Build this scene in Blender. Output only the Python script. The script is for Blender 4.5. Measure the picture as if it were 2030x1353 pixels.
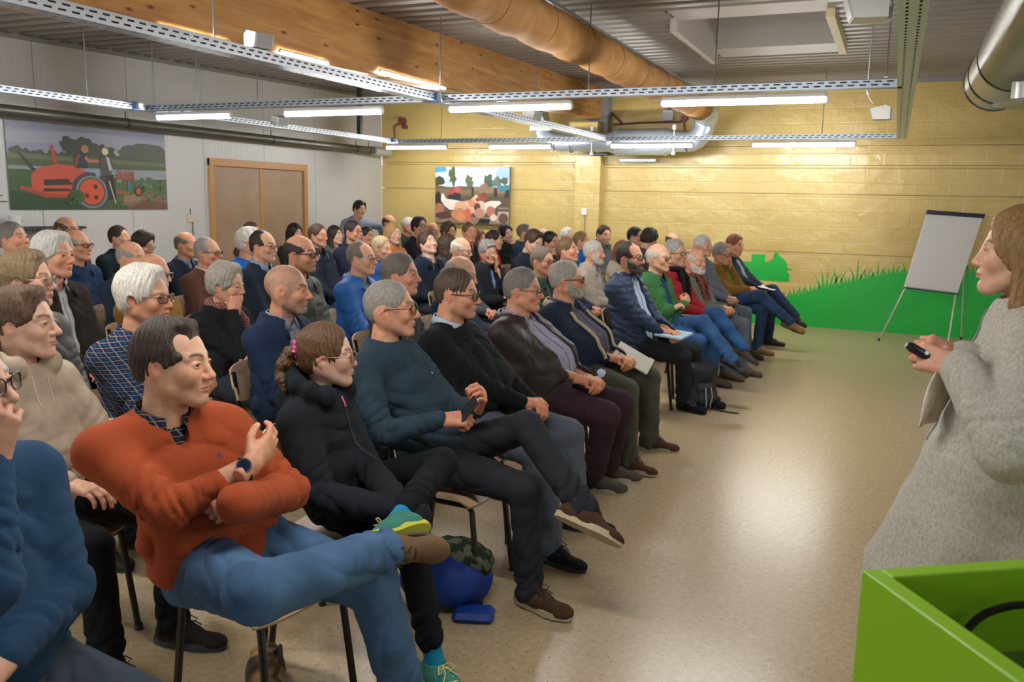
import bpy, bmesh, math, random
import numpy as np
from mathutils import Vector, Matrix

for _o in list(bpy.data.objects):
    bpy.data.objects.remove(_o)
SC = bpy.context.scene
COL = SC.collection

# ------------------------------------------------------------------ camera, world, exposure
cam_d = bpy.data.cameras.new('camera')
cam = bpy.data.objects.new('camera', cam_d)
COL.objects.link(cam)
SC.camera = cam
cam_d.sensor_width = 36.0
cam_d.lens = 29.864
cam_d.clip_start = 0.05
cam_d.clip_end = 60
R_ = Matrix(((0.91310778, -0.08444174, 0.39887813), (0.40723344, 0.14119212, -0.90234456), (0.0198771, 0.98637436, 0.16331113)))
cam.matrix_world = Matrix.Translation((0, 0, 1.68)) @ R_.to_4x4()
cam_d.dof.use_dof = True
cam_d.dof.focus_distance = 3.3
cam_d.dof.aperture_fstop = 6.3

W = bpy.data.worlds.new('world')
SC.world = W
W.use_nodes = True
W.node_tree.nodes['Background'].inputs[0].default_value = (0.60, 0.74, 1.0, 1)
W.node_tree.nodes['Background'].inputs[1].default_value = 1.6
SC.view_settings.view_transform = 'Standard'
SC.view_settings.look = 'None'
SC.view_settings.gamma = 1.0
SC.view_settings.use_curve_mapping = False
SC.view_settings.exposure = 0.28
SC.cycles.use_denoising = True
SC.cycles.max_bounces = 6
SC.cycles.diffuse_bounces = 4
SC.cycles.glossy_bounces = 3
SC.cycles.transmission_bounces = 4
SC.cycles.transparent_max_bounces = 8
SC.cycles.caustics_reflective = False
SC.cycles.caustics_refractive = False
SC.cycles.sample_clamp_indirect = 6.0
LAMP_STRENGTH = 118.0
LAMP_COLOR = (1.0, 0.98, 0.95)

# ------------------------------------------------------------------ materials
MATS = {}
def nt(m):
    return m.node_tree.nodes, m.node_tree.links
def base_mat(name, color=(0.5, 0.5, 0.5), rough=0.5, metal=0.0, spec=0.5, coat=0.0, sheen=0.0):
    m = bpy.data.materials.new(name)
    m.use_nodes = True
    b = m.node_tree.nodes['Principled BSDF']
    b.inputs['Base Color'].default_value = (*color, 1)
    b.inputs['Roughness'].default_value = rough
    b.inputs['Metallic'].default_value = metal
    b.inputs['Specular IOR Level'].default_value = spec
    b.inputs['Coat Weight'].default_value = coat
    b.inputs['Sheen Weight'].default_value = sheen
    return m, b
def tex_coord(n, l, scale=(1, 1, 1), kind='Object'):
    tc = n.new('ShaderNodeTexCoord'); mp = n.new('ShaderNodeMapping')
    mp.inputs['Scale'].default_value = scale
    l.new(tc.outputs[kind], mp.inputs['Vector'])
    return mp.outputs['Vector']
def add_noise_bump(m, b, scale=60, strength=0.2, dist=0.002, stretch=(1, 1, 1), detail=3):
    n, l = nt(m)
    v = tex_coord(n, l, stretch)
    t = n.new('ShaderNodeTexNoise'); t.inputs['Scale'].default_value = scale; t.inputs['Detail'].default_value = detail
    l.new(v, t.inputs['Vector'])
    bp = n.new('ShaderNodeBump'); bp.inputs['Strength'].default_value = strength; bp.inputs['Distance'].default_value = dist
    l.new(t.outputs['Fac'], bp.inputs['Height']); l.new(bp.outputs['Normal'], b.inputs['Normal'])
    return t, v, bp
def vary(m, b, c1, c2, scale=8, stretch=(1, 1, 1), detail=4, p=(0.35, 0.65)):
    n, l = nt(m)
    v = tex_coord(n, l, stretch)
    t = n.new('ShaderNodeTexNoise'); t.inputs['Scale'].default_value = scale; t.inputs['Detail'].default_value = detail
    l.new(v, t.inputs['Vector'])
    r = n.new('ShaderNodeValToRGB')
    r.color_ramp.elements[0].position = p[0]; r.color_ramp.elements[1].position = p[1]
    r.color_ramp.elements[0].color = (*c1, 1); r.color_ramp.elements[1].color = (*c2, 1)
    l.new(t.outputs['Fac'], r.inputs['Fac']); l.new(r.outputs['Color'], b.inputs['Base Color'])
    return r
def mat(name, color, rough=0.5, metal=0.0, spec=0.5, bump=None, coat=0.0):
    key = (name, tuple(color), rough, metal)
    if key in MATS: return MATS[key]
    m, b = base_mat(name, color, rough, metal, spec, coat)
    if bump: add_noise_bump(m, b, *bump)
    MATS[key] = m
    return m
def lin(h):
    h = h.lstrip('#')
    c = [int(h[i:i + 2], 16) / 255 for i in (0, 2, 4)]
    return tuple(x / 12.92 if x <= 0.04045 else ((x + 0.055) / 1.055) ** 2.4 for x in c)
def mul(c, f): return tuple(min(1, x * f) for x in c)
def mix(a, b, t): return tuple(x * (1 - t) + y * t for x, y in zip(a, b))

def fabric(kind, color):
    key = ('fab', kind, tuple(round(c, 4) for c in color))
    if key in MATS: return MATS[key]
    if kind == 'leather':
        m, b = base_mat('leather', color, 0.5, spec=0.3)
        add_noise_bump(m, b, 90, 0.35, 0.002)
    elif kind == 'nylon':
        m, b = base_mat('nylon_fabric', color, 0.55, spec=0.35)
        add_noise_bump(m, b, 25, 0.35, 0.004, detail=5)
    elif kind == 'denim':
        m, b = base_mat('denim', color, 0.85, spec=0.2)
        vary(m, b, mul(color, 0.78), mul(color, 1.3), 9, detail=6)
        add_noise_bump(m, b, 260, 0.35, 0.002, detail=2)
    elif kind == 'plaid':
        m, b = base_mat('plaid_cloth', color, 0.85, spec=0.2)
        n, l = nt(m)
        v = tex_coord(n, l, (1, 1, 1))
        def stripes(axis, scale, lo, hi):
            w = n.new('ShaderNodeTexWave'); w.wave_type = 'BANDS'; w.bands_direction = axis
            w.inputs['Scale'].default_value = scale; w.inputs['Distortion'].default_value = 1.2
            w.inputs['Detail'].default_value = 1; w.inputs['Detail Scale'].default_value = 1.5
            l.new(v, w.inputs['Vector'])
            r = n.new('ShaderNodeMapRange'); r.inputs[1].default_value = lo; r.inputs[2].default_value = hi
            l.new(w.outputs['Fac'], r.inputs[0]); return r.outputs[0]
        def mixc(f, a, c):
            x = n.new('ShaderNodeMix'); x.data_type = 'RGBA'
            l.new(f, x.inputs[0])
            if isinstance(a, tuple): x.inputs[6].default_value = (*a, 1)
            else: l.new(a, x.inputs[6])
            x.inputs[7].default_value = (*c, 1)
            return x.outputs[2]
        dark = mul(color, 0.35)
        o = mixc(stripes('DIAGONAL', 24, 0.5, 0.62), color, dark)
        o = mixc(stripes('Z', 36, 0.55, 0.66), o, dark)
        o = mixc(stripes('Z', 18.0, 0.965, 0.99), o, (0.36, 0.24, 0.10))
        o = mixc(stripes('DIAGONAL', 12, 0.97, 0.995), o, (0.25, 0.25, 0.24))
        l.new(o, b.inputs['Base Color'])
    elif kind == 'knit':
        m, b = base_mat('knitwear', color, 0.92, spec=0.12, sheen=0.05)
        add_noise_bump(m, b, 330, 0.6, 0.002, (1, 1, 0.35), 2)
    elif kind == 'marl':
        m, b = base_mat('marled_wool', color, 0.95, spec=0.08, sheen=0.15)
        vary(m, b, mul(color, 0.76), mul(color, 1.08), 130, (1, 1, 0.6), 5, (0.3, 0.62))
        add_noise_bump(m, b, 160, 0.5, 0.003, detail=3)
    elif kind == 'camo':
        m, b = base_mat('patterned_cloth', color, 0.9, spec=0.1)
        vary(m, b, (0.02, 0.03, 0.02), color, 30, p=(0.48, 0.52))
    else:
        m, b = base_mat('cloth', color, 0.88, spec=0.18)
        vary(m, b, mul(color, 0.88), mul(color, 1.1), 14)
        add_noise_bump(m, b, 220, 0.3, 0.0015, detail=2)
    MATS[key] = m
    return m

def skin_mat():
    if 'skin' in MATS: return MATS['skin']
    m, b = base_mat('skin', (0.6, 0.4, 0.3), 0.48, spec=0.4)
    n, l = nt(m)
    a = n.new('ShaderNodeAttribute'); a.attribute_name = 'Col'
    t, v, bp = add_noise_bump(m, b, 240, 0.22, 0.001, detail=3)
    t2 = n.new('ShaderNodeTexNoise'); t2.inputs['Scale'].default_value = 30; t2.inputs['Detail'].default_value = 5
    l.new(v, t2.inputs['Vector'])
    mr = n.new('ShaderNodeMapRange'); mr.inputs[3].default_value = 0.84; mr.inputs[4].default_value = 1.12
    mr.inputs[1].default_value = 0.3; mr.inputs[2].default_value = 0.7
    l.new(t2.outputs['Fac'], mr.inputs[0])
    mx = n.new('ShaderNodeVectorMath'); mx.operation = 'SCALE'
    l.new(a.outputs['Color'], mx.inputs[0]); l.new(mr.outputs[0], mx.inputs['Scale'])
    l.new(mx.outputs[0], b.inputs['Base Color'])
    MATS['skin'] = m
    return m
def hair_mat(color):
    key = ('hair', tuple(round(c, 3) for c in color))
    if key in MATS: return MATS[key]
    m, b = base_mat('hair', color, 0.55, spec=0.35)
    n, l = nt(m)
    v = tex_coord(n, l, (1, 1, 0.25))
    t = n.new('ShaderNodeTexNoise'); t.inputs['Scale'].default_value = 170; t.inputs['Detail'].default_value = 4
    t.inputs['Distortion'].default_value = 0.6
    l.new(v, t.inputs['Vector'])
    r = n.new('ShaderNodeValToRGB')
    r.color_ramp.elements[0].position = 0.34; r.color_ramp.elements[1].position = 0.68
    r.color_ramp.elements[0].color = (*mul(color, 0.5 if sum(color) < 0.22 else 0.68), 1); r.color_ramp.elements[1].color = (*mul(color, 1.4 if sum(color) < 0.22 else 1.2), 1)
    l.new(t.outputs['Fac'], r.inputs['Fac']); l.new(r.outputs['Color'], b.inputs['Base Color'])
    bp = n.new('ShaderNodeBump'); bp.inputs['Strength'].default_value = 0.7; bp.inputs['Distance'].default_value = 0.003
    l.new(t.outputs['Fac'], bp.inputs['Height']); l.new(bp.outputs['Normal'], b.inputs['Normal'])
    MATS[key] = m
    return m

# ------------------------------------------------------------------ mesh helpers
def mesh_np(name, V, Fq, smooth=True, col=None, mats=None, mi=None):
    """V (n,3), Fq (m,4) or (m,3) int arrays -> mesh"""
    me = bpy.data.meshes.new(name)
    V = np.asarray(V, np.float32); Fq = np.asarray(Fq, np.int32)
    k = Fq.shape[1]
    me.vertices.add(len(V)); me.vertices.foreach_set('co', V.ravel())
    me.loops.add(Fq.size); me.loops.foreach_set('vertex_index', Fq.ravel())
    me.polygons.add(len(Fq)); me.polygons.foreach_set('loop_start', np.arange(0, Fq.size, k, dtype=np.int32))
    if smooth: me.polygons.foreach_set('use_smooth', np.ones(len(Fq), bool))
    for m in (mats or []): me.materials.append(m)
    if mi is not None: me.polygons.foreach_set('material_index', np.asarray(mi, np.int32))
    me.update(calc_edges=True)
    if col is not None:
        a = me.color_attributes.new('Col', 'FLOAT_COLOR', 'POINT')
        c = np.ones((len(V), 4), np.float32); c[:, :3] = col
        a.data.foreach_set('color', c.ravel())
    return me
def link(name, me, parent=None, loc=(0, 0, 0), m=None):
    o = bpy.data.objects.new(name, me)
    COL.objects.link(o)
    o.location = loc
    if parent: o.parent = parent
    if m is not None and not me.materials: me.materials.append(m)
    return o
def thing(name, label, cat, loc=(0, 0, 0), rot=(0, 0, 0), group=None):
    o = bpy.data.objects.new(name, None); COL.objects.link(o)
    o.empty_display_size = 0.1
    o.location = loc; o.rotation_euler = rot
    o['label'] = label; o['category'] = cat
    if group: o['group'] = group
    return o
def tag(o, label, cat, group=None):
    o['label'] = label; o['category'] = cat
    if group: o['group'] = group
    return o
def struct(o): o['kind'] = 'structure'; return o

class MB:
    """collects simple shapes into one mesh"""
    def __init__(s): s.v = []; s.f = []; s.mi = []
    def add(s, vs, fs, mi=0):
        b = len(s.v); s.v += [tuple(v) for v in vs]
        s.f += [tuple(b + i for i in f) for f in fs]; s.mi += [mi] * len(fs); return s
    def box(s, lo, hi, mi=0, M=None, bev=0.0):
        x0, y0, z0 = lo; x1, y1, z1 = hi
        if bev > 0:
            b = bev
            vs = []
            for (sx, sy, sz) in [(0,0,0),(1,0,0),(1,1,0),(0,1,0),(0,0,1),(1,0,1),(1,1,1),(0,1,1)]:
                cx = (x0, x1)[sx]; cy = (y0, y1)[sy]; cz = (z0, z1)[sz]
                dx = b if sx == 0 else -b; dy = b if sy == 0 else -b; dz = b if sz == 0 else -b
                vs += [(cx, cy + dy, cz + dz), (cx + dx, cy, cz + dz), (cx + dx, cy + dy, cz)]
            fs = []
            c = lambda i, a: i * 3 + a
            # faces: a=0 x-face, 1 y-face, 2 z-face
            fs += [(c(0,0), c(4,0), c(7,0), c(3,0)), (c(1,0), c(2,0), c(6,0), c(5,0))]
            fs += [(c(0,1), c(1,1), c(5,1), c(4,1)), (c(3,1), c(7,1), c(6,1), c(2,1))]
            fs += [(c(0,2), c(3,2), c(2,2), c(1,2)), (c(4,2), c(5,2), c(6,2), c(7,2))]
            for (i, j, a, d) in [(0,4,0,1),(1,5,1,0),(2,6,0,1),(3,7,1,0),(0,1,1,2),(3,2,2,1),(4,5,2,1),(7,6,1,2),(0,3,2,0),(1,2,0,2),(4,7,0,2),(5,6,2,0)]:
                fs.append((c(i,a), c(i,d), c(j,d), c(j,a)))
            for i, fl in enumerate([0,1,0,1,1,0,1,0]):
                t = (c(i,0), c(i,1), c(i,2)); fs.append(t if fl else t[::-1])
        else:
            vs = [(x0,y0,z0),(x1,y0,z0),(x1,y1,z0),(x0,y1,z0),(x0,y0,z1),(x1,y0,z1),(x1,y1,z1),(x0,y1,z1)]
            fs = [(0,3,2,1),(4,5,6,7),(0,1,5,4),(1,2,6,5),(2,3,7,6),(3,0,4,7)]
        if M is not None: vs = [tuple(M @ Vector(v)) for v in vs]
        return s.add(vs, fs, mi)
    def tube(s, pts, r, n=8, mi=0, caps=True, closed=False):
        pts = [Vector(p) for p in pts]; N = len(pts)
        rr = r if isinstance(r, (list, tuple)) else [r] * N
        vs = []; prev = None
        for i, p in enumerate(pts):
            if closed: t = pts[(i + 1) % N] - pts[i - 1]
            else: t = pts[min(i + 1, N - 1)] - pts[max(i - 1, 0)]
            t.normalize()
            if prev is None:
                a = Vector((0, 0, 1)) if abs(t.z) < 0.9 else Vector((1, 0, 0))
                u = t.cross(a).normalized()
            else:
                u = (prev - t * prev.dot(t)).normalized()
            prev = u; w = t.cross(u)
            for k in range(n):
                a = 2 * math.pi * k / n
                vs.append(tuple(p + (u * math.cos(a) + w * math.sin(a)) * rr[i]))
        fs = []
        for i in range(N if closed else N - 1):
            j = (i + 1) % N
            for k in range(n):
                k2 = (k + 1) % n
                fs.append((i*n+k, i*n+k2, j*n+k2, j*n+k))
        if caps and not closed:
            fs.append(tuple(range(n))[::-1]); fs.append(tuple((N-1)*n + k for k in range(n)))
        return s.add(vs, fs, mi)
    def prism(s, poly, a, b, axis='y', mi=0):
        """2D polygon extruded from a to b along axis"""
        n = len(poly)
        def P(p, t):
            if axis == 'y': return (p[0], t, p[1])
            if axis == 'x': return (t, p[0], p[1])
            return (p[0], p[1], t)
        vs = [P(p, a) for p in poly] + [P(p, b) for p in poly]
        fs = [tuple(range(n)), tuple(range(2*n-1, n-1, -1))]
        for i in range(n):
            j = (i + 1) % n
            fs.append((i, i + n, j + n, j))
        return s.add(vs, fs, mi)
    def lathe(s, prof, n=20, M=None, mi=0):
        vs = []; fs = []
        for (r, z) in prof:
            for k in range(n):
                a = 2*math.pi*k/n; vs.append((r*math.cos(a), r*math.sin(a), z))
        for i in range(len(prof)-1):
            for k in range(n):
                k2 = (k+1) % n
                fs.append((i*n+k, i*n+k2, (i+1)*n+k2, (i+1)*n+k))
        if M is not None: vs = [tuple(M @ Vector(v)) for v in vs]
        return s.add(vs, fs, mi)
    def mesh(s, name, mats=(), smooth=False):
        me = bpy.data.meshes.new(name)
        me.from_pydata(s.v, [], s.f)
        for m in mats: me.materials.append(m)
        for p, i in zip(me.polygons, s.mi):
            p.material_index = i; p.use_smooth = smooth
        bm = bmesh.new(); bm.from_mesh(me); bmesh.ops.recalc_face_normals(bm, faces=bm.faces); bm.to_mesh(me); bm.free()
        if smooth:
            try: me.set_sharp_from_angle(angle=math.radians(40))
            except Exception: pass
        return me
    def build(s, name, mats, parent=None, smooth=False, loc=(0, 0, 0)):
        if not isinstance(mats, (list, tuple)): mats = [mats]
        return link(name, s.mesh(name, mats, smooth), parent, loc)

# ------------------------------------------------------------------ signed-distance modelling (organic shapes)
class Grid:
    def __init__(s, lo, hi, h):
        s.lo = np.asarray(lo, np.float32); s.h = h
        s.n = (np.ceil((np.asarray(hi) - s.lo) / h).astype(int) + 1)
        s.ax = [s.lo[i] + h * np.arange(s.n[i], dtype=np.float32) for i in range(3)]
        s.v = np.full(s.n, 1.0, np.float32)
    def sl(s, lo, hi, m):
        out = []
        for i in range(3):
            a = int(np.clip(math.floor((lo[i] - m - s.lo[i]) / s.h), 0, s.n[i]))
            b = int(np.clip(math.ceil((hi[i] + m - s.lo[i]) / s.h) + 1, 0, s.n[i]))
            out.append(slice(a, b))
        return tuple(out)
    def op(s, fn, lo, hi, k=0.01, mode='u'):
        sl = s.sl(lo, hi, k + 0.012)
        V = s.v[sl]
        if V.size == 0: return
        X = s.ax[0][sl[0]][:, None, None]; Y = s.ax[1][sl[1]][None, :, None]; Z = s.ax[2][sl[2]][None, None, :]
        d = fn(X, Y, Z)
        if mode == 'u':
            h = np.maximum(k - np.abs(V - d), 0) / k
            V[...] = np.minimum(V, d) - h * h * k * 0.25
        elif mode == 's':
            d = -d
            h = np.maximum(k - np.abs(V - d), 0) / k
            V[...] = np.maximum(V, d) + h * h * k * 0.25
    def ell(s, c, r, k=0.01, mode='u', R=None):
        c = np.asarray(c, float); r = np.asarray(r, float); m = max(r)
        def fn(X, Y, Z):
            x, y, z = X - c[0], Y - c[1], Z - c[2]
            if R is not None:
                x, y, z = (R[0][0]*x + R[0][1]*y + R[0][2]*z, R[1][0]*x + R[1][1]*y + R[1][2]*z, R[2][0]*x + R[2][1]*y + R[2][2]*z)
            a, b, e = x / r[0], y / r[1], z / r[2]
            k0 = np.sqrt(a*a + b*b + e*e) + 1e-6
            k1 = np.sqrt((a/r[0])**2 + (b/r[1])**2 + (e/r[2])**2) + 1e-6
            return k0 * (k0 - 1) / k1
        if R is None: s.op(fn, c - r, c + r, k, mode)
        else: s.op(fn, c - m, c + m, k, mode)
    def cone(s, a, b, ra, rb, k=0.01, mode='u', fold=None, flat=None):
        a = np.asarray(a, float); b = np.asarray(b, float); ab = b - a; L2 = max(ab @ ab, 1e-9)
        m = max(ra, rb) * (flat[1] if flat else 1.0) + (abs(fold[0]) * 2 if fold else 0)
        def fn(X, Y, Z):
            x, y, z = X - a[0], Y - a[1], Z - a[2]
            t = np.clip((x*ab[0] + y*ab[1] + z*ab[2]) / L2, 0, 1)
            qx, qy, qz = x - t*ab[0], y - t*ab[1], z - t*ab[2]
            if flat:
                f, sc = flat
                c = qx*f[0] + qy*f[1] + qz*f[2]
                c2 = c * (1.0/sc - 1.0)
                qx = qx + c2*f[0]; qy = qy + c2*f[1]; qz = qz + c2*f[2]
            d = np.sqrt(qx*qx + qy*qy + qz*qz) - (ra + (rb - ra) * t)
            if fold is not None:
                amp, n, ph, where = fold
                L = math.sqrt(L2)
                w = 1.0 if where is None else np.exp(-((t - where[0]) / where[1])**2) + 0.3
                u = np.sin(math.pi*n*t + ph + 17*qx + 31*qz + 1.5*np.sin(26*qy + 17*qx + 5*t + ph) + 0.9*np.sin(9*t + ph*2.1))
                u2 = np.sin(math.pi*n*1.9*t - ph*1.7 + 33*qy - 21*qz + ph + 1.3*np.sin(7*t + 20*qx))
                d = d + amp * w * (0.62 - 1.15*np.abs(u)**0.65 + 0.55 - 0.75*np.abs(u2)**0.7)
            return d
        s.op(fn, np.minimum(a, b) - m, np.maximum(a, b) + m, k, mode)
    def sweep(s, pts, wd, Sx, Fw, k=0.02, mode='u', grow=0.0, disp=None):
        """elliptic cross-sections (half width, half depth) along a polyline"""
        P = [np.asarray(p, float) for p in pts]
        mw = max(max(a, b) for a, b in wd) + grow + 0.02
        lo = np.min(P, axis=0) - mw; hi = np.max(P, axis=0) + mw
        def fn(X, Y, Z):
            best = None
            for i in range(len(P) - 1):
                a, b = P[i], P[i+1]; ab = b - a; L = math.sqrt(ab @ ab); e = ab / L
                f = Fw - e * (Fw @ e); f = f / np.linalg.norm(f)
                x, y, z = X - a[0], Y - a[1], Z - a[2]
                tt = x*e[0] + y*e[1] + z*e[2]
                t = np.clip(tt / L, 0, 1); over = tt - t * L
                u = x*Sx[0] + y*Sx[1] + z*Sx[2]
                v = x*f[0] + y*f[1] + z*f[2]
                w = wd[i][0] + (wd[i+1][0] - wd[i][0]) * t + grow
                dd = wd[i][1] + (wd[i+1][1] - wd[i][1]) * t + grow
                c = 0.6 * np.minimum(w, dd)
                k0 = (np.abs(u / w)**2.4 + np.abs(v / dd)**2.4 + np.abs(over / c)**2.4)**(1/2.4)
                d = (k0 - 1) * np.minimum(w, dd)
                if best is None: best = d
                else:
                    h = np.maximum(0.03 - np.abs(best - d), 0) / 0.03
                    best = np.minimum(best, d) - h*h*0.0075
            if disp is not None: best = best + disp(X, Y, Z)
            return best
        s.op(fn, lo, hi, k, mode)
    def disp(s, fn, band=0.05):
        m = np.abs(s.v) < band
        idx = np.nonzero(m)
        if len(idx[0]) == 0: return
        P = [s.ax[i][idx[i]] for i in range(3)]
        s.v[idx] += fn(*P)
    def clip_plane(s, p, n):
        """remove everything on the +n side of the plane"""
        X = s.ax[0][:, None, None]; Y = s.ax[1][None, :, None]; Z = s.ax[2][None, None, :]
        d = (X - p[0])*n[0] + (Y - p[1])*n[1] + (Z - p[2])*n[2]
        np.maximum(s.v, d, out=s.v)
    def mesh(s):
        v = s.v
        v[0] = v[-1] = 1; v[:, 0] = v[:, -1] = 1; v[:, :, 0] = v[:, :, -1] = 1
        ins = v < 0
        c = ins[:-1].astype(np.int8) + ins[1:]
        c = c[:, :-1] + c[:, 1:]
        c = c[:, :, :-1] + c[:, :, 1:]
        act = (c > 0) & (c < 8)
        I, J, K = np.nonzero(act)
        N = len(I)
        if N == 0: return np.zeros((0, 3)), np.zeros((0, 4), int)
        idm = np.full(act.shape, -1, np.int32); idm[I, J, K] = np.arange(N)
        cv = {}
        for a in (0, 1):
            for b in (0, 1):
                for e in (0, 1): cv[(a, b, e)] = v[I + a, J + b, K + e]
        acc = np.zeros((N, 3)); cnt = np.zeros(N)
        for (p, q) in [((0,0,0),(1,0,0)),((0,1,0),(1,1,0)),((0,0,1),(1,0,1)),((0,1,1),(1,1,1)),((0,0,0),(0,1,0)),((1,0,0),(1,1,0)),((0,0,1),(0,1,1)),((1,0,1),(1,1,1)),((0,0,0),(0,0,1)),((1,0,0),(1,0,1)),((0,1,0),(0,1,1)),((1,1,0),(1,1,1))]:
            A, B = cv[p], cv[q]; m = (A < 0) != (B < 0)
            t = np.where(m, A / np.where(m, A - B, 1), 0)
            for ax in range(3):
                acc[:, ax] += np.where(m, p[ax] + t * (q[ax] - p[ax]), 0)
            cnt += m
        acc /= cnt[:, None]
        V = s.lo + (np.stack([I, J, K], 1) + acc) * s.h
        Fs = []
        for ax in range(3):
            o = [(1, 2), (2, 0), (0, 1)][ax]
            sl0 = [slice(1, -1)] * 3; sl0[ax] = slice(0, -1); sl1 = list(sl0); sl1[ax] = slice(1, None)
            a = ins[tuple(sl0)]; b = ins[tuple(sl1)]
            G = np.nonzero(a != b)
            base = [g.copy() for g in G]
            for q in o: base[q] = base[q] + 1
            sg = a[G]
            def cell(d1, d2):
                idx = [base[0].copy(), base[1].copy(), base[2].copy()]
                idx[o[0]] = idx[o[0]] - d1; idx[o[1]] = idx[o[1]] - d2
                return idm[idx[0], idx[1], idx[2]]
            q = np.stack([cell(1, 1), cell(0, 1), cell(0, 0), cell(1, 0)], 1)
            q[~sg] = q[~sg][:, ::-1]
            Fs.append(q)
        Fq = np.concatenate(Fs)
        Fq = Fq[(Fq >= 0).all(1)]
        return V, Fq
def drop_small(V, Fq, frac=0.15):
    """keep only the connected pieces that are a fair share of the whole"""
    n = len(V)
    if n == 0: return V, Fq
    lab = np.arange(n)
    e = np.concatenate([Fq[:, [0, 1]], Fq[:, [1, 2]], Fq[:, [2, 3]]])
    for _ in range(400):
        m = np.minimum(lab[e[:, 0]], lab[e[:, 1]])
        new = lab.copy()
        np.minimum.at(new, e[:, 0], m); np.minimum.at(new, e[:, 1], m)
        new = new[new]
        if (new == lab).all(): break
        lab = new
    u, c = np.unique(lab, return_counts=True)
    keep = np.isin(lab, u[c >= frac * c.max()])
    idx = np.cumsum(keep) - 1
    Fq = Fq[keep[Fq].all(1)]
    return V[keep], idx[Fq]
# ------------------------------------------------------------------ people: heads, hair, hands, shoes
_cache = {}
def wob(P, s, seed, amp):
    """smooth pseudo noise"""
    r = np.random.RandomState(seed); out = 0
    for i in range(4):
        k = r.normal(size=3); k = k / np.linalg.norm(k) * s * (1 + 0.5*i)
        k2 = r.normal(size=3) * s * 0.6
        out = out + np.sin(P[0]*k[0] + P[1]*k[1] + P[2]*k[2] + r.uniform(0, 6) + 1.1*np.sin(P[0]*k2[0] + P[1]*k2[1] + P[2]*k2[2])) / (1 + 0.4*i)
    return out * amp / 2.2
HEADS = {  # face width, jaw width, nose, cheek, brow, age sag, neck radius
    'man': dict(fw=1.0, jaw=1.0, nose=1.0, brow=1.0, neck=0.057, lip=1.0),
    'lean': dict(fw=0.93, jaw=0.92, nose=1.12, brow=1.15, neck=0.052, lip=0.85),
    'round': dict(fw=1.09, jaw=1.13, nose=1.05, brow=0.9, neck=0.066, lip=0.9),
    'woman': dict(fw=0.93, jaw=0.86, nose=0.85, brow=0.45, neck=0.046, lip=1.15),
    'child': dict(fw=0.95, jaw=0.84, nose=0.75, brow=0.3, neck=0.042, lip=1.1),
}
def head_geo(kind, res):
    key = ('head', kind, res)
    if key in _cache: return _cache[key]
    g = Grid((-0.125, -0.105, -0.21), (0.135, 0.105, 0.132), res)
    head_field(g, kind, res)
    V, Fq = g.mesh()
    _cache[key] = (V, Fq)
    return V, Fq
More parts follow.
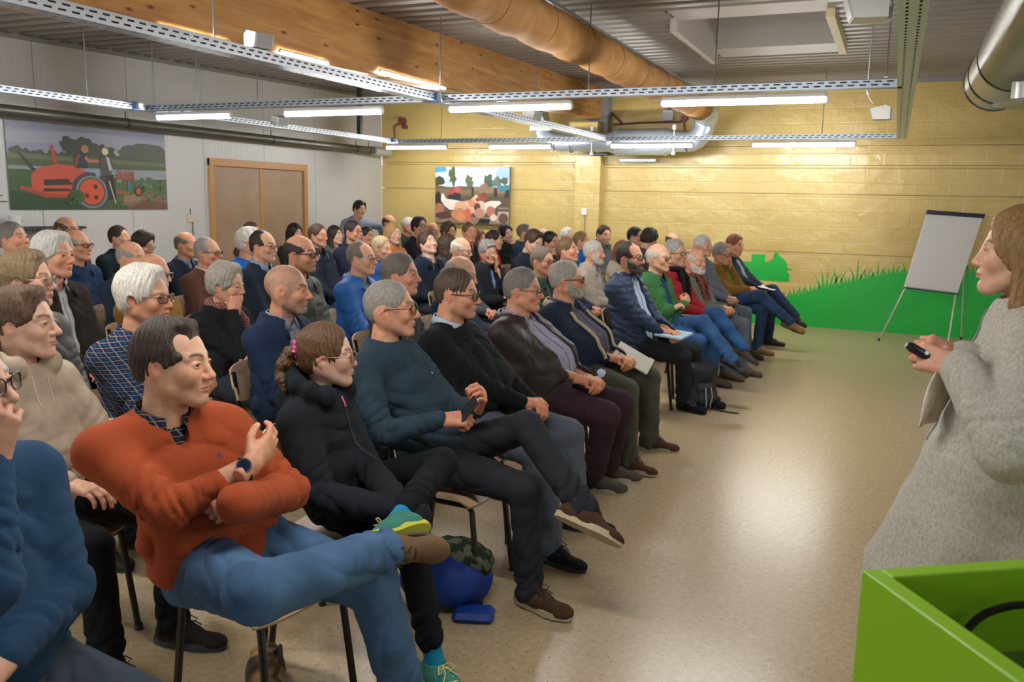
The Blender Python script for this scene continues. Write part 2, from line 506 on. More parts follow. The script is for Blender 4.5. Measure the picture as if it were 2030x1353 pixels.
def head_field(g, kind, res):
    q = HEADS[kind]; fw, jw, ns, br, nr, lp = q['fw'], q['jaw'], q['nose'], q['brow'], q['neck'], q['lip']
    g.ell((-0.014, 0, 0.030), (0.097, 0.074*fw**0.5, 0.088), 0.01)
    g.ell((0.026, 0, -0.022), (0.062, 0.060*fw, 0.082), 0.03)
    for s in (1, -1):
        g.cone((0.000, s*0.050*jw, -0.058), (0.058, s*0.018*jw, -0.096), 0.021*jw, 0.017, 0.030)
        g.ell((0.060, s*0.040*fw, -0.026), (0.024, 0.021, 0.024), 0.022)
        g.cone((0.079, s*0.012, 0.021), (0.066, s*0.046, 0.021), 0.011*max(br, .6), 0.008, 0.014)
        g.ell((-0.022, s*0.050, -0.010), (0.045, 0.026, 0.055), 0.02)
    g.ell((0.072, 0, -0.099), (0.018, 0.021*jw, 0.017), 0.022)
    g.ell((0.073, 0, -0.060), (0.021, 0.028, 0.026), 0.018)
    # eye sockets and eyelids
    for s in (1, -1):
        g.ell((0.099, s*0.033, 0.003), (0.017, 0.019, 0.013), 0.014, 's')
        g.ell((0.0735, s*0.0315, 0.001), (0.0150, 0.0165, 0.0132), 0.004)
    # nose
    g.cone((0.086, 0, 0.010), (0.104*1.0 + 0.010*(ns-1)*2, 0, -0.028), 0.0075, 0.0105*ns, 0.012)
    g.ell((0.105 + 0.012*(ns-1), 0, -0.033), (0.0125*ns, 0.0125*ns, 0.011), 0.008)
    for s in (1, -1): g.ell((0.093, s*0.0135*ns, -0.036), (0.012, 0.0078, 0.0085), 0.006)
    if res < 0.0035:
        for s in (1, -1):
            g.ell((0.0995, s*0.0065, -0.0445), (0.006, 0.0038, 0.004), 0.003, 's')
            g.ell((0.0895, s*0.0315, 0.0005), (0.0080, 0.0142, 0.0056), 0.0022, 's')
            # upper lid fold
            g.cone((0.0868, s*0.0195, 0.0050), (0.0885, s*0.031, 0.0078), 0.0026, 0.0030, 0.003)
            g.cone((0.0885, s*0.031, 0.0078), (0.0795, s*0.0445, 0.0035), 0.0030, 0.0022, 0.003)
            g.cone((0.0860, s*0.0205, -0.0050), (0.0800, s*0.0435, -0.0040), 0.0022, 0.0020, 0.003)
    # lips
    for s in (1, -1):
        g.cone((0.0920, s*0.003, -0.0605), (0.0825, s*0.023, -0.0645), 0.0056*lp, 0.0032, 0.005)
        g.cone((0.0900, s*0.002, -0.0705), (0.0815, s*0.021, -0.0660), 0.0060*lp, 0.0032, 0.005)
        if res < 0.0035: g.cone((0.0970, 0, -0.0654), (0.0850, s*0.025, -0.0656), 0.0018, 0.0014, 0.0025, 's')
    g.ell((0.0925, 0, -0.0800), (0.006, 0.016, 0.0040), 0.008, 's')
    # ears
    for s in (1, -1):
        c, sn = math.cos(0.35), math.sin(0.35)
        R = [[c, s*-sn, 0], [s*sn, c, 0], [0.12, 0, 1]]
        g.ell((-0.013, s*0.0735*fw**0.5, -0.006), (0.0165, 0.0080, 0.029), 0.006, R=R)
        g.ell((-0.005, s*0.0850*fw**0.5, -0.003), (0.0090, 0.0085, 0.0165), 0.003, 's', R=R)
    # neck
    g.cone((-0.026, 0, -0.070), (-0.048, 0, -0.215), nr, nr*1.13, 0.022)
    if kind in ('man', 'lean', 'round'): g.ell((0.012, 0, -0.135), (0.012, 0.010, 0.014), 0.02)
def gauss(V, c, r):
    d = (V - np.asarray(c)) / np.asarray(r)
    return np.exp(-(d*d).sum(1))
def head_color(V, tone, hairc, stubble=0.0, buzz=0.0, brow=None, lips=1.0, red=1.0):
    tone = np.asarray(tone); C = np.tile(tone, (len(V), 1))
    Va = V.copy(); Va[:, 1] = np.abs(Va[:, 1])
    def blend(w, c):
        nonlocal C
        w = np.clip(w, 0, 1)[:, None]; C = C * (1 - w) + np.asarray(c) * w
    ruddy = tone * np.array([1.08, 0.66, 0.60])
    blend(0.45*red*gauss(Va, (0.105, 0, -0.032), (0.02, 0.02, 0.02)), ruddy)
    blend(0.3*red*gauss(Va, (0.065, 0.045, -0.028), (0.03, 0.025, 0.025)), ruddy)
    blend(0.6*red*gauss(Va, (-0.013, 0.084, -0.006), (0.03, 0.014, 0.04)), ruddy)
    w = gauss(Va, (0.090, 0.008, -0.0655), (0.013, 0.0195, 0.0085)); blend(lips*0.85*np.clip(w*2.6 - 1.0, 0, 1), tone * np.array([0.86, 0.42, 0.40]))
    bc = np.asarray(brow if brow is not None else hairc) * 0.8
    t = np.clip((Va[:, 1] - 0.012) / 0.036, 0, 1)
    bz = 0.0235 + 0.006*np.sin(t*math.pi*0.8)
    w = np.exp(-((Va[:, 2] - bz) / 0.0052)**2) * (Va[:, 0] > 0.055) * (Va[:, 1] > 0.010) * (Va[:, 1] < 0.052)
    blend(0.95*w, bc)
    # lash line and inner mouth line
    w = np.exp(-((Va[:, 2] - 0.0058) / 0.0016)**2) * (np.abs(Va[:, 1] - 0.031) < 0.0145) * (Va[:, 0] > 0.078)
    blend(0.7*w, (0.03, 0.02, 0.015))
    if stubble > 0:
        w = (1/(1+np.exp((V[:, 2] + 0.052 + 0.35*np.clip(0.05 - V[:, 0], 0, 0.1)*0) / 0.006))) * (V[:, 2] > -0.135) * (V[:, 0] > -0.012)
        w = np.maximum(w, 1.0*gauss(Va, (0.092, 0.010, -0.052), (0.02, 0.022, 0.007)))
        w = w * (1 - 0.9*np.clip(gauss(Va, (0.092, 0.006, -0.066), (0.015, 0.022, 0.007))*2, 0, 1))
        w = np.maximum(w, (V[:, 2] < 0.01)*(V[:, 2] > -0.06)*np.exp(-((V[:, 0] - 0.012)/0.014)**2)*0.9)
        blend(stubble*w, np.asarray(hairc))
    if buzz > 0:
        w = scalp(V)
        blend(buzz*np.clip(w/0.012, 0, 1), np.asarray(hairc))
    return C
def scalp(V):
    """signed amount inside the normal hair area (positive = hair)"""
    x, y, z = V[..., 0], V[..., 1], V[..., 2]
    face = 1 - np.sqrt(((x - 0.120)/0.082)**2 + (y/0.068)**2 + ((z + 0.030)/0.116)**2)
    low = z + 0.062 - 0.60*np.clip(x + 0.03, 0, 1) + 0*x
    ear = np.sqrt(((x + 0.010)/0.030)**2 + ((np.abs(y) - 0.082)/0.03)**2 + ((z + 0.012)/0.036)**2) - 1
    return np.minimum(np.minimum(-face*0.08, low), ear*0.03)
def hair_geo(style, res, seed=0):
    key = ('hair', style, res, seed)
    if key in _cache: return _cache[key]
    long_ = style in ('long', 'bob', 'shoulder')
    g = Grid((-0.22, -0.15, -0.30 if long_ else -0.16), (0.15, 0.15, 0.175), res)
    th = {'buzz': 0.0035, 'short': 0.012, 'crop': 0.010, 'quiff': 0.014, 'horseshoe': 0.009, 'receding': 0.011, 'temple': 0.016, 'full': 0.019, 'curly': 0.030,
          'long': 0.018, 'bob': 0.020, 'shoulder': 0.018, 'ponytail': 0.012, 'bun': 0.012, 'swept': 0.017, 'fringe': 0.016, 'wispy': 0.014}[style]
    sd = 0.85 if style in ('full', 'wispy', 'curly', 'long', 'bob', 'shoulder') else 0.5
    g.ell((-0.014, 0, 0.030), (0.097 + th*0.75, 0.074 + th*sd, 0.088 + th), 0.01)
    g.ell((-0.028, 0, -0.005), (0.070 + th*0.8, 0.066 + th*sd, 0.075 + th*0.5), 0.02)
    if style in ('quiff', 'swept', 'full', 'fringe', 'temple'):
        g.cone((0.046, -0.030, 0.102), (0.042, 0.032, 0.104), 0.020 if style != 'temple' else 0.014, 0.020 if style != 'temple' else 0.014, 0.02)
    if style == 'fringe': 
        g.cone((0.085, -0.030, 0.068), (0.080, 0.035, 0.072), 0.017, 0.017, 0.02)
    # texture
    f = {'curly': (110, 0.0075), 'full': (60, 0.004), 'wispy': (75, 0.0045), 'swept': (55, 0.0035)}.get(style, (65, 0.0022))
    def dsp(X, Y, Z):
        a = np.arctan2(Y + 0.012*np.sin(Z*40), X + 0.03)
        strand = np.sin(a*31 + 2.5*np.sin(Z*28 + seed) + seed) * 0.0014 + np.sin(a*57 - 3*np.sin(Z*37 + 2*seed) + 1.5*np.sin(X*30)) * 0.0010
        return wob((X, Y, Z), f[0], 5 + seed, f[1])*(0.3 if style == 'buzz' else 1) + (0 if style in ('curly', 'buzz') else strand)
    # cut the face opening
    X = g.ax[0][:, None, None]; Y = g.ax[1][None, :, None]; Z = g.ax[2][None, None, :]
    zf = {'horseshoe': 0.0, 'temple': 0.012, 'receding': 0.026, 'fringe': -0.022, 'wispy': 0.018}.get(style, 0.006)
    face = 1 - np.sqrt(((X - 0.120)/0.082)**2 + (Y/0.068)**2 + ((Z + 0.030)/(0.112 + zf))**2 + 0*X)
    face = face * 0.07
    if style == 'temple':
        for s in (1, -1): face = np.maximum(face, (1 - np.sqrt(((X - 0.076)/0.034)**2 + ((Y - s*0.050)/0.019)**2 + ((Z - 0.072)/0.030)**2)) * 0.025)
    if style in ('horseshoe', 'receding', 'wispy'):
        top = {'horseshoe': 0.125, 'receding': 0.070, 'wispy': 0.055}[style]
        cx = {'horseshoe': 0.030, 'receding': 0.070, 'wispy': 0.075}[style]
        t = (1 - np.sqrt(((X - cx)/top)**2 + (Y/(0.075 if style == 'horseshoe' else 0.046))**2 + ((Z - 0.125)/(0.090 if style == 'horseshoe' else 0.082))**2)) * 0.05
        if style == 'receding':
            for s in (1, -1):
                t = np.maximum(t*0 + t - 0.004, (1 - np.sqrt(((X - 0.075)/0.052)**2 + ((Y - s*0.045)/0.028)**2 + ((Z - 0.080)/0.05)**2)) * 0.03)
        face = np.maximum(face, t)
    if long_ or style in ('ponytail', 'bun'):
        low = Z + 0.075 - 0.45*np.clip(X + 0.03, 0, 1) + 0*Y
    else:
        low = Z + (0.072 if style in ('full', 'swept', 'wispy', 'curly') else 0.058) - 0.62*np.clip(X + 0.045, 0, 1) + 0*Y
    ear = (np.sqrt(((X + 0.006)/0.019)**2 + ((np.abs(Y) - 0.088)/0.035)**2 + ((Z + 0.012)/(0.031 if style not in ('full', 'wispy', 'swept') else 0.027))**2) - 1) * 0.025
    cut = np.maximum(face, -low)
    cut0 = cut
    if not long_: cut = np.maximum(cut, -ear)
    tw = {'long': 0.012, 'bob': 0.012, 'shoulder': 0.012}.get(style, 0.024)
    tt = np.clip((cut0 + tw)/tw, 0, 1); tt = tt*tt*(3 - 2*tt)
    band = np.abs(g.v) < 0.045
    idx = np.nonzero(band)
    PX_ = [g.ax[q_][idx[q_]] for q_ in range(3)]
    g.v[idx] += dsp(*PX_)*(1 - 0.85*tt[idx])
    g.v = g.v + (th*0.92)*tt*(0.35 if long_ else 1.0)
    g.v = np.maximum(g.v, cut - 0.001)
    if long_:
        zl = {'long': -0.24, 'bob': -0.115, 'shoulder': -0.185}[style]
        for s in (1, -1):
            g.cone((0.000, s*0.070, 0.030), (-0.012, s*0.082, zl*0.55), 0.026, 0.026, 0.02, flat=((0, 1, 0), 0.7))
            g.cone((-0.012, s*0.082, zl*0.55), (0.008, s*0.078, zl), 0.026, 0.022, 0.02)
            g.cone((-0.060, s*0.055, 0.000), (-0.065, s*0.058, zl), 0.038, 0.032, 0.03)
        g.cone((-0.080, 0, 0.000), (-0.078, 0, zl), 0.040, 0.036, 0.03)
        g.ell((0.128, 0, -0.035), (0.080, 0.060, 0.112), 0.006, 's')
        g.cone((0.0, 0, -0.03), (-0.045, 0, -0.25), 0.050, 0.052, 0.006, 's')
    if style == 'ponytail':
        g.cone((-0.100, 0, 0.030), (-0.125, 0.0, 0.022), 0.020, 0.018, 0.012)
        r = np.random.RandomState(3)
        for i in range(9):
            t = i / 8
            c = (-0.130 - 0.035*math.sin(t*2.6), (r.rand() - .5)*0.03, 0.015 - 0.125*t)
            g.ell(c, (0.026, 0.026, 0.024), 0.010)
    if style == 'bun':
        g.ell((-0.118, 0, 0.03), (0.034, 0.038, 0.036), 0.01)
    if long_: g.disp(lambda X, Y, Z: dsp(X, Y, Z)*(Z < -0.02), 0.03)
    if style in ('ponytail', 'bun'): g.disp(lambda X, Y, Z: wob((X, Y, Z), 150, 8, 0.006)*(X < -0.105), 0.03)
    V, Fq = g.mesh()
    if res < 0.006: V, Fq = drop_small(V, Fq, 0.05)
    _cache[key] = (V, Fq)
    return V, Fq
def beard_geo(kind, res, head='man'):
    key = ('beard', kind, res, head)
    if key in _cache: return _cache[key]
    g = Grid((-0.05, -0.10, -0.17), (0.14, 0.10, 0.02), res)
    head_field(g, head, 0.004)
    th = {'full': 0.012, 'trim': 0.006, 'goatee': 0.008}[kind]
    X = g.ax[0][:, None, None]; Y = g.ax[1][None, :, None]; Z = g.ax[2][None, None, :]
    g.v = g.v - th
    line = -0.006 - 0.62*np.clip(X - 0.012, 0, 1) - 0.25*np.clip(X - 0.055, 0, 1)
    cut = Z - line + 0*Y                                   # above the cheek line
    cut = np.maximum(cut, -(X - 0.006 - 0.25*np.clip(-0.06 - Z, 0, 1)*1.0) + 0*Y)   # behind the jaw
    cut = np.maximum(cut, -0.128 - Z + 0.0*X)
    if kind == 'goatee': cut = np.maximum(cut, 0.058 - X)
    mous = np.maximum(np.abs(Z + 0.0525) - 0.0065, np.abs(Y) - 0.030) + 0*X
    cut = np.minimum(cut, np.maximum(mous, 0.07 - X))
    lips = (1 - np.sqrt(((X - 0.094)/0.020)**2 + (Y/0.021)**2 + ((Z + 0.066)/0.0075)**2))*0.008
    cut = np.maximum(cut, lips)
    tt = np.clip((cut + 0.012)/0.012, 0, 1)
    nz_ = wob((X, Y, Z), 190, 9, 0.0028)
    g.v = g.v + nz_*(1 - tt) + th*0.95*tt
    g.v = np.maximum(g.v, cut - 0.001)
    V, Fq = g.mesh()
    if len(V) and res < 0.006: V, Fq = drop_small(V, Fq, 0.05)
    _cache[key] = (V, Fq)
    return V, Fq

def hand_geo(pose, res):
    """right-hand local frame: x to the fingers, z back of the hand, +y thumb side"""
    key = ('hand', pose, res)
    if key in _cache: return _cache[key]
    flex = {'relax': (18, 30, 22), 'curl': (48, 62, 40), 'fist': (74, 88, 55), 'flat': (6, 10, 6), 'grip': (55, 70, 45), 'point': (20, 25, 15), 'clasp': (38, 58, 30)}[pose]
    g = Grid((-0.075, -0.075, -0.105), (0.20, 0.095, 0.05), res)
    g.cone((-0.060, 0, 0), (-0.01, 0, 0), 0.0225, 0.0225, 0.01, flat=((0, 1, 0), 1.18))
    g.cone((-0.01, 0, 0), (0.04, 0, 0), 0.022, 0.020, 0.02, flat=((0, 1, 0), 1.35))
    bases = [(0.086, 0.029, 0.001, .074, .0102), (0.090, 0.0095, 0.003, .082, .0104), (0.086, -0.010, 0.002, .076, .0098), (0.078, -0.0285, -0.002, .060, .0088)]
    for i, (bx, by, bz, L, r) in enumerate(bases):
        g.cone((0.018, by*0.62, -0.002), (bx, by, bz), 0.0155, 0.0125, 0.012)
        p = np.array([bx, by, bz]); ang = 0; ln = (L*0.47, L*0.30, L*0.25)
        sp = 0.07*(1.5 - i)
        for j in range(3):
            f = flex[j] * (1 + 0.06*(i - 1.0))
            if pose == 'point' and i > 0: f = (70, 85, 50)[j]
            ang += math.radians(f)
            d = np.array([math.cos(ang), sp*math.cos(ang), -math.sin(ang)])
            q = p + d / np.linalg.norm(d) * ln[j]
            g.cone(p, q, r*(1 - 0.08*j), r*(0.93 - 0.09*j), 0.0028)
            p = q
    g.ell((0.032, 0.026, -0.014), (0.030, 0.017, 0.016), 0.012)
    tp = {'relax': [(0.012, 0.026, -0.010), (0.050, 0.052, -0.026), (0.082, 0.056, -0.034), (0.104, 0.052, -0.040)],
          'flat': [(0.012, 0.026, -0.008), (0.048, 0.056, -0.014), (0.078, 0.068, -0.016), (0.100, 0.073, -0.018)]}
    cl = [(0.012, 0.024, -0.012), (0.048, 0.046, -0.036), (0.078, 0.036, -0.050), (0.096, 0.016, -0.052)]
    t = tp.get(pose, cl)
    if pose == 'clasp': t = [(0.012, 0.026, -0.010), (0.046, 0.050, -0.026), (0.078, 0.046, -0.036), (0.104, 0.036, -0.036)]
    for i in range(3): g.cone(t[i], t[i+1], (0.0145, 0.0118, 0.0105)[i], (0.0118, 0.0108, 0.009)[i], 0.005)
    V, Fq = g.mesh()
    _cache[key] = (V, Fq)
    return V, Fq
def hand_color(V, tone):
    tone = np.asarray(tone); C = np.tile(tone * np.array([1.0, 0.88, 0.84]), (len(V), 1))
    w = np.clip((V[:, 0] - 0.07)/0.06, 0, 1)[:, None]*0.35
    return C * (1 - w) + tone*np.array([1.02, 0.68, 0.62]) * w

def shoe_mesh(kind):
    """toe along +x, ankle at origin, sole bottom at z = -0.085; parts: upper, sole, laces"""
    key = ('shoe', kind)
    if key in _cache: return _cache[key]
    h = 0.0055
    g = Grid((-0.10, -0.07, -0.10), (0.24, 0.07, 0.075), h)
    g.cone((-0.035, 0, -0.045), (0.05, 0, -0.042), 0.036, 0.040, 0.02, flat=((0, 0, 1), 0.95))
    g.cone((0.05, 0, -0.045), (0.150, 0.004, -0.060), 0.042, 0.034, 0.03, flat=((0, 0, 1), 0.74))
    g.ell((0.155, 0.006, -0.064), (0.060, 0.045, 0.027), 0.02)
    top = 0.045 if kind == 'boot' else 0.008
    g.cone((-0.018, 0, -0.04), (-0.006, 0, top), 0.040, 0.038, 0.02)
    g.cone((0.03, 0, -0.01), (0.085, 0, -0.030), 0.022, 0.018, 0.03)
    g.disp(lambda X, Y, Z: wob((X, Y, Z), 70, 4, 0.0015), 0.02)
    g.clip_plane((0, 0, top), (0, 0, 1)); g.clip_plane((0, 0, -0.078), (0, 0, -1))
    Vu, Fu = g.mesh()
    # sole
    outline = []
    for i in range(28):
        a = 2*math.pi*i/28; x = math.cos(a); y = math.sin(a)
        X = 0.066 + x*0.146; w = 0.040 + 0.012*math.exp(-((X - 0.14)/0.06)**2) - 0.006*math.exp(-((X - 0.05)/0.03)**2)
        outline.append((X, (abs(y)**0.8)*math.copysign(1, y)*w + 0.004*(X > 0.1)))
    _cache[key] = (Vu, Fu, outline, top)
    return _cache[key]
def make_shoe(parent, origin, p, d, up, kind, cu, cs, cl, name='shoe'):
    """p ankle point, d toe direction, up shin direction (world)"""
    Vu, Fu, outline, top = shoe_mesh(kind)
    d = np.asarray(d, float); d /= np.linalg.norm(d); up = np.asarray(up, float)
    up = up - d*(up @ d); up /= np.linalg.norm(up); sd = np.cross(up, d)
    M = Matrix(((d[0], sd[0], up[0], p[0]-origin[0]), (d[1], sd[1], up[1], p[1]-origin[1]), (d[2], sd[2], up[2], p[2]-origin[2]), (0, 0, 0, 1)))
    k2 = ('shoemesh', kind, cu)
    if k2 not in _cache: _cache[k2] = mesh_np('shoe', Vu, Fu, mats=[fabric('suede' if kind != 'dress' else 'leather', cu)])
    o = link(name, _cache[k2], parent); o.matrix_local = M
    k3 = ('sole', kind, cs)
    if k3 not in _cache:
        mb = MB()
        t = -0.060 if kind == 'sneaker' else -0.068
        mb.prism(outline, -0.086, t, 'z'); _cache[k3] = mb.mesh('sole', [mat('rubber_sole', cs, 0.6)], True)
    s = link('sole', _cache[k3], o)
    if cl is not None:
        k4 = ('laces', kind, cl)
        if k4 not in _cache:
            mb = MB()
            for i in range(5):
                x = 0.050 + 0.018*i; z = -0.001 - 0.0088*i - (0.010 if i > 3 else 0)
                z += 0.010
                mb.tube([(x, -0.024, z-0.014), (x+0.006, -0.012, z-0.003), (x+0.009, 0.012, z-0.003), (x+0.003, 0.024, z-0.014)], 0.0028, 6)
            for s2 in (1, -1):
                mb.tube([(0.048, 0, 0.010), (0.060, s2*0.022, 0.020), (0.078, s2*0.034, 0.006), (0.070, s2*0.020, -0.002), (0.052, 0, 0.008)], 0.0024, 6)
                mb.tube([(0.050, 0, 0.010), (0.085, s2*0.012, 0.004), (0.098, s2*0.030, -0.016)], 0.0022, 6)
            _cache[k4] = mb.mesh('laces', [mat('shoe_laces', cl, 0.8)], True)
        link('laces', _cache[k4], o)
    return o
def glasses_mesh(kind, color):
    key = ('glasses', kind, color)
    if key in _cache: return _cache[key]
    mb = MB(); r = 0.0016 if kind == 'thin' else 0.0026
    w, h = (0.0235, 0.0165) if kind != 'round' else (0.0225, 0.0205)
    for s in (1, -1):
        pts = []
        for i in range(20):
            a = 2*math.pi*i/20; c, sn = math.cos(a), math.sin(a)
            y = s*0.0325 + w*math.copysign(abs(c)**0.75, c); z = -0.002 + h*math.copysign(abs(sn)**0.75, sn)
            pts.append((0.1045 - 6.5*(abs(y) - 0.01)**2*(abs(y) > 0.01), y, z))
        mb.tube(pts, r, 6, closed=True)
        mb.tube([(0.094, s*0.0565, 0.004), (0.084, s*0.073, 0.006), (0.040, s*0.0785, 0.006), (-0.008, s*0.080, 0.006), (-0.030, s*0.079, -0.012)], r, 6)
    mb.tube([(0.1040, -0.009, 0.001), (0.108, 0, 0.005), (0.1040, 0.009, 0.001)], r, 6)
    me = mb.mesh('glasses', [mat('spectacle_frame', color, 0.3, 0.0 if kind != 'thin' else 0.6)], True)
    lb = MB()
    for s in (1, -1):
        pts = []
        for i in range(20):
            a = 2*math.pi*i/20; c, sn = math.cos(a), math.sin(a)
            y = s*0.0325 + w*math.copysign(abs(c)**0.75, c); z = -0.002 + h*math.copysign(abs(sn)**0.75, sn)
            pts.append((0.1045 - 6.5*(abs(y) - 0.01)**2*(abs(y) > 0.01), y, z))
        lb.add(pts, [tuple(range(20))])
    if 'lens' not in MATS:
        m = bpy.data.materials.new('lens_glass'); m.use_nodes = True; n, l = nt(m); n.clear()
        o = n.new('ShaderNodeOutputMaterial'); mx = n.new('ShaderNodeMixShader'); tr = n.new('ShaderNodeBsdfTransparent'); gl = n.new('ShaderNodeBsdfGlossy')
        gl.inputs['Roughness'].default_value = 0.08; tr.inputs[0].default_value = (0.93, 0.95, 0.96, 1)
        fr = n.new('ShaderNodeFresnel'); fr.inputs[0].default_value = 1.6
        l.new(fr.outputs[0], mx.inputs[0]); l.new(tr.outputs[0], mx.inputs[1]); l.new(gl.outputs[0], mx.inputs[2]); l.new(mx.outputs[0], o.inputs[0])
        MATS['lens'] = m
    ml = lb.mesh('lenses', [MATS['lens']])
    _cache[key] = (me, ml)
    return _cache[key]

# ------------------------------------------------------------------ people: whole figures
def nrm(v): v = np.asarray(v, float); return v / (np.linalg.norm(v) + 1e-9)
def ik(a, c, l1, l2, pole):
    """middle joint between a and c, bent towards pole; returns joint and reachable end"""
    a = np.asarray(a, float); c = np.asarray(c, float); d = c - a; D = np.linalg.norm(d)
    mx = (l1 + l2)*0.985
    if D > mx: c = a + d/D*mx; d = c - a; D = mx
    e = d/D; x = (l1*l1 - l2*l2 + D*D)/(2*D); h = math.sqrt(max(l1*l1 - x*x, 1e-6))
    p = nrm(np.asarray(pole, float) - e*(np.asarray(pole, float) @ e))
    return a + e*x + p*h, c
def rotm(yaw, pitch, roll):
    """head-local to world: yaw about z, pitch (+ = look down), roll (+ = tilt to own right)"""
    M = Matrix.Rotation(yaw, 3, 'Z') @ Matrix.Rotation(pitch, 3, 'Y') @ Matrix.Rotation(roll, 3, 'X')
    return np.array(M)

def seam_line(name, V, Fq, pts, dirn, r, m_, parent, base, off=0.001):
    """a thin strip lying on a garment: points are dropped onto its surface along dirn"""
    from mathutils.bvhtree import BVHTree
    bv = BVHTree.FromPolygons([tuple(v) for v in V], [tuple(int(i) for i in f) for f in Fq])
    out = []
    for p in pts:
        d = Vector(tuple(dirn)); o = Vector(tuple(p)) + d*0.6
        h = bv.ray_cast(o, -d, 0.8)
        if h[0] is not None: out.append(tuple(h[0] + d*off - Vector(tuple(base))))
        elif len(out) > 1: break
    if len(out) > 1:
        mb = MB(); mb.tube(out, r, 6); return mb.build(name, m_, parent, True)
def person(P):
    near = P.get('lod', 2)  # 0 near, 1 middle, 2 far
    hres = (0.0022, 0.0032, 0.0052)[near]; bres = (0.0056, 0.0105, 0.017)[near]; hdres = (0.0028, 0.0042, 0.007)[near]
    r = random.Random(P['id']); seed = P['id']
    D = math.radians
    yaw = D(P.get('yaw', 0)); Fw = np.array([math.cos(yaw), math.sin(yaw), 0]); Lf = np.array([-math.sin(yaw), math.cos(yaw), 0]); U = np.array([0, 0, 1.0])
    hs = P.get('hs', 1.05)
    hc = np.array(P['head'], float)           # head centre (world)
    hy, hp, hr = P.get('look', (0, 0, 0))
    HR = rotm(D(hy), D(hp - 5), D(hr))
    bulk = P.get('bulk', 1.0); belly = P.get('belly', 0.02); sw = P.get('sw', 0.185)
    stand = P.get('stand', False)
    fwd = P.get('hipf', 0.02)                  # how far the hips are in front of the head
    hipz = P.get('hipz', 0.570)
    hip = np.array([hc[0], hc[1], 0]) + Fw*(fwd - 0.04) + Lf*P.get('hipl', 0.0); hip[2] = hipz
    HY = rotm(D(hy)*0.4 + yaw*0.6, D(hp)*0.5, D(hr)*0.5)
    nb = hc + HR @ (np.array([-0.020, 0, -0.06])*hs) + HY @ (np.array([-0.022, 0, -0.088])*hs)      # neck base
    # spine
    T = nb - hip; H = np.linalg.norm(T)
    lean = nrm(T)
    back = P.get('slump', 0.025)
    def sp(t): return hip + T*t - Fw*(math.sin(t*math.pi)*back)
    sh = sp(0.90)
    st = P.get('shturn', 0)    # shoulder line turned relative to the hips
    Ls = np.array([-math.sin(yaw + D(st)), math.cos(yaw + D(st)), 0]); Fs = np.array([math.cos(yaw + D(st)), math.sin(yaw + D(st)), 0])
    shR = sh - Ls*sw*0.93 - U*0.038 + np.array(P.get('shRo', (0, 0, 0))); shL = sh + Ls*sw*0.93 - U*0.038 + np.array(P.get('shLo', (0, 0, 0)))
    pts = [hip - lean*0.06, sp(0.14), sp(0.34) + Fw*(0.012 + belly*0.55), sp(0.62) + Fw*0.012, sp(0.84), sp(0.97)]
    wd = [(0.158*bulk, 0.115*bulk), (0.160*bulk + belly*0.4, 0.112*bulk + belly*0.7), (0.150*bulk + belly*0.5, 0.104*bulk + belly), (0.158*bulk, 0.106*bulk + belly*0.2), (0.120*bulk, 0.088), (0.062, 0.056)]
    ua, fa = P.get('arm', (0.285, 0.245))
    # ---- arms: wrist targets in body frame relative to the hips (forward, left, up)
    def bw(f, l, u): return hip + Fw*f + Lf*l + U*u
    pose = P.get('arms', 'lap')
    outR, outL = -Lf, Lf
    A = {}
    if pose == 'lap':
        A['R'] = (bw(0.27, -0.035, 0.10), -U*0.8 + outR*0.7 - Fw*0.5, Lf*0.62 + Fw*0.75 - U*0.1, U*0.75 + Lf*-0.45, 'clasp')
        A['L'] = (bw(0.27, 0.045, 0.10), -U*0.8 + outL*0.7 - Fw*0.5, -Lf*0.62 + Fw*0.75 - U*0.1, U*0.75 + Lf*0.45, 'clasp')
    elif pose == 'thighs':
        A['R'] = (bw(0.27, -0.13, 0.125), -U*0.8 + outR - Fw*0.5, Fw + Lf*0.15 - U*0.15, U, 'relax')
        A['L'] = (bw(0.27, 0.13, 0.125), -U*0.8 + outL - Fw*0.5, Fw - Lf*0.15 - U*0.15, U, 'relax')
    elif pose == 'crossed':
        c = sp(0.42)
        A['R'] = (c + Fw*(0.215 + belly) + Lf*0.085 + U*0.03, -U + outR*0.55 + Fw*0.25, Lf*0.85 + U*0.52 - Fw*0.10, Fw*0.9 - Lf*0.1 + U*0.25, 'curl')
        A['L'] = (c + Fw*(0.135 + belly) - Lf*0.085 + U*0.0, -U + outL*0.7 + Fw*0.3, -Lf*0.85 - Fw*0.60 + U*0.1, Fw*0.8 + U*0.5, 'fist')
    elif pose == 'chinR':
        A['R'] = (hc + HR @ (np.array([0.075, -0.055, -0.155])*hs), -U + Fw*0.4 + outR*0.3, U*0.95 + Fw*0.05 + Lf*0.2, -Lf*0.6 + Fw*0.7, 'curl')
        A['L'] = (bw(0.23, -0.02, 0.16), -U*0.8 + outL*0.9, -Lf*0.8 + Fw*0.4, U*0.7 + Fw*0.4, 'relax')
    elif pose == 'chinL':
        A['L'] = (hc + HR @ (np.array([0.075, 0.055, -0.155])*hs), -U + Fw*0.4 + outL*0.3, U*0.95 + Fw*0.05 - Lf*0.2, Lf*0.6 + Fw*0.7, 'curl')
        A['R'] = (bw(0.23, 0.02, 0.16), -U*0.8 + outR*0.9, Lf*0.8 + Fw*0.4, U*0.7 + Fw*0.4, 'relax')
    elif pose == 'down':
        A['R'] = (bw(0.12, -0.24, -0.02), -Fw*0.8 + outR*0.3, -U*0.6 + Fw*0.7, outR, 'relax')
        A['L'] = (bw(0.12, 0.24, -0.02), -Fw*0.8 + outL*0.3, -U*0.6 + Fw*0.7, outL, 'relax')
    for k, v in P.get('armset', {}).items():
        A[k] = tuple(np.array(q, float) if not isinstance(q, str) else q for q in v)
    arms = {}
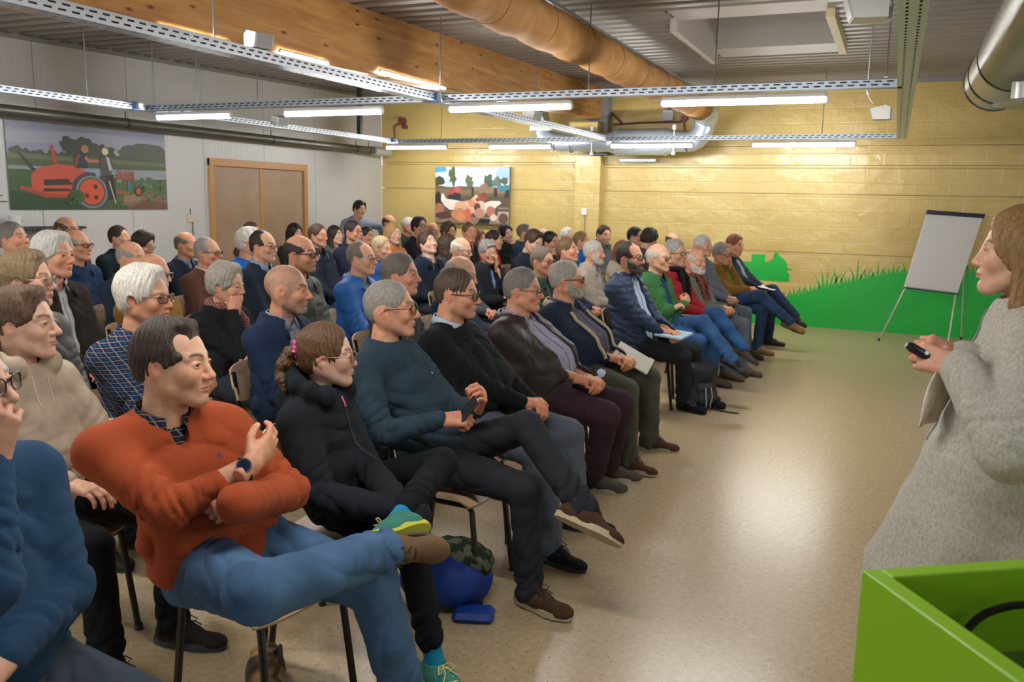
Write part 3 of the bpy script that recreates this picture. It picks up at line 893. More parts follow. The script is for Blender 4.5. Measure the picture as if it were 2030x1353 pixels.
    for s, S in (('R', shR), ('L', shL)):
        w, pole, hd, hn, hpz = A[s]
        e, w2 = ik(S, w, ua, fa, pole)
        arms[s] = (S, e, w2, nrm(hd), nrm(hn), hpz)
    # ---- legs
    tl, sl = P.get('leg', (0.43, 0.42))
    hipR = hip - Lf*0.095 - U*0.0; hipL = hip + Lf*0.095
    lp = P.get('legs', 'flat'); G = {}
    spread = P.get('spread', 0.15)
    az = 0.088
    fz = lambda f, l: np.array([*(np.array([hip[0], hip[1]]) + Fw[:2]*f + Lf[:2]*l), az])
    if lp == 'flat':
        G['R'] = (fz(0.43 + P.get('footR', 0.0), -spread), U + Fw*0.9 - Lf*0.25, Fw - Lf*0.15)
        G['L'] = (fz(0.43 + P.get('footL', 0.02), spread), U + Fw*0.9 + Lf*0.25, Fw + Lf*0.15)
    elif lp == 'crossR':     # right thigh over the left one
        G['L'] = (fz(0.40, 0.03), U + Fw*0.9, Fw)
        G['R'] = (hip + Fw*0.72 + Lf*0.10 + U*-0.16, U + Fw*0.2 - Lf*0.0, Fw*0.9 - U*0.28 + Lf*0.1)
    elif lp == 'crossL':
        G['R'] = (fz(0.40, -0.03), U + Fw*0.9, Fw)
        G['L'] = (hip + Fw*0.72 - Lf*0.10 + U*-0.16, U + Fw*0.2, Fw*0.9 - U*0.28 - Lf*0.1)
    elif lp == 'stand':
        G['R'] = (np.array([*(hip[:2] - Lf[:2]*0.10), az]), Fw, Fw - Lf*0.15); G['L'] = (np.array([*(hip[:2] + Lf[:2]*0.10), az]), Fw, Fw + Lf*0.15)
    for k, v in P.get('legset', {}).items(): G[k] = tuple(np.array(q, float) for q in v)
    legs = {}
    for s, S in (('R', hipR), ('L', hipL)):
        a, pole, toe = G[s]
        k, a2 = ik(S, a, tl, sl, pole)
        legs[s] = (S, k, a2, nrm(toe))
    # ---- root
    base = np.array([hip[0], hip[1], 0.0])
    root = thing('person', P['label'], 'person', tuple(base), group=P.get('group', 'seated audience'))
    loc = lambda V: V - base
    tone = np.array(P.get('tone', (0.56, 0.33, 0.235)))
    hairc = P.get('hair', (0.05, 0.035, 0.025)); kind = P.get('kind', 'man')
    # ---- body (skin): head, neck, trunk, arms and hands
    V, Fq = head_geo(kind, hres)
    C = head_color(V, tone, hairc, P.get('stubble', 0.0), P.get('buzz', 0.0), P.get('brow'), P.get('lips', 1.0))
    sc = np.array(P.get('hscale', (1, 1, 1)))*hs
    HV = (V*sc) @ HR.T + hc
    parts = [(HV, Fq, C)]
    # eyes
    if near < 2:
        n1, n2 = 14, 10
        for s in (1, -1):
            vs = []; cs = []
            for i in range(n2 + 1):
                th = math.pi*i/n2
                for j in range(n1):
                    ph = 2*math.pi*j/n1
                    vs.append((0.0745 + 0.0122*math.cos(th), s*0.0315 + 0.0122*math.sin(th)*math.cos(ph), 0.0005 + 0.0122*math.sin(th)*math.sin(ph)))
                    cs.append((0.012, 0.010, 0.010) if i < 1 else (P.get('iris', (0.09, 0.06, 0.04)) if i < 3 else (0.70, 0.66, 0.62)))
            fs = [(i*n1 + j, (i+1)*n1 + j, (i+1)*n1 + (j+1) % n1, i*n1 + (j+1) % n1) for i in range(n2) for j in range(n1)]
            parts.append(((np.array(vs)*sc) @ HR.T + hc, np.array(fs), np.array(cs)))
    # trunk under the clothes, reaching up into the neck
    g = Grid(np.min([hip, sh, shR, shL], 0) - 0.2, np.max([hip, sh, shR, shL], 0) + 0.2, max(bres, 0.012))
    g.sweep(pts, [(a - 0.016, b - 0.016) for a, b in wd], Ls, Fw, 0.02)
    g.clip_plane(hip + U*0.03, -U)
    g.cone(shR, shL, 0.035, 0.035, 0.05)
    g.cone(nb - U*0.05, nb + U*0.01, 0.052, 0.046, 0.03)
    TV, TF = g.mesh(); parts.append((TV, TF, np.tile(tone, (len(TV), 1))))
    for s in ('R', 'L'):
        S, e, w, hd, hn, hpz = arms[s]
        V, Fq = hand_geo(hpz, hdres)
        Vm = V.copy()
        ysg = 1.0
        if s == 'L': Vm[:, 1] *= -1; Fq = Fq[:, ::-1]
        hn2 = nrm(hn - hd*(hn @ hd)); hy_ = np.cross(hn2, hd)
        # right hand: +y is thumb side
        M = np.stack([hd, hy_, hn2], 1)
        hsz = P.get('handsz', 1.0)*1.02
        Vw = (Vm*hsz) @ M.T + w + hd*0.02
        parts.append((Vw, Fq, hand_color(V, tone)))
        # forearm under the sleeve
        cf = P.get('cuff' + s, 0.0) > 0.1; sh_ = S + (e - S)*0.85
        mb = MB(); mb.tube([tuple(S), tuple(sh_), tuple(e + (w - e)*0.12), tuple(e + (w - e)*0.4), tuple(w + hd*0.02)], [0.030, 0.028, 0.028, 0.037 if cf else 0.026, 0.0265 if cf else 0.022], 14)
        f4 = [f for f in mb.f if len(f) == 4]
        parts.append((np.array(mb.v), np.array(f4), np.tile(tone, (len(mb.v), 1))))
    VV = []; FF = []; CC = []; nB = 0
    for (v, f, c) in parts:
        VV.append(v); FF.append(f + nB); CC.append(c); nB += len(v)
    me = mesh_np('body', loc(np.concatenate(VV)), np.concatenate(FF), col=np.concatenate(CC), mats=[skin_mat()])
    link('body', me, root)
    # ---- hair
    st_ = P.get('hairstyle', 'short')
    if st_ != 'none':
        V, Fq = hair_geo(st_, (0.0030, 0.0042, 0.006)[near], seed % 3)
        link('hair', mesh_np('hair', loc((V*sc*np.array([1, 1.0, 1])) @ HR.T + hc), Fq, mats=[hair_mat(hairc)]), root)
    if P.get('beard'):
        V, Fq = beard_geo(P['beard'], (0.0026, 0.0038, 0.0055)[near], kind)
        link('beard', mesh_np('beard', loc((V*sc) @ HR.T + hc), Fq, mats=[hair_mat(P.get('beardc', hairc))]), root)
    if P.get('glasses'):
        gk, gc = P['glasses']
        me, ml = glasses_mesh(gk, gc)
        o = link('glasses', me, root)
        M = Matrix(np.array(HR*sc).tolist()).to_4x4(); M.translation = Vector(tuple(hc - base))
        o.matrix_local = M
        if near < 2: link('lenses', ml, o)
    # ---- top garment
    tk, tc = P.get('top', ('cloth', (0.05, 0.06, 0.1)))
    style = P.get('cut', 'crew')      # crew, vneck, jacket (open front), zip, hoodie
    ease = {'jacket': 0.020, 'puffer': 0.026, 'coat': 0.026, 'zip': 0.012, 'hoodie': 0.020}.get(style, 0.011)
    lo = np.min([hip, sh, shR, shL, arms['R'][1], arms['L'][1], arms['R'][2], arms['L'][2]], 0) - 0.17
    hi = np.max([hip, sh, shR, shL, arms['R'][1], arms['L'][1], arms['R'][2], arms['L'][2], nb], 0) + 0.15
    lo[2] = max(lo[2], 0.36)
    if P.get('long'): lo = np.minimum(lo, hip - 0.36); hi = np.maximum(hi, np.array([hip[0] + 0.36, hip[1] + 0.36, hi[2]])); lo[2] = P['long'] - 0.05
    ph = seed*1.7
    fa_ = P.get('folds', 1.0)*(1.0 if near < 2 else 1.0)
    def torso_disp(X, Y, Z):
        x, y, z = X - hip[0], Y - hip[1], Z - hip[2]
        u = x*Ls[0] + y*Ls[1]; v = x*Fw[0] + y*Fw[1]
        t = z / max(H, 0.1)
        w = np.exp(-((t - 0.18)/0.20)**2) + 0.35 + 0.5*np.exp(-((t - 0.75)/0.12)**2)
        n = 0.55 - np.abs(np.sin(z*24 + 11*np.abs(u) + 2.3*np.sin(u*11 + z*8 + ph) + 1.6*np.sin(v*15 + z*12 - ph)))**0.7
        n2 = 0.5 - np.abs(np.sin(u*16 - z*22 + ph + 1.9*np.sin(z*17 + u*9)))**0.7
        n3 = 0.5 - np.abs(np.sin(z*61 + u*23 + 2.1*np.sin(u*27 + ph) + 1.7*np.sin(z*31 - v*21)))**0.6
        return (0.0125*n + 0.0080*n2 + 0.0030*n3)*w*fa_
    def quilt(p, e):
        return
    g = Grid(lo, hi, bres)
    tp = list(pts); twd = list(wd)
    tp[0] = hip - U*0.015 - Fw*0.0
    if P.get('untuck', 0): tp[0] = hip - U*0.05
    g.sweep(tp, twd, Ls, Fw, 0.02, grow=ease, disp=torso_disp)
    if P.get('long'):
        zb = P['long']; q = hip.copy(); q[2] = zb
        mid = hip*0.5 + q*0.5
        def cd(X, Y, Z):
            a = np.arctan2((X - hip[0])*Lf[0] + (Y - hip[1])*Lf[1], (X - hip[0])*Fw[0] + (Y - hip[1])*Fw[1])
            return 0.012*np.sin(a*7 + 1.5*np.sin(Z*5) + ph)*np.clip((hip[2] + 0.15 - Z)/0.5, 0, 1)
        g.sweep([sp(0.35), hip + Fw*0.02, mid + Fw*0.06, q + Fw*0.11], [(0.175*bulk, 0.150), (0.205*bulk, 0.165), (0.225, 0.20), (0.25, 0.235)], Ls, Fw, 0.03, grow=ease, disp=cd)
    # shoulders
    for S in (shR, shL):
        g.cone(sp(0.90), S, 0.072*bulk**.5 + ease*0.5, 0.058*bulk**.5 + ease*0.5, 0.06)
        g.cone(nb - U*0.02, S + U*0.012, 0.050 + ease*0.4, 0.040 + ease*0.4, 0.05)
    ab = bulk**0.6
    for s in ('R', 'L'):
        S, e, w, hd, hn, hpz = arms[s]
        A_ = 0.0080*fa_
        cuff = P.get('cuff' + s, 0.0)
        w_ = e + (w - e)*(1 - cuff) - nrm(w - e)*0.002
        puff = 0.012 if style == 'puffer' else 0.0
        g.cone(S, e, (0.063 + ease*0.6)*ab, (0.047 + ease*0.7)*ab*P.get('slv', 1), 0.030, fold=(A_, 2.3, ph, (0.95, 0.45)))
        g.cone(e, w_, (0.047 + ease*0.7)*ab*P.get('slv', 1), (0.031 + ease*0.6 + (0.016 if cuff < 0 else 0))*ab*(1 + (P.get('slv', 1) - 1)*0.5), 0.012, fold=(A_*1.1, 2.8, ph + 2, (0.02, 0.5)))
    if style == 'puffer':
        def q(X, Y, Z):
            return 0.008*np.abs(np.sin(math.pi*(Z - hip[2])/0.050))**0.6 - 0.005
        g.disp(lambda X, Y, Z: -q(X, Y, Z), 0.05)
    if style == 'hoodie':
        for t in np.linspace(-2.3, 2.3, 9):
            c = nb + (-Fs*math.cos(t)*0.098 + Ls*math.sin(t)*0.100) + Fs*0.022 + U*(0.032*math.cos(t) + 0.034)
            g.ell(c, (0.036, 0.036, 0.044), 0.020)
        g.ell(nb - Fs*0.105 - U*0.03, (0.05, 0.075, 0.065), 0.03)
    # neck opening
    nk = nb + U*0.030
    nr = HEADS[kind]['neck']*hs
    if style in ('crew', 'hoodie'): g.cone(nb - U*0.02 + Fs*0.012, nb + U*0.16 + Fs*0.03, nr + 0.006, nr + 0.022, 0.008, 's')
    elif style in ('turtle', 'zip', 'puffer'): 
        g.cone(nb - U*0.03, nb + U*0.035 + Fs*0.008, nr + 0.024, nr + 0.017, 0.02)
        g.cone(nb - U*0.02 + Fs*0.01, nb + U*0.16 + Fs*0.03, nr + 0.007, nr + 0.012, 0.006, 's')
        g.clip_plane(nb + U*0.042 - Fs*0.02, nrm(U - Fs*0.30))
    else: g.cone(nb - U*0.02 + Fs*0.012, nb + U*0.16 + Fs*0.03, nr + 0.012, nr + 0.03, 0.008, 's')
    if style == 'vneck': 
        g.cone(nb + Fs*0.05, sp(0.82) + Fs*0.13, 0.050, 0.008, 0.01, 's')
    op = P.get('open', 0.0)
    if style in ('jacket', 'coat', 'puffer') and op > 0:
        # open front: a wedge taken out of the jacket, shirt shows beneath
        a0 = sp(0.92) + Fs*0.10; b0 = sp(0.10) + Fw*(0.20 + belly)
        wt, wb = P.get('openw', (0.055, 0.06))
        g.cone(a0 + Fs*0.03, b0 + Fw*0.03, wt*op + 0.01, wb*op + 0.005, 0.006, 's', flat=(tuple(Fw), 2.4))
    g.clip_plane(hip - U*(0.085 if not P.get('untuck') else 0.12) if not P.get('long') else np.array([0, 0, P['long']]), -U)
    for s in ('R', 'L'):
        pass
    V, Fq = g.mesh()
    V, Fq = drop_small(V, Fq, 0.1) if near == 0 else (V, Fq)
    nm = P.get('topname', {'crew': 'sweater', 'vneck': 'sweater', 'jacket': 'jacket', 'puffer': 'padded_jacket', 'coat': 'coat', 'zip': 'zip_sweater', 'hoodie': 'hooded_sweater', 'turtle': 'sweater', 'shirt': 'shirt'}[style])
    top_o = link(nm, mesh_np(nm, loc(V), Fq, mats=[fabric(tk, tc)]), root)
    TOPV, TOPF = V, Fq
    if style in ('jacket', 'puffer', 'zip', 'coat') and op == 0 and near < 2:
        seam_line('front_zip', TOPV, TOPF, [sp(t) for t in np.linspace(0.98, 0.12, 14)], Fs, 0.004, mat('zip', mul(tc, 0.35) if sum(tc) > 0.1 else (0.10, 0.10, 0.11), 0.5), root, base)
    if op > 0 and P.get('lapelc') and near < 2:
        for sg in (-1, 1):
            seam_line('jacket_edge', TOPV, TOPF, [sp(t) + Ls*sg*(0.085 + 0.03*(0.9 - t)) for t in np.linspace(0.90, 0.25, 12)], Fs, 0.013, fabric(P.get('lapelk', tk), P['lapelc']), root, base, 0.0)
    # ---- under shirt
    if P.get('scarf'):
        ck, cc = P['scarf']; mb = MB()
        mb.tube([tuple(nb + U*(0.030 + 0.012*math.cos(a)) + Fs*(0.012 - math.cos(a)*(nr + 0.026)) + Ls*math.sin(a)*(nr + 0.030) - base) for a in np.linspace(0, 2*math.pi, 25)[:-1]], [0.024 + 0.004*math.sin(i*1.7) for i in range(24)], 10, closed=True)
        for sg in (-1, 1):
            mb.tube([tuple(nb + U*0.02 + Fs*(nr + 0.035) + Ls*sg*0.02 - base)] + [tuple(sp(t) + Fw*(0.150 + belly*(1 - abs(t - .4))) + Ls*sg*0.045 - base) for t in (0.85, 0.65, 0.45)], [0.02, 0.024, 0.022, 0.02], 8)
        mb.build('scarf', fabric(ck, cc), root, True)
    if P.get('shirt') and style == 'vneck':
        g = Grid(np.min([hip, sh], 0) - 0.28, np.max([hip, sh], 0) + 0.28, max(bres, 0.008))
        g.sweep(pts, [(a*0.97, b_*0.97) for a, b_ in wd], Ls, Fw, 0.02)
        g.cone(nb - U*0.04, nb + U*0.028 + Fs*0.006, nr + 0.014, nr + 0.008, 0.03)
        g.cone(nb - U*0.0 + Fs*0.01, nb + U*0.16 + Fs*0.03, nr + 0.003, nr + 0.010, 0.006, 's')
        g.clip_plane(sp(0.6), -lean)
        V, Fq = g.mesh()
        link('shirt', mesh_np('shirt', loc(V), Fq, mats=[fabric(*P['shirt'])]), root)
    if P.get('shirt'):
        sk, scol = P['shirt']
        if style in ('jacket', 'coat', 'puffer') and op > 0:
            g = Grid(np.min([hip, sh], 0) - 0.28, np.max([hip, sh], 0) + 0.28, max(bres*0.9, 0.007))
            g.sweep(pts, wd, Ls, Fw, 0.02, grow=0.006, disp=lambda X, Y, Z: torso_disp(X, Y, Z)*0.6)
            g.cone(sp(0.93) - Ls*0.10, sp(0.93) + Ls*0.10, 0.052, 0.052, 0.05)
            g.cone(nb - U*0.02 + Fs*0.012, nb + U*0.16 + Fs*0.03, nr + 0.004, nr + 0.02, 0.008, 's')
            g.clip_plane(hip - U*0.03, -U)
            V, Fq = g.mesh()
            link('shirt', mesh_np('shirt', loc(V), Fq, mats=[fabric(sk, scol)]), root)
            if near < 2:
                seam_line('button_placket', V, Fq, [sp(t) for t in np.linspace(0.92, 0.15, 14)], Fs, 0.0035, mat('placket', mul(scol, 0.55), 0.8), root, base)
        # collar: a folded band around the neck
        mb = MB(); n = 22
        rows = [(nr + 0.010, 0.030, 0), (nr + 0.013, 0.036, 0), (nr + 0.017, 0.030, 1), (nr + 0.030, -0.002, 2), (nr + 0.024, 0.000, 2)]
        vs = []
        for (rr, zz, kk) in rows:
            for i in range(n):
                t = -math.pi + 0.32 + (2*math.pi - 0.64)*i/(n - 1)   # gap at the front
                fr = math.cos(t)                        # +1 back, -1 front
                a = t
                pz = zz + 0.010*fr - (0.020 if fr < 0 else 0)*abs(fr)
                if kk == 2 and abs(t) > 2.2: pz -= 0.022*(abs(t) - 2.2)/0.6; rr2 = rr + 0.006
                else: rr2 = rr
                c = nb + Fs*0.012 + U*(pz + 0.004) - Fs*math.cos(a)*rr2*1.02 + Ls*math.sin(a)*rr2*1.06
                vs.append(tuple(c))
        fs = []
        for k in range(len(rows) - 1):
            for i in range(n - 1): fs.append((k*n + i, k*n + i + 1, (k+1)*n + i + 1, (k+1)*n + i))
        mb.add(vs, fs)
        me = mesh_np('collar', loc(np.array(mb.v)), np.array(mb.f), mats=[fabric(sk, scol)])
        o = link('shirt_collar', me, root)
        sm = o.modifiers.new('t', 'SOLIDIFY'); sm.thickness = 0.003
    # jacket collar / lapels
    if style in ('jacket', 'coat', 'puffer') and P.get('lapel', True):
        lc = P.get('lapelc', tc); lk = P.get('lapelk', tk)
        vs = []; n = 18
        rows = [(nr + 0.026, 0.022), (nr + 0.034, 0.026), (nr + 0.058, -0.018), (nr + 0.046, -0.020)]
        for (rr, zz) in rows:
            for i in range(n):
                t = -math.pi + 0.55 + (2*math.pi - 1.10)*i/(n - 1)
                fr = math.cos(t)
                d = 0.0 if fr > 0 else abs(fr)
                c = nb + U*(zz + 0.012*fr - 0.075*d**1.5) - Fs*math.cos(t)*(rr + 0.035*d) + Ls*math.sin(t)*(rr*1.08 + 0.02*d)
                vs.append(tuple(c))
        fs = []
        for k in range(len(rows) - 1):
            for i in range(n - 1): fs.append((k*n + i, k*n + i + 1, (k+1)*n + i + 1, (k+1)*n + i))
        o = link('jacket_collar', mesh_np('collar', loc(np.array(vs)), np.array(fs), mats=[fabric(lk, lc)]), root)
        sm = o.modifiers.new('t', 'SOLIDIFY'); sm.thickness = 0.006
    # ---- trousers
    pk, pc = P.get('legsc', ('cloth', (0.03, 0.035, 0.045)))
    if not P.get('notrousers'):
        lo = np.min([hip, legs['R'][1], legs['L'][1], legs['R'][2], legs['L'][2]], 0) - 0.17
        hi = np.max([hip, legs['R'][1], legs['L'][1], legs['R'][2], legs['L'][2]], 0) + 0.15
        g = Grid(lo, hi, bres)
        g.sweep([hip - U*0.012, sp(0.18)], [(0.170*bulk, 0.120*bulk), (0.162*bulk + belly*.3, 0.114*bulk + belly*0.5)], Lf, Fw, 0.03)
        for s in ('R', 'L'):
            S, k, a, toe = legs[s]
            tb = bulk**0.7*P.get('legbulk', 1.0)
            A_ = 0.0078*fa_
            up = nrm(a - k); a_ = a - up*P.get('trcut', -0.018)
            g.cone(S - U*0.005, k, 0.092*tb, 0.068*tb, 0.04, fold=(A_, 2.4, ph + (1 if s == 'R' else 3), (0.0, 0.5)))
            g.cone(k, a_, 0.065*tb, 0.054*tb*P.get('hemw', 1.0), 0.018, fold=(A_*1.1, 2.7, ph + (4 if s == 'R' else 2), (0.9, 0.45)))
            g.clip_plane if False else None
        V, Fq = g.mesh()
        link('trousers', mesh_np('trousers', loc(V), Fq, mats=[fabric(pk, pc)]), root)
    if P.get('socks') is not None:
        for s in ('R', 'L'):
            S, k, a, toe = legs[s]; up = nrm(k - a)
            mb = MB(); mb.tube([tuple(a - up*0.03 - base), tuple(a + up*0.05 - base), tuple(a + up*P.get('sockh', 0.10) - base)], [0.033, 0.034, 0.037], 14)
            mb.build('sock', fabric('knit', P['socks']), root, True)
    sk_ = P.get('shoes', ('sneaker', (0.03, 0.025, 0.02), (0.05, 0.05, 0.05), (0.02, 0.02, 0.02)))
    for s in ('R', 'L'):
        S, k, a, toe = legs[s]
        if near == 2 and P.get('row', 9) > 2: 
            make_shoe(root, base, a, toe, nrm(k - a), sk_[0], sk_[1], sk_[2], None)
        else: make_shoe(root, base, a, toe, nrm(k - a), *sk_)
    return dict(TOPV=TOPV, TOPF=TOPF, root=root, base=base, hip=hip, hc=hc, HR=HR, arms=arms, legs=legs, Fw=Fw, Lf=Lf, sp=sp, nb=nb, Fs=Fs, Ls=Ls, P=P, yaw=yaw)
# ------------------------------------------------------------------ room shell
XL, XR, YB, YF = -8.06, 4.6, 12.59, -4.2
def ceil_z(y): return 3.07 + 0.0225*y
# floor
m, b = base_mat('vinyl_floor', lin('#a89372'), 0.30, spec=0.5)
n, l = nt(m)
v = tex_coord(n, l)
def ramp(src, els):
    r = n.new('ShaderNodeValToRGB')
    E_ = r.color_ramp.elements
    E_[0].position = els[0][0]; E_[0].color = (*els[0][1], 1); E_[1].position = els[-1][0]; E_[1].color = (*els[-1][1], 1)
    for (p, c) in els[1:-1]: q_ = E_.new(p); q_.color = (*c, 1)
    l.new(src, r.inputs['Fac']); return r.outputs['Color']
t1 = n.new('ShaderNodeTexNoise'); t1.inputs['Scale'].default_value = 38; t1.inputs['Detail'].default_value = 6; l.new(v, t1.inputs['Vector'])
vo = n.new('ShaderNodeTexVoronoi'); vo.inputs['Scale'].default_value = 55; l.new(v, vo.inputs['Vector'])
c1 = ramp(t1.outputs['Fac'], [(0.2, lin('#a6926f')), (0.5, lin('#b19d7c')), (0.8, lin('#bdab8a'))])
vo.voronoi_dimensions = '2D'
mr = n.new('ShaderNodeMapRange'); mr.inputs[1].default_value = 0.10; mr.inputs[2].default_value = 0.20; l.new(vo.outputs['Distance'], mr.inputs[0])
sc_ = n.new('ShaderNodeSeparateColor'); l.new(vo.outputs['Color'], sc_.inputs[0])
mm = n.new('ShaderNodeMath'); mm.operation = 'LESS_THAN'; mm.inputs[1].default_value = 0.88; l.new(sc_.outputs[0], mm.inputs[0])
mx2 = n.new('ShaderNodeMath'); mx2.operation = 'MAXIMUM'; l.new(mr.outputs[0], mx2.inputs[0]); l.new(mm.outputs[0], mx2.inputs[1])
mx = n.new('ShaderNodeMix'); mx.data_type = 'RGBA'; l.new(mx2.outputs[0], mx.inputs[0]); mx.inputs[6].default_value = (*lin('#6f6048'), 1); l.new(c1, mx.inputs[7])
l.new(mx.outputs[2], b.inputs['Base Color'])
b.inputs['Roughness'].default_value = 0.27
FLOORM = m
mb = MB(); mb.box((XL - 0.1, YF - 0.1, -0.12), (XR + 0.1, YB + 0.1, 0.0)); struct(mb.build('floor', FLOORM))

# white sandwich-panel wall on the left
m, b = base_mat('white_panel', lin('#c9cac9'), 0.42, spec=0.4)
n, l = nt(m); v = tex_coord(n, l)
w = n.new('ShaderNodeTexWave'); w.bands_direction = 'Y'; w.inputs['Scale'].default_value = 5.2; w.inputs['Detail'].default_value = 0; l.new(v, w.inputs['Vector'])
bp = n.new('ShaderNodeBump'); bp.inputs['Strength'].default_value = 0.35; bp.inputs['Distance'].default_value = 0.004
l.new(w.outputs['Fac'], bp.inputs['Height']); l.new(bp.outputs['Normal'], b.inputs['Normal'])
PANELM = m
wl = struct(thing('wall_left', 'white panel wall', 'wall')); del wl['label']; del wl['category']
D0, D1, DH = 8.56, 10.47, 2.08      # door opening
y = YF
while y < YB - 0.01:
    y2 = min(y + 1.15, YB)
    mb = MB(); g0 = 0.004
    segs = [(y + g0, y2 - g0, 0.0, 3.36)]
    if y2 > D0 and y < D1:
        segs = [(y + g0, y2 - g0, DH, 3.36)]
        if y < D0: segs.append((y + g0, min(y2, D0), 0, DH))
        if y2 > D1: segs.append((max(y, D1), y2 - g0, 0, DH))
    for a, c, z0, z1 in segs: mb.box((XL - 0.08, a, z0), (XL, c, z1))
    mb.build('wall_panel', PANELM, wl); y = y2
mb = MB(); mb.box((XL - 0.16, YF, 0), (XL - 0.082, YB, 3.6)); mb.build('wall_core', mat('panel_core', (0.25, 0.25, 0.25), 0.8), wl)

# yellow painted block wall at the back
m, b = base_mat('yellow_paint', lin('#d9c385'), 0.28, spec=0.5)
n, l = nt(m); v = tex_coord(n, l)
vary(m, b, lin('#bfa663'), lin('#cdb674'), 0.8, detail=3)
mp = n.new('ShaderNodeMapping'); mp.inputs['Rotation'].default_value = (math.radians(90), 0, 0); l.new(v, mp.inputs['Vector'])
br = n.new('ShaderNodeTexBrick'); br.inputs['Scale'].default_value = 1.0; br.inputs['Brick Width'].default_value = 0.40; br.inputs['Row Height'].default_value = 0.20
br.inputs['Mortar Size'].default_value = 0.012; br.inputs['Mortar Smooth'].default_value = 1.0; br.inputs['Bias'].default_value = 0
l.new(mp.outputs[0], br.inputs['Vector'])
t = n.new('ShaderNodeTexNoise'); t.inputs['Scale'].default_value = 5.5; t.inputs['Detail'].default_value = 3; l.new(v, t.inputs['Vector'])
ad = n.new('ShaderNodeMath'); ad.operation = 'MULTIPLY_ADD'; ad.inputs[1].default_value = -0.10; l.new(br.outputs['Fac'], ad.inputs[0]); l.new(t.outputs['Fac'], ad.inputs[2])
bp = n.new('ShaderNodeBump'); bp.inputs['Strength'].default_value = 0.55; bp.inputs['Distance'].default_value = 0.030
l.new(ad.outputs[0], bp.inputs['Height']); l.new(bp.outputs['Normal'], b.inputs['Normal'])
YELM = m
wb = struct(thing('wall_back', 'x', 'x')); del wb['label']; del wb['category']
zs = [0.0, 1.04, 1.85, 2.24, 2.50, 3.37]
for i in range(5):
    x = XL; k = 0
    while x < XR - 0.01:
        x2 = min(x + 3.2, XR)
        mb = MB(); d = 0.02 if i == 3 else 0.0
        mb.box((x + 0.0005, YB - 0.0 + (0.012 if i == 3 else 0), zs[i] + (0.003 if i else 0)), (x2 - 0.0005, YB + 0.12, zs[i+1] - 0.003))
        mb.build('wall_band', YELM, wb); x = x2
mb = MB(); mb.box((XL, YB + 0.1, 0), (XR, YB + 0.2, 3.5)); mb.build('wall_core', mat('wall_core', lin('#8f7c45'), 0.8), wb)
mb = MB(); mb.box((-4.50, YB - 0.16, 0), (-4.10, YB + 0.01, 2.37), bev=0.006); struct(mb.build('trim_1', YELM))   # pilaster
mb = MB(); mb.box((-4.30, YB - 0.20, 2.38), (-4.0, YB + 0.0, 3.36)); struct(mb.build('trim_2', mat('grey_steel_post', lin('#8f9496'), 0.5)))
mb = MB(); mb.box((-4.52, YB - 0.42, 2.66), (-4.08, YB - 0.01, 2.84)); struct(mb.build('trim_3', YELM))
# remaining walls
WM = mat('plain_white_wall', lin('#c4c2bc'), 0.6)
mb = MB(); mb.box((XR, YF, 0), (XR + 0.1, YB, 3.5)); struct(mb.build('wall_right', WM))
front = MB()
for (a, c, z0, z1) in [(XL, -6.2, 0, 3.5), (-6.2, 3.4, 0, 0.9), (-6.2, 3.4, 2.3, 3.5), (3.4, XR, 0, 3.5), (-3.2, -3.0, .9, 2.3), (0.1, 0.3, .9, 2.3)]: front.box((a, YF - 0.1, z0), (c, YF, z1))
struct(front.build('wall_front', WM))

# corrugated steel roof deck
CEILM, b = base_mat('painted_roof_deck', lin('#8d8780'), 0.45, spec=0.4)
ce = struct(thing('ceiling', 'x', 'x')); del ce['label']; del ce['category']
per = 0.22
def deck(y0, nrib, x0, x1, name='deck_sheet'):
    prof = []
    for i in range(nrib):
        a = y0 + i*per
        for (dy, dz) in [(0, 0), (0.105, 0), (0.120, 0.055), (0.205, 0.055)]: prof.append((a + dy, ceil_z(a + dy) + dz))
    prof.append((y0 + nrib*per - 0.001, ceil_z(y0 + nrib*per)))
    vs = [(x0, p[0], p[1]) for p in prof] + [(x1, p[0], p[1]) for p in prof]
    N = len(prof); fs = [(i, i+1, N+i+1, N+i) for i in range(N-1)]
    me = bpy.data.meshes.new(name); me.from_pydata(vs, [], fs); me.materials.append(CEILM)
    o = link(name, me, ce)
    sm = o.modifiers.new('t', 'SOLIDIFY'); sm.thickness = 0.003; sm.offset = 1
SK = (-1.86, -0.62, 7.62, 9.26)   # rooflight opening (x0, x1, y0, y1)
y = YF - 0.1; k = 0
while y < YB + 0.2:
    if y + 4*per > SK[2] and y < SK[3]:
        deck(y, 4, XL - 0.1, SK[0]); deck(y, 4, SK[1], XR + 0.1)
        # pieces north and south of the opening stay whole enough because the upstand covers the edge
    else: deck(y, 4, XL - 0.1, XR + 0.1)
    y += 4*per; k += 1
mb = MB(); mb.box((XL - 0.2, YF - 0.2, 3.62), (SK[0] - 0.1, YB + 0.3, 3.7)); mb.box((SK[1] + 0.1, YF - 0.2, 3.62), (XR + 0.2, YB + 0.3, 3.7)); mb.box((SK[0] - .1, YF - .2, 3.62), (SK[1] + .1, SK[2] - .4, 3.7)); mb.box((SK[0] - .1, SK[3] + .4, 3.62), (SK[1] + .1, YB + .3, 3.7))
mb.build('roof_board', mat('roof_board', lin('#55514c'), 0.8), ce)
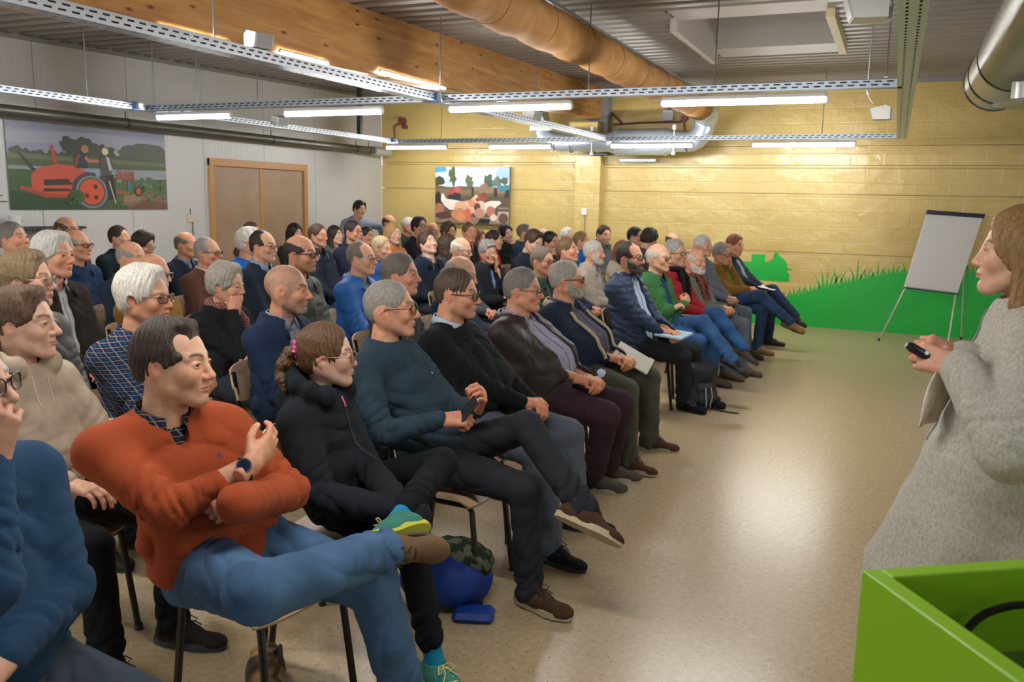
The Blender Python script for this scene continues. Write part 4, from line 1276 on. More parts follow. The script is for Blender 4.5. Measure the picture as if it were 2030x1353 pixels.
# rooflight: lined shaft with two white upstands hanging below the deck
rl = thing('rooflight', 'closed white-lined rooflight recess in the ribbed ceiling, right of the orange duct', 'rooflight', (-1.24, 8.44, 3.2))
LINM = mat('white_lining', lin('#b5b0aa'), 0.55)
def rel(mb_, name, m_, parent, loc): return mb_.build(name, m_, parent)
mb = MB(); x0, x1, y0, y1 = SK[0]+1.24, SK[1]+1.24, SK[2]-8.44, SK[3]-8.44
mb.box((x0, y0 - 0.5, 0.44), (x1, y1 + 0.5, 0.46)); mb.build('cover', LINM, rl)
mb = MB(); mb.box((x0, y0 - 0.5, 0.05), (x1, y0 + 0.02, 0.44)); mb.build('lining', LINM, rl)
mb = MB(); mb.box((x0, y1 - 0.02, 0.07), (x1, y1 + 0.5, 0.44)); mb.build('lining', LINM, rl)
mb = MB(); mb.box((x0 - 0.04, y0 - 0.1, -0.06), (x0 + 0.02, y1 + 0.1, 0.44)); mb.build('upstand', LINM, rl)
mb = MB(); mb.box((x1 - 0.02, y0 - 0.1, -0.02), (x1 + 0.05, y1 + 0.1, 0.44)); mb.build('upstand', mat('cream_lining', lin('#c9bb8f'), 0.6), rl)
# trims where the deck meets the walls
mb = MB(); mb.prism([(XL + 0.0, 3.02), (XL + 0.035, 3.02), (XL + 0.035, 3.06), (XL, 3.06)], YF, YB, 'y')
o = mb.build('trim_4', mat('grey_flashing', lin('#8b8a86'), 0.5)); struct(o)
o.rotation_euler = (math.atan(0.0225), 0, 0); o.location = (0, 0, 0.0)
mb = MB(); mb.box((XL, YB - 0.05, 3.30), (XR, YB, 3.36)); struct(mb.build('trim_5', mat('grey_flashing', lin('#8b8a86'), 0.5)))

# glued timber beam
m, b = base_mat('glulam', lin('#b98a55'), 0.45, spec=0.35, coat=0.1)
n, l = nt(m); v = tex_coord(n, l, (1, 0.12, 1.0))
t = n.new('ShaderNodeTexNoise'); t.inputs['Scale'].default_value = 18; t.inputs['Detail'].default_value = 8; t.inputs['Distortion'].default_value = 0.6; l.new(v, t.inputs['Vector'])
c = ramp(t.outputs['Fac'], [(0.25, lin('#a87038')), (0.5, lin('#c08c4e')), (0.75, lin('#cfa265'))])
v2 = tex_coord(n, l, (1, 0.35, 1)); vo = n.new('ShaderNodeTexVoronoi'); vo.inputs['Scale'].default_value = 6.5; vo.voronoi_dimensions = '2D'
nz = n.new('ShaderNodeTexNoise'); nz.inputs['Scale'].default_value = 14; l.new(v2, nz.inputs['Vector'])
va = n.new('ShaderNodeVectorMath'); va.operation = 'MULTIPLY_ADD'; va.inputs[1].default_value = (0.02, 0.02, 0.02); l.new(nz.outputs['Color'], va.inputs[0]); l.new(v2, va.inputs[2]); sp_ = n.new('ShaderNodeSeparateXYZ'); l.new(va.outputs[0], sp_.inputs[0]); cb_ = n.new('ShaderNodeCombineXYZ'); l.new(sp_.outputs['Y'], cb_.inputs['X']); l.new(sp_.outputs['Z'], cb_.inputs['Y']); l.new(cb_.outputs[0], vo.inputs['Vector'])
mr = n.new('ShaderNodeMapRange'); mr.inputs[1].default_value = 0.03; mr.inputs[2].default_value = 0.10; l.new(vo.outputs['Distance'], mr.inputs[0])
sc_ = n.new('ShaderNodeSeparateColor'); l.new(vo.outputs['Color'], sc_.inputs[0]); mm = n.new('ShaderNodeMath'); mm.operation = 'LESS_THAN'; mm.inputs[1].default_value = 0.45; l.new(sc_.outputs[0], mm.inputs[0]); mk = n.new('ShaderNodeMath'); mk.operation = 'MAXIMUM'; l.new(mr.outputs[0], mk.inputs[0]); l.new(mm.outputs[0], mk.inputs[1]); mr = mk
tc2 = tex_coord(n, l, (1, 1, 1)); sx = n.new('ShaderNodeSeparateXYZ'); l.new(tc2, sx.inputs[0])
lam = n.new('ShaderNodeTexNoise'); lam.noise_dimensions = '1D'; lam.inputs['Scale'].default_value = 1.0
fl = n.new('ShaderNodeMath'); fl.operation = 'SNAP'; fl.inputs[1].default_value = 0.042; l.new(sx.outputs['Z'], fl.inputs[0])
ml = n.new('ShaderNodeMath'); ml.operation = 'MULTIPLY'; ml.inputs[1].default_value = 311.7; l.new(fl.outputs[0], ml.inputs[0]); l.new(ml.outputs[0], lam.inputs['W'])
mx = n.new('ShaderNodeMix'); mx.data_type = 'RGBA'; l.new(mr.outputs[0], mx.inputs[0]); mx.inputs[6].default_value = (*lin('#5f3a1d'), 1); l.new(c, mx.inputs[7])
hs_ = n.new('ShaderNodeHueSaturation'); mr2 = n.new('ShaderNodeMapRange'); mr2.inputs[3].default_value = 0.85; mr2.inputs[4].default_value = 1.2; l.new(lam.outputs['Fac'], mr2.inputs[0]); l.new(mr2.outputs[0], hs_.inputs['Value']); l.new(mx.outputs[2], hs_.inputs['Color'])
l.new(hs_.outputs[0], b.inputs['Base Color'])
BEAMM = m
def beam(x, label):
    mb = MB()
    y0, y1 = YF, YB - 0.02
    zb = lambda y: 2.505 + 0.0315*y
    zt = lambda y: ceil_z(y) - 0.002
    hw = 0.10
    vs = []
    for y in (y0, y1):
        for (dx, z) in [(-hw + .01, zb(y)), (hw - .01, zb(y)), (hw, zb(y) + .01), (hw, zt(y)), (-hw, zt(y)), (-hw, zb(y) + .01)]: vs.append((x + dx, y, z))
    mb.add(vs, [(0,1,2,3,4,5), (11,10,9,8,7,6)] + [(i, i+6, (i+1) % 6 + 6, (i+1) % 6) for i in range(6)])
    return tag(mb.build('timber_beam', BEAMM), label, 'beam')
beam(-4.20, 'long knotty glued timber roof beam running to the yellow wall')

# ------------------------------------------------------------------ lamps, trays, ducts
GALV = mat('galvanised_steel', (0.50, 0.57, 0.64), 0.36, 0.7, bump=(30, 0.08, 0.002))  # blue-grey base stands in for daylight reflected by the steel
DARK = mat('dark_cable', (0.02, 0.02, 0.022), 0.5)
WHITEP = mat('white_plastic', (0.72, 0.72, 0.70), 0.4)
glow = bpy.data.materials.new('lamp_glow'); glow.use_nodes = True; n, l = nt(glow); n.clear()
o = n.new('ShaderNodeOutputMaterial'); e = n.new('ShaderNodeEmission'); e.inputs[0].default_value = (*LAMP_COLOR, 1); e.inputs[1].default_value = LAMP_STRENGTH; l.new(e.outputs[0], o.inputs[0])
def lamp(x0, x1, y, z, label, axis='x', wide=0.021):
    q = wide/0.026
    L = x1 - x0; c = (x0 + x1)/2
    loc = (c, y, z) if axis == 'x' else (y, c, z)
    r = thing('tube_lamp', label, 'lamp', loc, (0, 0, 0) if axis == 'x' else (0, 0, math.pi/2), group='fluorescent tube lamps')
    key = ('lampm', round(L, 2), wide)
    if key not in _cache:
        h = MB(); h.box((-L/2, -0.035*q, 0.022*q), (L/2, 0.035*q, 0.062*q), bev=0.006*q)
        for s in (-1, 1): h.box((s*L/2 - 0.012, -0.022*q, -0.022*q), (s*L/2 + 0.012, 0.022*q, 0.03*q), bev=0.004*q)
        t = MB(); t.tube([(-L/2 + 0.01, 0, 0), (L/2 - 0.01, 0, 0)], wide, 12)
        _cache[key] = (h.mesh('housing', [WHITEP]), t.mesh('glowing_tube', [glow], True))
    link('housing', _cache[key][0], r); link('glowing_tube', _cache[key][1], r)
    return r
TZ = 2.50
def tray(axis, c, a0, a1, z, label, w=0.10, h=0.055):
    """perforated cable tray: u-section with staggered slots"""
    L = a1 - a0
    r = thing('cable_tray', label, 'cable tray', (a0, c, z) if axis == 'x' else (c, a0, z), (0, 0, 0) if axis == 'x' else (0, 0, math.pi/2), group='galvanised cable trays')
    p = 0.075; N = int(L/p)
    bt = MB()
    def slotted(fn, w0, w1, rows):
        """strip across [w0,w1] with slots; rows list of (centre, half, offset)"""
        edges = [w0]
        for (cc, hh, off) in rows: edges += [cc - hh, cc + hh]
        edges.append(w1)
        vs = []; fs = []
        def q(x0, x1, v0, v1):
            b0 = len(vs); vs.extend([fn(x0, v0), fn(x1, v0), fn(x1, v1), fn(x0, v1)]); fs.append((b0, b0+1, b0+2, b0+3))
        for i in range(0, len(edges) - 1, 2): q(0, L, edges[i], edges[i+1])
        for (cc, hh, off) in rows:
            x = 0
            for k in range(N):
                s0 = k*p + off; s1 = s0 + 0.044
                q(x, s0, cc - hh, cc + hh); x = s1
            q(x, L, cc - hh, cc + hh)
        bt.add(vs, fs)
    slotted(lambda x, v: (x, v, 0), -w/2, w/2, [(-w*0.22, 0.0055, 0.004), (w*0.22, 0.0055, 0.028)])
    slotted(lambda x, v: (x, -w/2, v), 0, h, [(h*0.32, 0.005, 0.004), (h*0.72, 0.005, 0.028)])
    slotted(lambda x, v: (x, w/2, v), 0, h, [(h*0.32, 0.005, 0.004), (h*0.72, 0.005, 0.028)])
    bt.add([(0, -w/2, h), (L, -w/2, h), (L, -w/2 + 0.008, h), (0, -w/2 + 0.008, h), (0, w/2, h), (L, w/2, h), (L, w/2 - 0.008, h), (0, w/2 - 0.008, h)], [(0,1,2,3), (4,5,6,7)])
    o = bt.build('perforated_channel', GALV, r)
    sm = o.modifiers.new('t', 'SOLIDIFY'); sm.thickness = 0.0015
    cb = MB()
    rr = random.Random(int(c*10) + 50)
    cb.box((0, -w*0.40, 0.006), (L, w*0.40, h*0.86))
    cb.build('cables', DARK, r, True)
    return r
def rod(x, y, z0, label, r=0.005):
    z1 = ceil_z(y) + 0.02
    mb = MB(); mb.tube([(0, 0, 0), (0, 0, z1 - z0)], r, 6)
    o = mb.build('hanging_rod', mat('thin_steel', (0.25, 0.26, 0.27), 0.4, 0.8), None, True, (x, y, z0))
    nb_ = MB(); nb_.box((-0.012, -0.012, -0.004), (0.012, 0.012, 0.006)); nb_.build('nut', GALV, o)
    return tag(o, label, 'hanger rod', 'hanger rods of the cable trays')
tray('y', -3.70, -3.6, 11.36, TZ, 'long perforated steel tray running under the timber beam towards the silver duct', 0.115, 0.065)
tray('y', -7.02, -3.6, 11.36, TZ, 'perforated steel tray running along the white wall above the tractor picture')
tray('y', 0.00, -3.6, 11.40, TZ, 'perforated steel tray running straight away at the upper right', 0.115, 0.065)
NAMES = ['behind the camera', 'above the front of the room', 'across the middle of the room', 'across the room by the yellow wall']
for yy, nm in ((-2.8, NAMES[0]), (1.9, NAMES[1]), (6.6, NAMES[2]), (11.3, NAMES[3])):
    tray('x', yy, -7.0, -3.72, TZ, 'steel cross tray left of beam, ' + nm, 0.09)
    tray('x', yy, -3.68, -0.02, TZ, 'steel cross tray right of beam, ' + nm, 0.09)
LB = {6.6: ['short tube lamp nearest the door on the middle cross tray', 'tube lamp left of the beam tray on the middle cross tray', 'tube lamp in front of the timber beam on the middle cross tray', 'bright tube lamp below the orange duct on the middle cross tray'],
      11.3: ['tube lamp in the far left corner on the back tray', 'tube lamp above the chicken picture on the back tray', 'tube lamp in front of the silver duct on the back tray', 'rightmost tube lamp on the back tray near the yellow wall'],
      1.9: ['tube lamp high above the nearest rows, ' + q for q in ('by the white wall', 'left of the beam tray', 'right of the beam tray', 'nearest the right-hand tray')],
      -2.8: ['tube lamp behind the camera, ' + q for q in ('by the white wall', 'left of the beam tray', 'right of the beam tray', 'nearest the right-hand tray')]}
for yy in LB:
    for (a, c), lb in list(zip([(-6.88, -5.93), (-5.28, -4.22), (-3.54, -2.44), (-1.70, -0.51)] if yy == 6.6 else [(-7.14, -6.11), (-5.41, -4.46), (-3.59, -2.48), (-1.72, -0.51)], LB[yy]))[::(2 if yy < 0 else 1)]:
        lamp(a, c, yy, TZ - 0.068, lb)
tray('y', 3.00, -3.6, 11.0, TZ, 'added perforated steel tray along the right side of the room, outside the view', 0.10)  # unseen tray and lamps, added to brighten the flip chart side
for a, lb in ((1.2, 'beside the lectern'), (4.6, 'beside the presenter'), (8.6, 'near the flip chart')):
    lamp(a, a + 1.2, 3.0, TZ - 0.068, 'unseen added tube lamp under the right side tray, ' + lb, 'y')
for (a, c, z, lb) in [(3.98, 4.55, 2.655, 'nearest, left of the white sensor box'), (5.05, 5.62, 2.69, 'right of the white sensor box'), (6.34, 7.5, 2.735, 'furthest, above the blue tray joint')]:
    lamp(a, c, -4.075, z, 'slim glowing tube on the timber beam side, ' + lb, 'y', 0.008)  # strips along the beam side, built as thin glowing tubes
for (x, y, w) in [(-3.70, 4.0, 'at the beam tray left of the sensor'), (-3.70, 6.72, 'where the beam tray meets the middle cross tray'), (-1.31, 6.6, 'on the middle cross tray under the orange duct'), (-0.13, 6.3, 'beside the right-hand tray'), (-7.02, 5.9, 'above the tractor picture'), (-7.02, 6.7, 'at the blue tray end left of the lamps'), (-7.02, 7.3, 'right of the blue tray end'), (-5.6, 6.6, 'above the lamp over the door'), (-3.7, 8.9, 'right of the far beam sensor'), (-6.2, 11.3, 'above the back left lamp'), (-0.9, 11.3, 'above the rightmost back lamp'), (-2.3, 6.6, 'right of the beam on the middle cross tray')]:
    rod(x, y, TZ + 0.03, 'thin steel rod holding the tray ' + w)
mb = MB(); mb.tube([(0, 0, 0), (0, 0, ceil_z(7.2) - TZ - 0.05)], 0.006, 6); mb.tube([(0.004, 0, 0.02), (0.02, 0, -0.03), (0.05, 0, -0.07)], 0.004, 6)
tag(mb.build('pull_rod', GALV, None, True, (-0.27, 7.2, TZ + 0.03)), 'bent grey rod hanging down behind the sensor at the right-hand tray', 'rod')
# blue tray joints
BLUE = mat('blue_joint', (0.06, 0.22, 0.62), 0.35)
for (x, y, lb) in [(-3.70, 6.55, 'blue joint clip where the beam tray crosses the middle cross tray'), (-7.02, 6.42, 'blue joint clip at the bend of the white-wall tray'), (-7.02, 11.2, 'blue joint clip in the far left tray corner')]:
    mb = MB(); mb.box((-0.066, -0.045, -0.006), (0.066, 0.045, 0.070), bev=0.008); mb.box((0.068, -0.03, 0.0), (0.12, 0.03, 0.062), 1, bev=0.006)
    tag(mb.build('tray_joint', [BLUE, GALV], None, False, (x, y, TZ)), lb, 'joint')
# motion sensors / speakers on the trays
def sensor(x, y, z, rz, s, lb):
    r = thing('motion_sensor', lb, 'sensor', (x, y, z), (0, 0, rz), 'white wedge sensors on the trays')
    mb = MB(); mb.prism([(-0.06*s, -0.05*s), (0.08*s, -0.05*s), (0.11*s, 0.045*s), (-0.02*s, 0.075*s), (-0.06*s, 0.05*s)], -0.075*s, 0.075*s, 'y'); mb.build('sensor_housing', WHITEP, r)
    mb = MB(); mb.prism([(0.082*s, -0.045*s), (0.086*s, -0.047*s), (0.116*s, 0.042*s), (0.111*s, 0.043*s)], -0.062*s, 0.062*s, 'y'); mb.build('sensor_face', mat('grey_plastic', (0.42, 0.43, 0.45), 0.35), r)
    mb = MB(); mb.box((-0.085*s, -0.02*s, -0.05*s), (-0.06*s, 0.02*s, 0.0)); mb.build('bracket', WHITEP, r)
sensor(-3.68, 4.35, TZ + 0.115, math.radians(-20), 0.85, 'white wedge-shaped sensor on the beam tray, nearest and largest')
sensor(-6.98, 8.6, TZ + 0.075, math.radians(-20), 1.0, 'white wedge-shaped sensor on the white-wall tray above the door')
sensor(-3.70, 8.75, TZ + 0.085, math.radians(-15), 1.0, 'white wedge-shaped sensor on the beam tray next to the silver duct end')
sensor(-0.16, 8.2, TZ - 0.02, math.radians(175), 0.95, 'white wedge-shaped sensor hanging left of the right-hand tray')
sensor(-0.17, 4.25, TZ + 0.05, math.radians(190), 1.0, 'white wedge-shaped sensor at the top edge beside the right-hand tray')
# orange textile air duct
m, b = base_mat('orange_duct_cloth', lin('#d09a60'), 0.75, spec=0.15)
vary(m, b, lin('#c68f55'), lin('#dba970'), 5); 
rr = random.Random(4)
mb = MB(); pts = []; rad = []
yy = -3.8
while yy < 11.45:
    ph = (yy % 0.62)/0.62
    pts.append((-2.42 + 0.01*math.sin(yy*2), yy, 2.93 - 0.012*math.sin(math.pi*ph))); rad.append(0.150 + 0.008*math.sin(math.pi*ph) - (0.006 if ph < 0.08 else 0)); yy += 0.0775
N = 26; vs = []
for p, q in zip(pts, rad):
    for k in range(N):
        a = 2*math.pi*k/N; wv = 1 + 0.012*math.sin(3*a + p[1]*5) + 0.008*math.sin(7*a - p[1]*9)
        vs.append((p[0] + q*math.cos(a)*wv, p[1], p[2] + q*math.sin(a)*wv*1.02))
fs = [(i*N + k, (i+1)*N + k, (i+1)*N + (k+1) % N, i*N + (k+1) % N) for i in range(len(pts)-1) for k in range(N)]
mb.add(vs, fs)
r = thing('textile_air_duct', 'long round orange-brown textile air duct under the ribbed ceiling', 'air duct', (0, 0, 0))
mb.build('duct_sleeve', m, r, True)
mb = MB(); mb.box((-2.44, -3.8, 3.10), (-2.40, 11.4, 3.125)); 
for i in range(40): mb.box((-2.428, -3.6 + i*0.38, 3.08), (-2.412, -3.57 + i*0.38, 3.11))
mb.build('suspension_rail', GALV, r)
for k in range(18):
    y = -3.0 + k*0.80
    mb = MB(); mb.tube([(-2.42 + 0.163*math.cos(a), y, 2.93 + 0.166*math.sin(a)) for a in [math.radians(180 + i*18) for i in range(20)]], 0.0022, 4, closed=True); mb.build('seam', mat('duct_seam', lin('#8a5a2e'), 0.7), r, True)
# galvanised spiral duct along the yellow wall
r = thing('spiral_duct', 'galvanised spiral air duct hanging before the yellow wall, bent up to the orange duct', 'air duct', (0, 0, 0))
def ductseg(pts, rad, name, ribs=0.0, n=28):
    P = []; Rr = []
    for i in range(len(pts) - 1):
        a, c = Vector(pts[i]), Vector(pts[i+1]); k = max(1, int((c - a).length/0.02)) if ribs else 6
        for j in range(k): P.append(tuple(a.lerp(c, j/k))); Rr.append(rad[i] + (rad[i+1] - rad[i])*j/k + (ribs if j % 3 == 0 else 0))
    P.append(pts[-1]); Rr.append(rad[-1])
    mb = MB(); mb.tube(P, Rr, n); return mb
GY = 11.95
ductseg([(-3.98, GY, 2.53), (-3.82, GY, 2.53), (-3.72, GY, 2.53)], [0.135, 0.135, 0.18], 'r').build('reducer', GALV, r, True)
ductseg([(-3.72, GY, 2.53), (-2.98, GY, 2.53)], [0.185, 0.185], 'r', 0.002).build('wide_section', GALV, r, True)
ductseg([(-2.98, GY, 2.53), (-2.86, GY, 2.53), (-2.70, GY, 2.53)], [0.185, 0.140, 0.140], 'r').build('reducer', GALV, r, True)
ductseg([(-4.62, GY, 2.54), (-3.98, GY, 2.53)], [0.130, 0.130], 'r', 0.002).build('narrow_section', GALV, r, True)
el = [(-2.70 + 0.22*math.sin(t), GY, 2.53 + 0.22*(1 - math.cos(t))) for t in [math.pi/2*i/5 for i in range(6)]]
ductseg(el, [0.142]*6, 'r').build('elbow', GALV, r, True)
ductseg([(-2.48, GY, 2.75), (-2.46, GY - 0.02, 2.84)], [0.142, 0.150], 'r').build('riser', GALV, r, True)
el = [(-2.45, GY - 0.18*(math.sin(t)) , 2.80 + 0.13*(math.sin(t))) for t in [0, .5, 1.0, 1.57]]
ductseg([(-2.45, GY, 2.80), (-2.44, GY - 0.06, 2.88), (-2.43, GY - 0.22, 2.93), (-2.42, 11.40, 2.93)], [0.15, 0.17, 0.175, 0.172], 'r').build('elbow', GALV, r, True)
ductseg([(-4.62, GY, 2.54), (-4.80, GY, 2.60), (-4.86, GY, 2.72)], [0.130, 0.130, 0.115], 'r').build('elbow', GALV, r, True)
mb = MB(); mb.add([(-5.02, GY-.12, 2.70), (-4.72, GY-.12, 2.70), (-4.72, GY+.12, 2.70), (-5.02, GY+.12, 2.70), (-4.98, GY-.16, 2.98), (-4.84, GY-.16, 2.98), (-4.84, GY+.16, 2.98), (-4.98, GY+.16, 2.98)], [(0,3,2,1), (4,5,6,7), (0,1,5,4), (1,2,6,5), (2,3,7,6), (3,0,4,7)]); mb.build('hood', GALV, r)
for x in (-4.40, -3.99, -3.70, -3.0, -2.72):
    mb = MB(); q = 0.19 if -3.8 < x < -2.9 else 0.14
    mb.tube([(x - 0.012, GY, 2.53), (x + 0.012, GY, 2.53)], q + 0.006, 24); mb.build('clamp_ring', GALV, r, True)
for x in (-4.02, -2.84):
    mb = MB(); mb.tube([(x, GY - 0.2, 2.36), (x, GY - 0.2, 2.72)], 0.006, 6); mb.box((x - 0.02, GY - 0.22, 2.68), (x + 0.02, GY - 0.18, 2.74)); mb.box((x - 0.02, GY - 0.22, 2.34), (x + 0.02, GY - 0.18, 2.38)); mb.build('hanger', WHITEP, r, True)
# pipework and valve above the duct
COPPER = mat('dull_copper', lin('#7a5347'), 0.45, 0.5)
r = thing('pipe_valve', 'small copper pipes with red valve and grey box above the silver duct', 'pipework', (-2.95, 12.535, 2.85))
mb = MB(); mb.tube([(-1.0, 0, -0.02), (-0.55, 0, -0.0), (0.0, 0, 0.0), (0.06, 0, 0.1), (0.0, 0, 0.26), (-0.1, 0, 0.28), (-0.16, 0, 0.24), (-0.18, 0, 0.16)], 0.014, 8); mb.tube([(-0.86, 0, -0.02), (-1.05, 0, 0.16)], 0.014, 8); mb.tube([(0.05, 0, 0.03), (0.08, 0, -0.18)], 0.014, 8); mb.build('pipe', COPPER, r, True)
mb = MB(); mb.box((-0.26, -0.04, 0.02), (-0.10, 0.04, 0.17), bev=0.006); mb.build('control_box', mat('grey_plastic', (0.42, 0.43, 0.45), 0.35), r)
mb = MB(); mb.tube([(0.06, -0.05, 0.05), (0.06, 0.05, 0.05)], 0.045, 12); mb.build('pump', mat('red_pump', lin('#7c3b38'), 0.4), r, True)
r = thing('pipe_valve', 'small red-brown pump and pipe bend in the far left corner', 'pipework', (-7.66, 12.535, 2.90))
mb = MB(); mb.tube([(-0.10, 0, -0.26), (-0.12, 0, -0.06), (-0.05, 0, 0.0), (0.08, 0, 0.0)], 0.014, 8); mb.build('pipe', COPPER, r, True)
mb = MB(); mb.tube([(0.05, -0.08, 0.05), (0.05, 0.05, 0.05)], 0.05, 12); mb.tube([(0.10, -0.07, -0.05), (0.10, 0.03, -0.05)], 0.035, 12); mb.build('pump', mat('red_pump', lin('#7c3b38'), 0.4), r, True)
mb = MB(); mb.box((-0.28, -0.05, -0.05), (0.28, 0.05, 0.0), bev=0.006); mb.box((-0.26, -0.045, -0.056), (0.12, 0.045, -0.050), 1)
tag(mb.build('wall_fixture', [GALV, WHITEP], None, False, (-3.55, 12.545, 2.33)), 'narrow steel wall fixture with white strip under the silver duct', 'fixture')
# dark insulated pipe along the white wall, and corner steel post
r = thing('insulated_pipe', 'dark insulated pipe along the white wall above the picture and door', 'pipe', (0, 0, 0))
mb = MB(); mb.tube([(-7.78, -3.9, 2.43), (-7.78, 11.9, 2.43)], 0.055, 14); mb.build('pipe', mat('dark_insulation', lin('#57554e'), 0.4, 0.3), r, True)
for y in (7.0, 9.4, 11.4, 11.75):
    mb = MB(); mb.tube([(-7.78, y, 2.43), (-7.78, y + 0.03, 2.43)], 0.059, 14); mb.tube([(-7.78, y + .015, 2.47), (-7.78, y + .015, 2.56)], 0.006, 6); mb.build('clamp', DARK, r, True)
mb = MB(); mb.tube([(-7.78, 11.9, 2.43), (-7.74, 12.3, 2.43)], 0.075, 14); mb.build('flange', GALV, r, True)
mb = MB(); mb.box((-0.03, -0.03, 0), (0.03, 0.03, 0.76)); tag(mb.build('tray_post', mat('dark_steel', (0.05, 0.055, 0.06), 0.5, 0.5), None, False, (-7.02, 10.4, TZ + 0.06)), 'dark square post holding the tray in the far left corner', 'post')
# big silver duct top right
r = thing('large_spiral_duct', 'large grey ribbed spiral duct with round outlet at the upper right', 'air duct', (0, 0, 0))
GD = mat('grey_duct', (0.42, 0.42, 0.38), 0.38, 0.75)
ductseg([(0.66, 3.2, 2.71), (0.66, 6.75, 2.71)], [0.235, 0.235], 'r', 0.006, 36).build('spiral_section', GD, r, True)
ductseg([(0.66, 6.75, 2.71), (0.66, 8.05, 2.71)], [0.235, 0.235], 'r', 0.0, 36).build('smooth_section', GD, r, True)
for y in (6.75, 7.55, 8.02):
    mb = MB(); mb.tube([(0.66, y, 2.71), (0.66, y + 0.035, 2.71)], 0.242, 36); mb.build('joint_ring', mat('dark_steel', (0.05, 0.055, 0.06), 0.5, 0.5), r, True)
M = Matrix.Translation((0.72, 6.35, 2.34))
mb = MB(); mb.lathe([(0.0, 0.16), (0.115, 0.16), (0.115, 0.03), (0.20, 0.022), (0.215, 0.0), (0.20, -0.008), (0.115, 0.0), (0.0, 0.012)], 30, M); mb.build('round_outlet', mat('outlet_metal', (0.6, 0.6, 0.57), 0.3, 0.6), r, True)

# ------------------------------------------------------------------ door, pictures, wall bits
wood = mat('door_wood', lin('#bd8a4d'), 0.45, bump=(30, 0.1, 0.002, (1, 1, 0.1)))
leafm, b = base_mat('door_leaf', lin('#a58a70'), 0.5); vary(leafm, b, lin('#9c8168'), lin('#ab9177'), 2.0)
d = struct(thing('door_1', 'x', 'x', (XL, 9.515, 0))); del d['label']; del d['category']
for k, (a, c) in enumerate([(-1.0, -0.92), (0.92, 1.0)]):
    mb = MB(); mb.box((-0.05, a, 0), (0.035, c, 2.14), bev=0.004); mb.build('door_frame', wood, d)
mb = MB(); mb.box((-0.05, -1.0, 2.045), (0.036, 1.0, 2.14), bev=0.004); mb.build('door_frame', wood, d)
for k, (a, c) in enumerate([(-0.915, -0.025), (0.025, 0.915)]):
    mb = MB(); mb.box((-0.035, a, 0.01), (0.004, c, 2.04), bev=0.002); lf = mb.build('door_leaf', leafm, d)
    mb = MB(); s = 1 if k == 0 else -1; yk = -0.09 if k == 0 else 0.09
    mb.tube([(0.005, yk, 1.02), (0.045, yk, 1.02), (0.047, yk - s*0.10, 1.02)], 0.009, 8); mb.build('handle', GALV, lf, True)
mb = MB(); mb.box((-0.03, -0.027, 0.01), (0.012, 0.027, 2.045)); mb.build('centre_strip', wood, d)
# switch with thermometer plate beside the door, wall box, cable shelf
r = thing('light_switch', 'beige switch plate with cable on the white wall left of the door', 'switch', (XL, 8.19, 1.38))
mb = MB(); mb.box((0, -0.06, -0.05), (0.02, 0.06, 0.05), bev=0.005); mb.build('plate', mat('beige_plastic', lin('#d0c6ae'), 0.5), r)
mb = MB(); mb.tube([(0.012, 0.02, -0.05), (0.012, 0.02, -0.40)], 0.006, 6); mb.tube([(0.01, -0.01, 0.05), (0.01, -0.01, 0.12)], 0.005, 6); mb.build('cable', DARK, r, True)
r = thing('light_switch', 'white switch box with conduit on the yellow pillar', 'switch', (-4.33, YB - 0.16, 1.53))
mb = MB(); mb.box((-0.045, -0.03, -0.05), (0.045, 0, 0.05), bev=0.006); mb.build('plate', WHITEP, r)
mb = MB(); mb.tube([(0.015, -0.012, -0.05), (0.015, -0.012, -1.35)], 0.008, 6); mb.build('conduit', mat('grey_conduit', lin('#8f8763'), 0.5), r, True)
r = thing('plastic_jug', 'white plastic jug on the wall shelf at the far left', 'jug', (-7.93, 5.74, 1.325))
mb = MB(); mb.lathe([(0.0, 0), (0.055, 0), (0.06, 0.11), (0.054, 0.115), (0.05, 0.01), (0, 0.01)], 20); mb.build('jug_body', WHITEP, r, True)
mb = MB(); mb.tube([(0, 0.058, 0.09), (0, 0.085, 0.08), (0, 0.085, 0.03), (0, 0.056, 0.02)], 0.007, 6); mb.build('handle', WHITEP, r, True)
mb = MB(); mb.box((XL, 5.1, 1.295), (-7.80, 6.45, 1.322), bev=0.003); tag(mb.build('wall_shelf', mat('dark_steel', (0.05, 0.055, 0.06), 0.5, 0.5)), 'narrow dark wall shelf behind the listeners at the far left', 'shelf')
mb = MB(); mb.tube([(-8.05, 5.2, 1.655), (-8.05, 5.715, 1.63)], 0.004, 6); mb.tube([(-8.05, 5.2, 1.575), (-8.05, 5.76, 1.572)], 0.004, 6); tag(mb.build('wall_cable', DARK), 'two short dark cables on the white wall at the left edge', 'cable')
# conduit lines
mb = MB(); mb.tube([(-7.98, YB - 0.012, 2.28), (-4.52, YB - 0.012, 2.28)], 0.006, 6); mb.tube([(-4.08, YB - 0.012, 2.20), (4.4, YB - 0.012, 2.21)], 0.004, 6); tag(mb.build('wall_conduit', mat('yellow_conduit', lin('#a9904e'), 0.5)), 'thin painted conduit running level along the yellow wall', 'conduit')

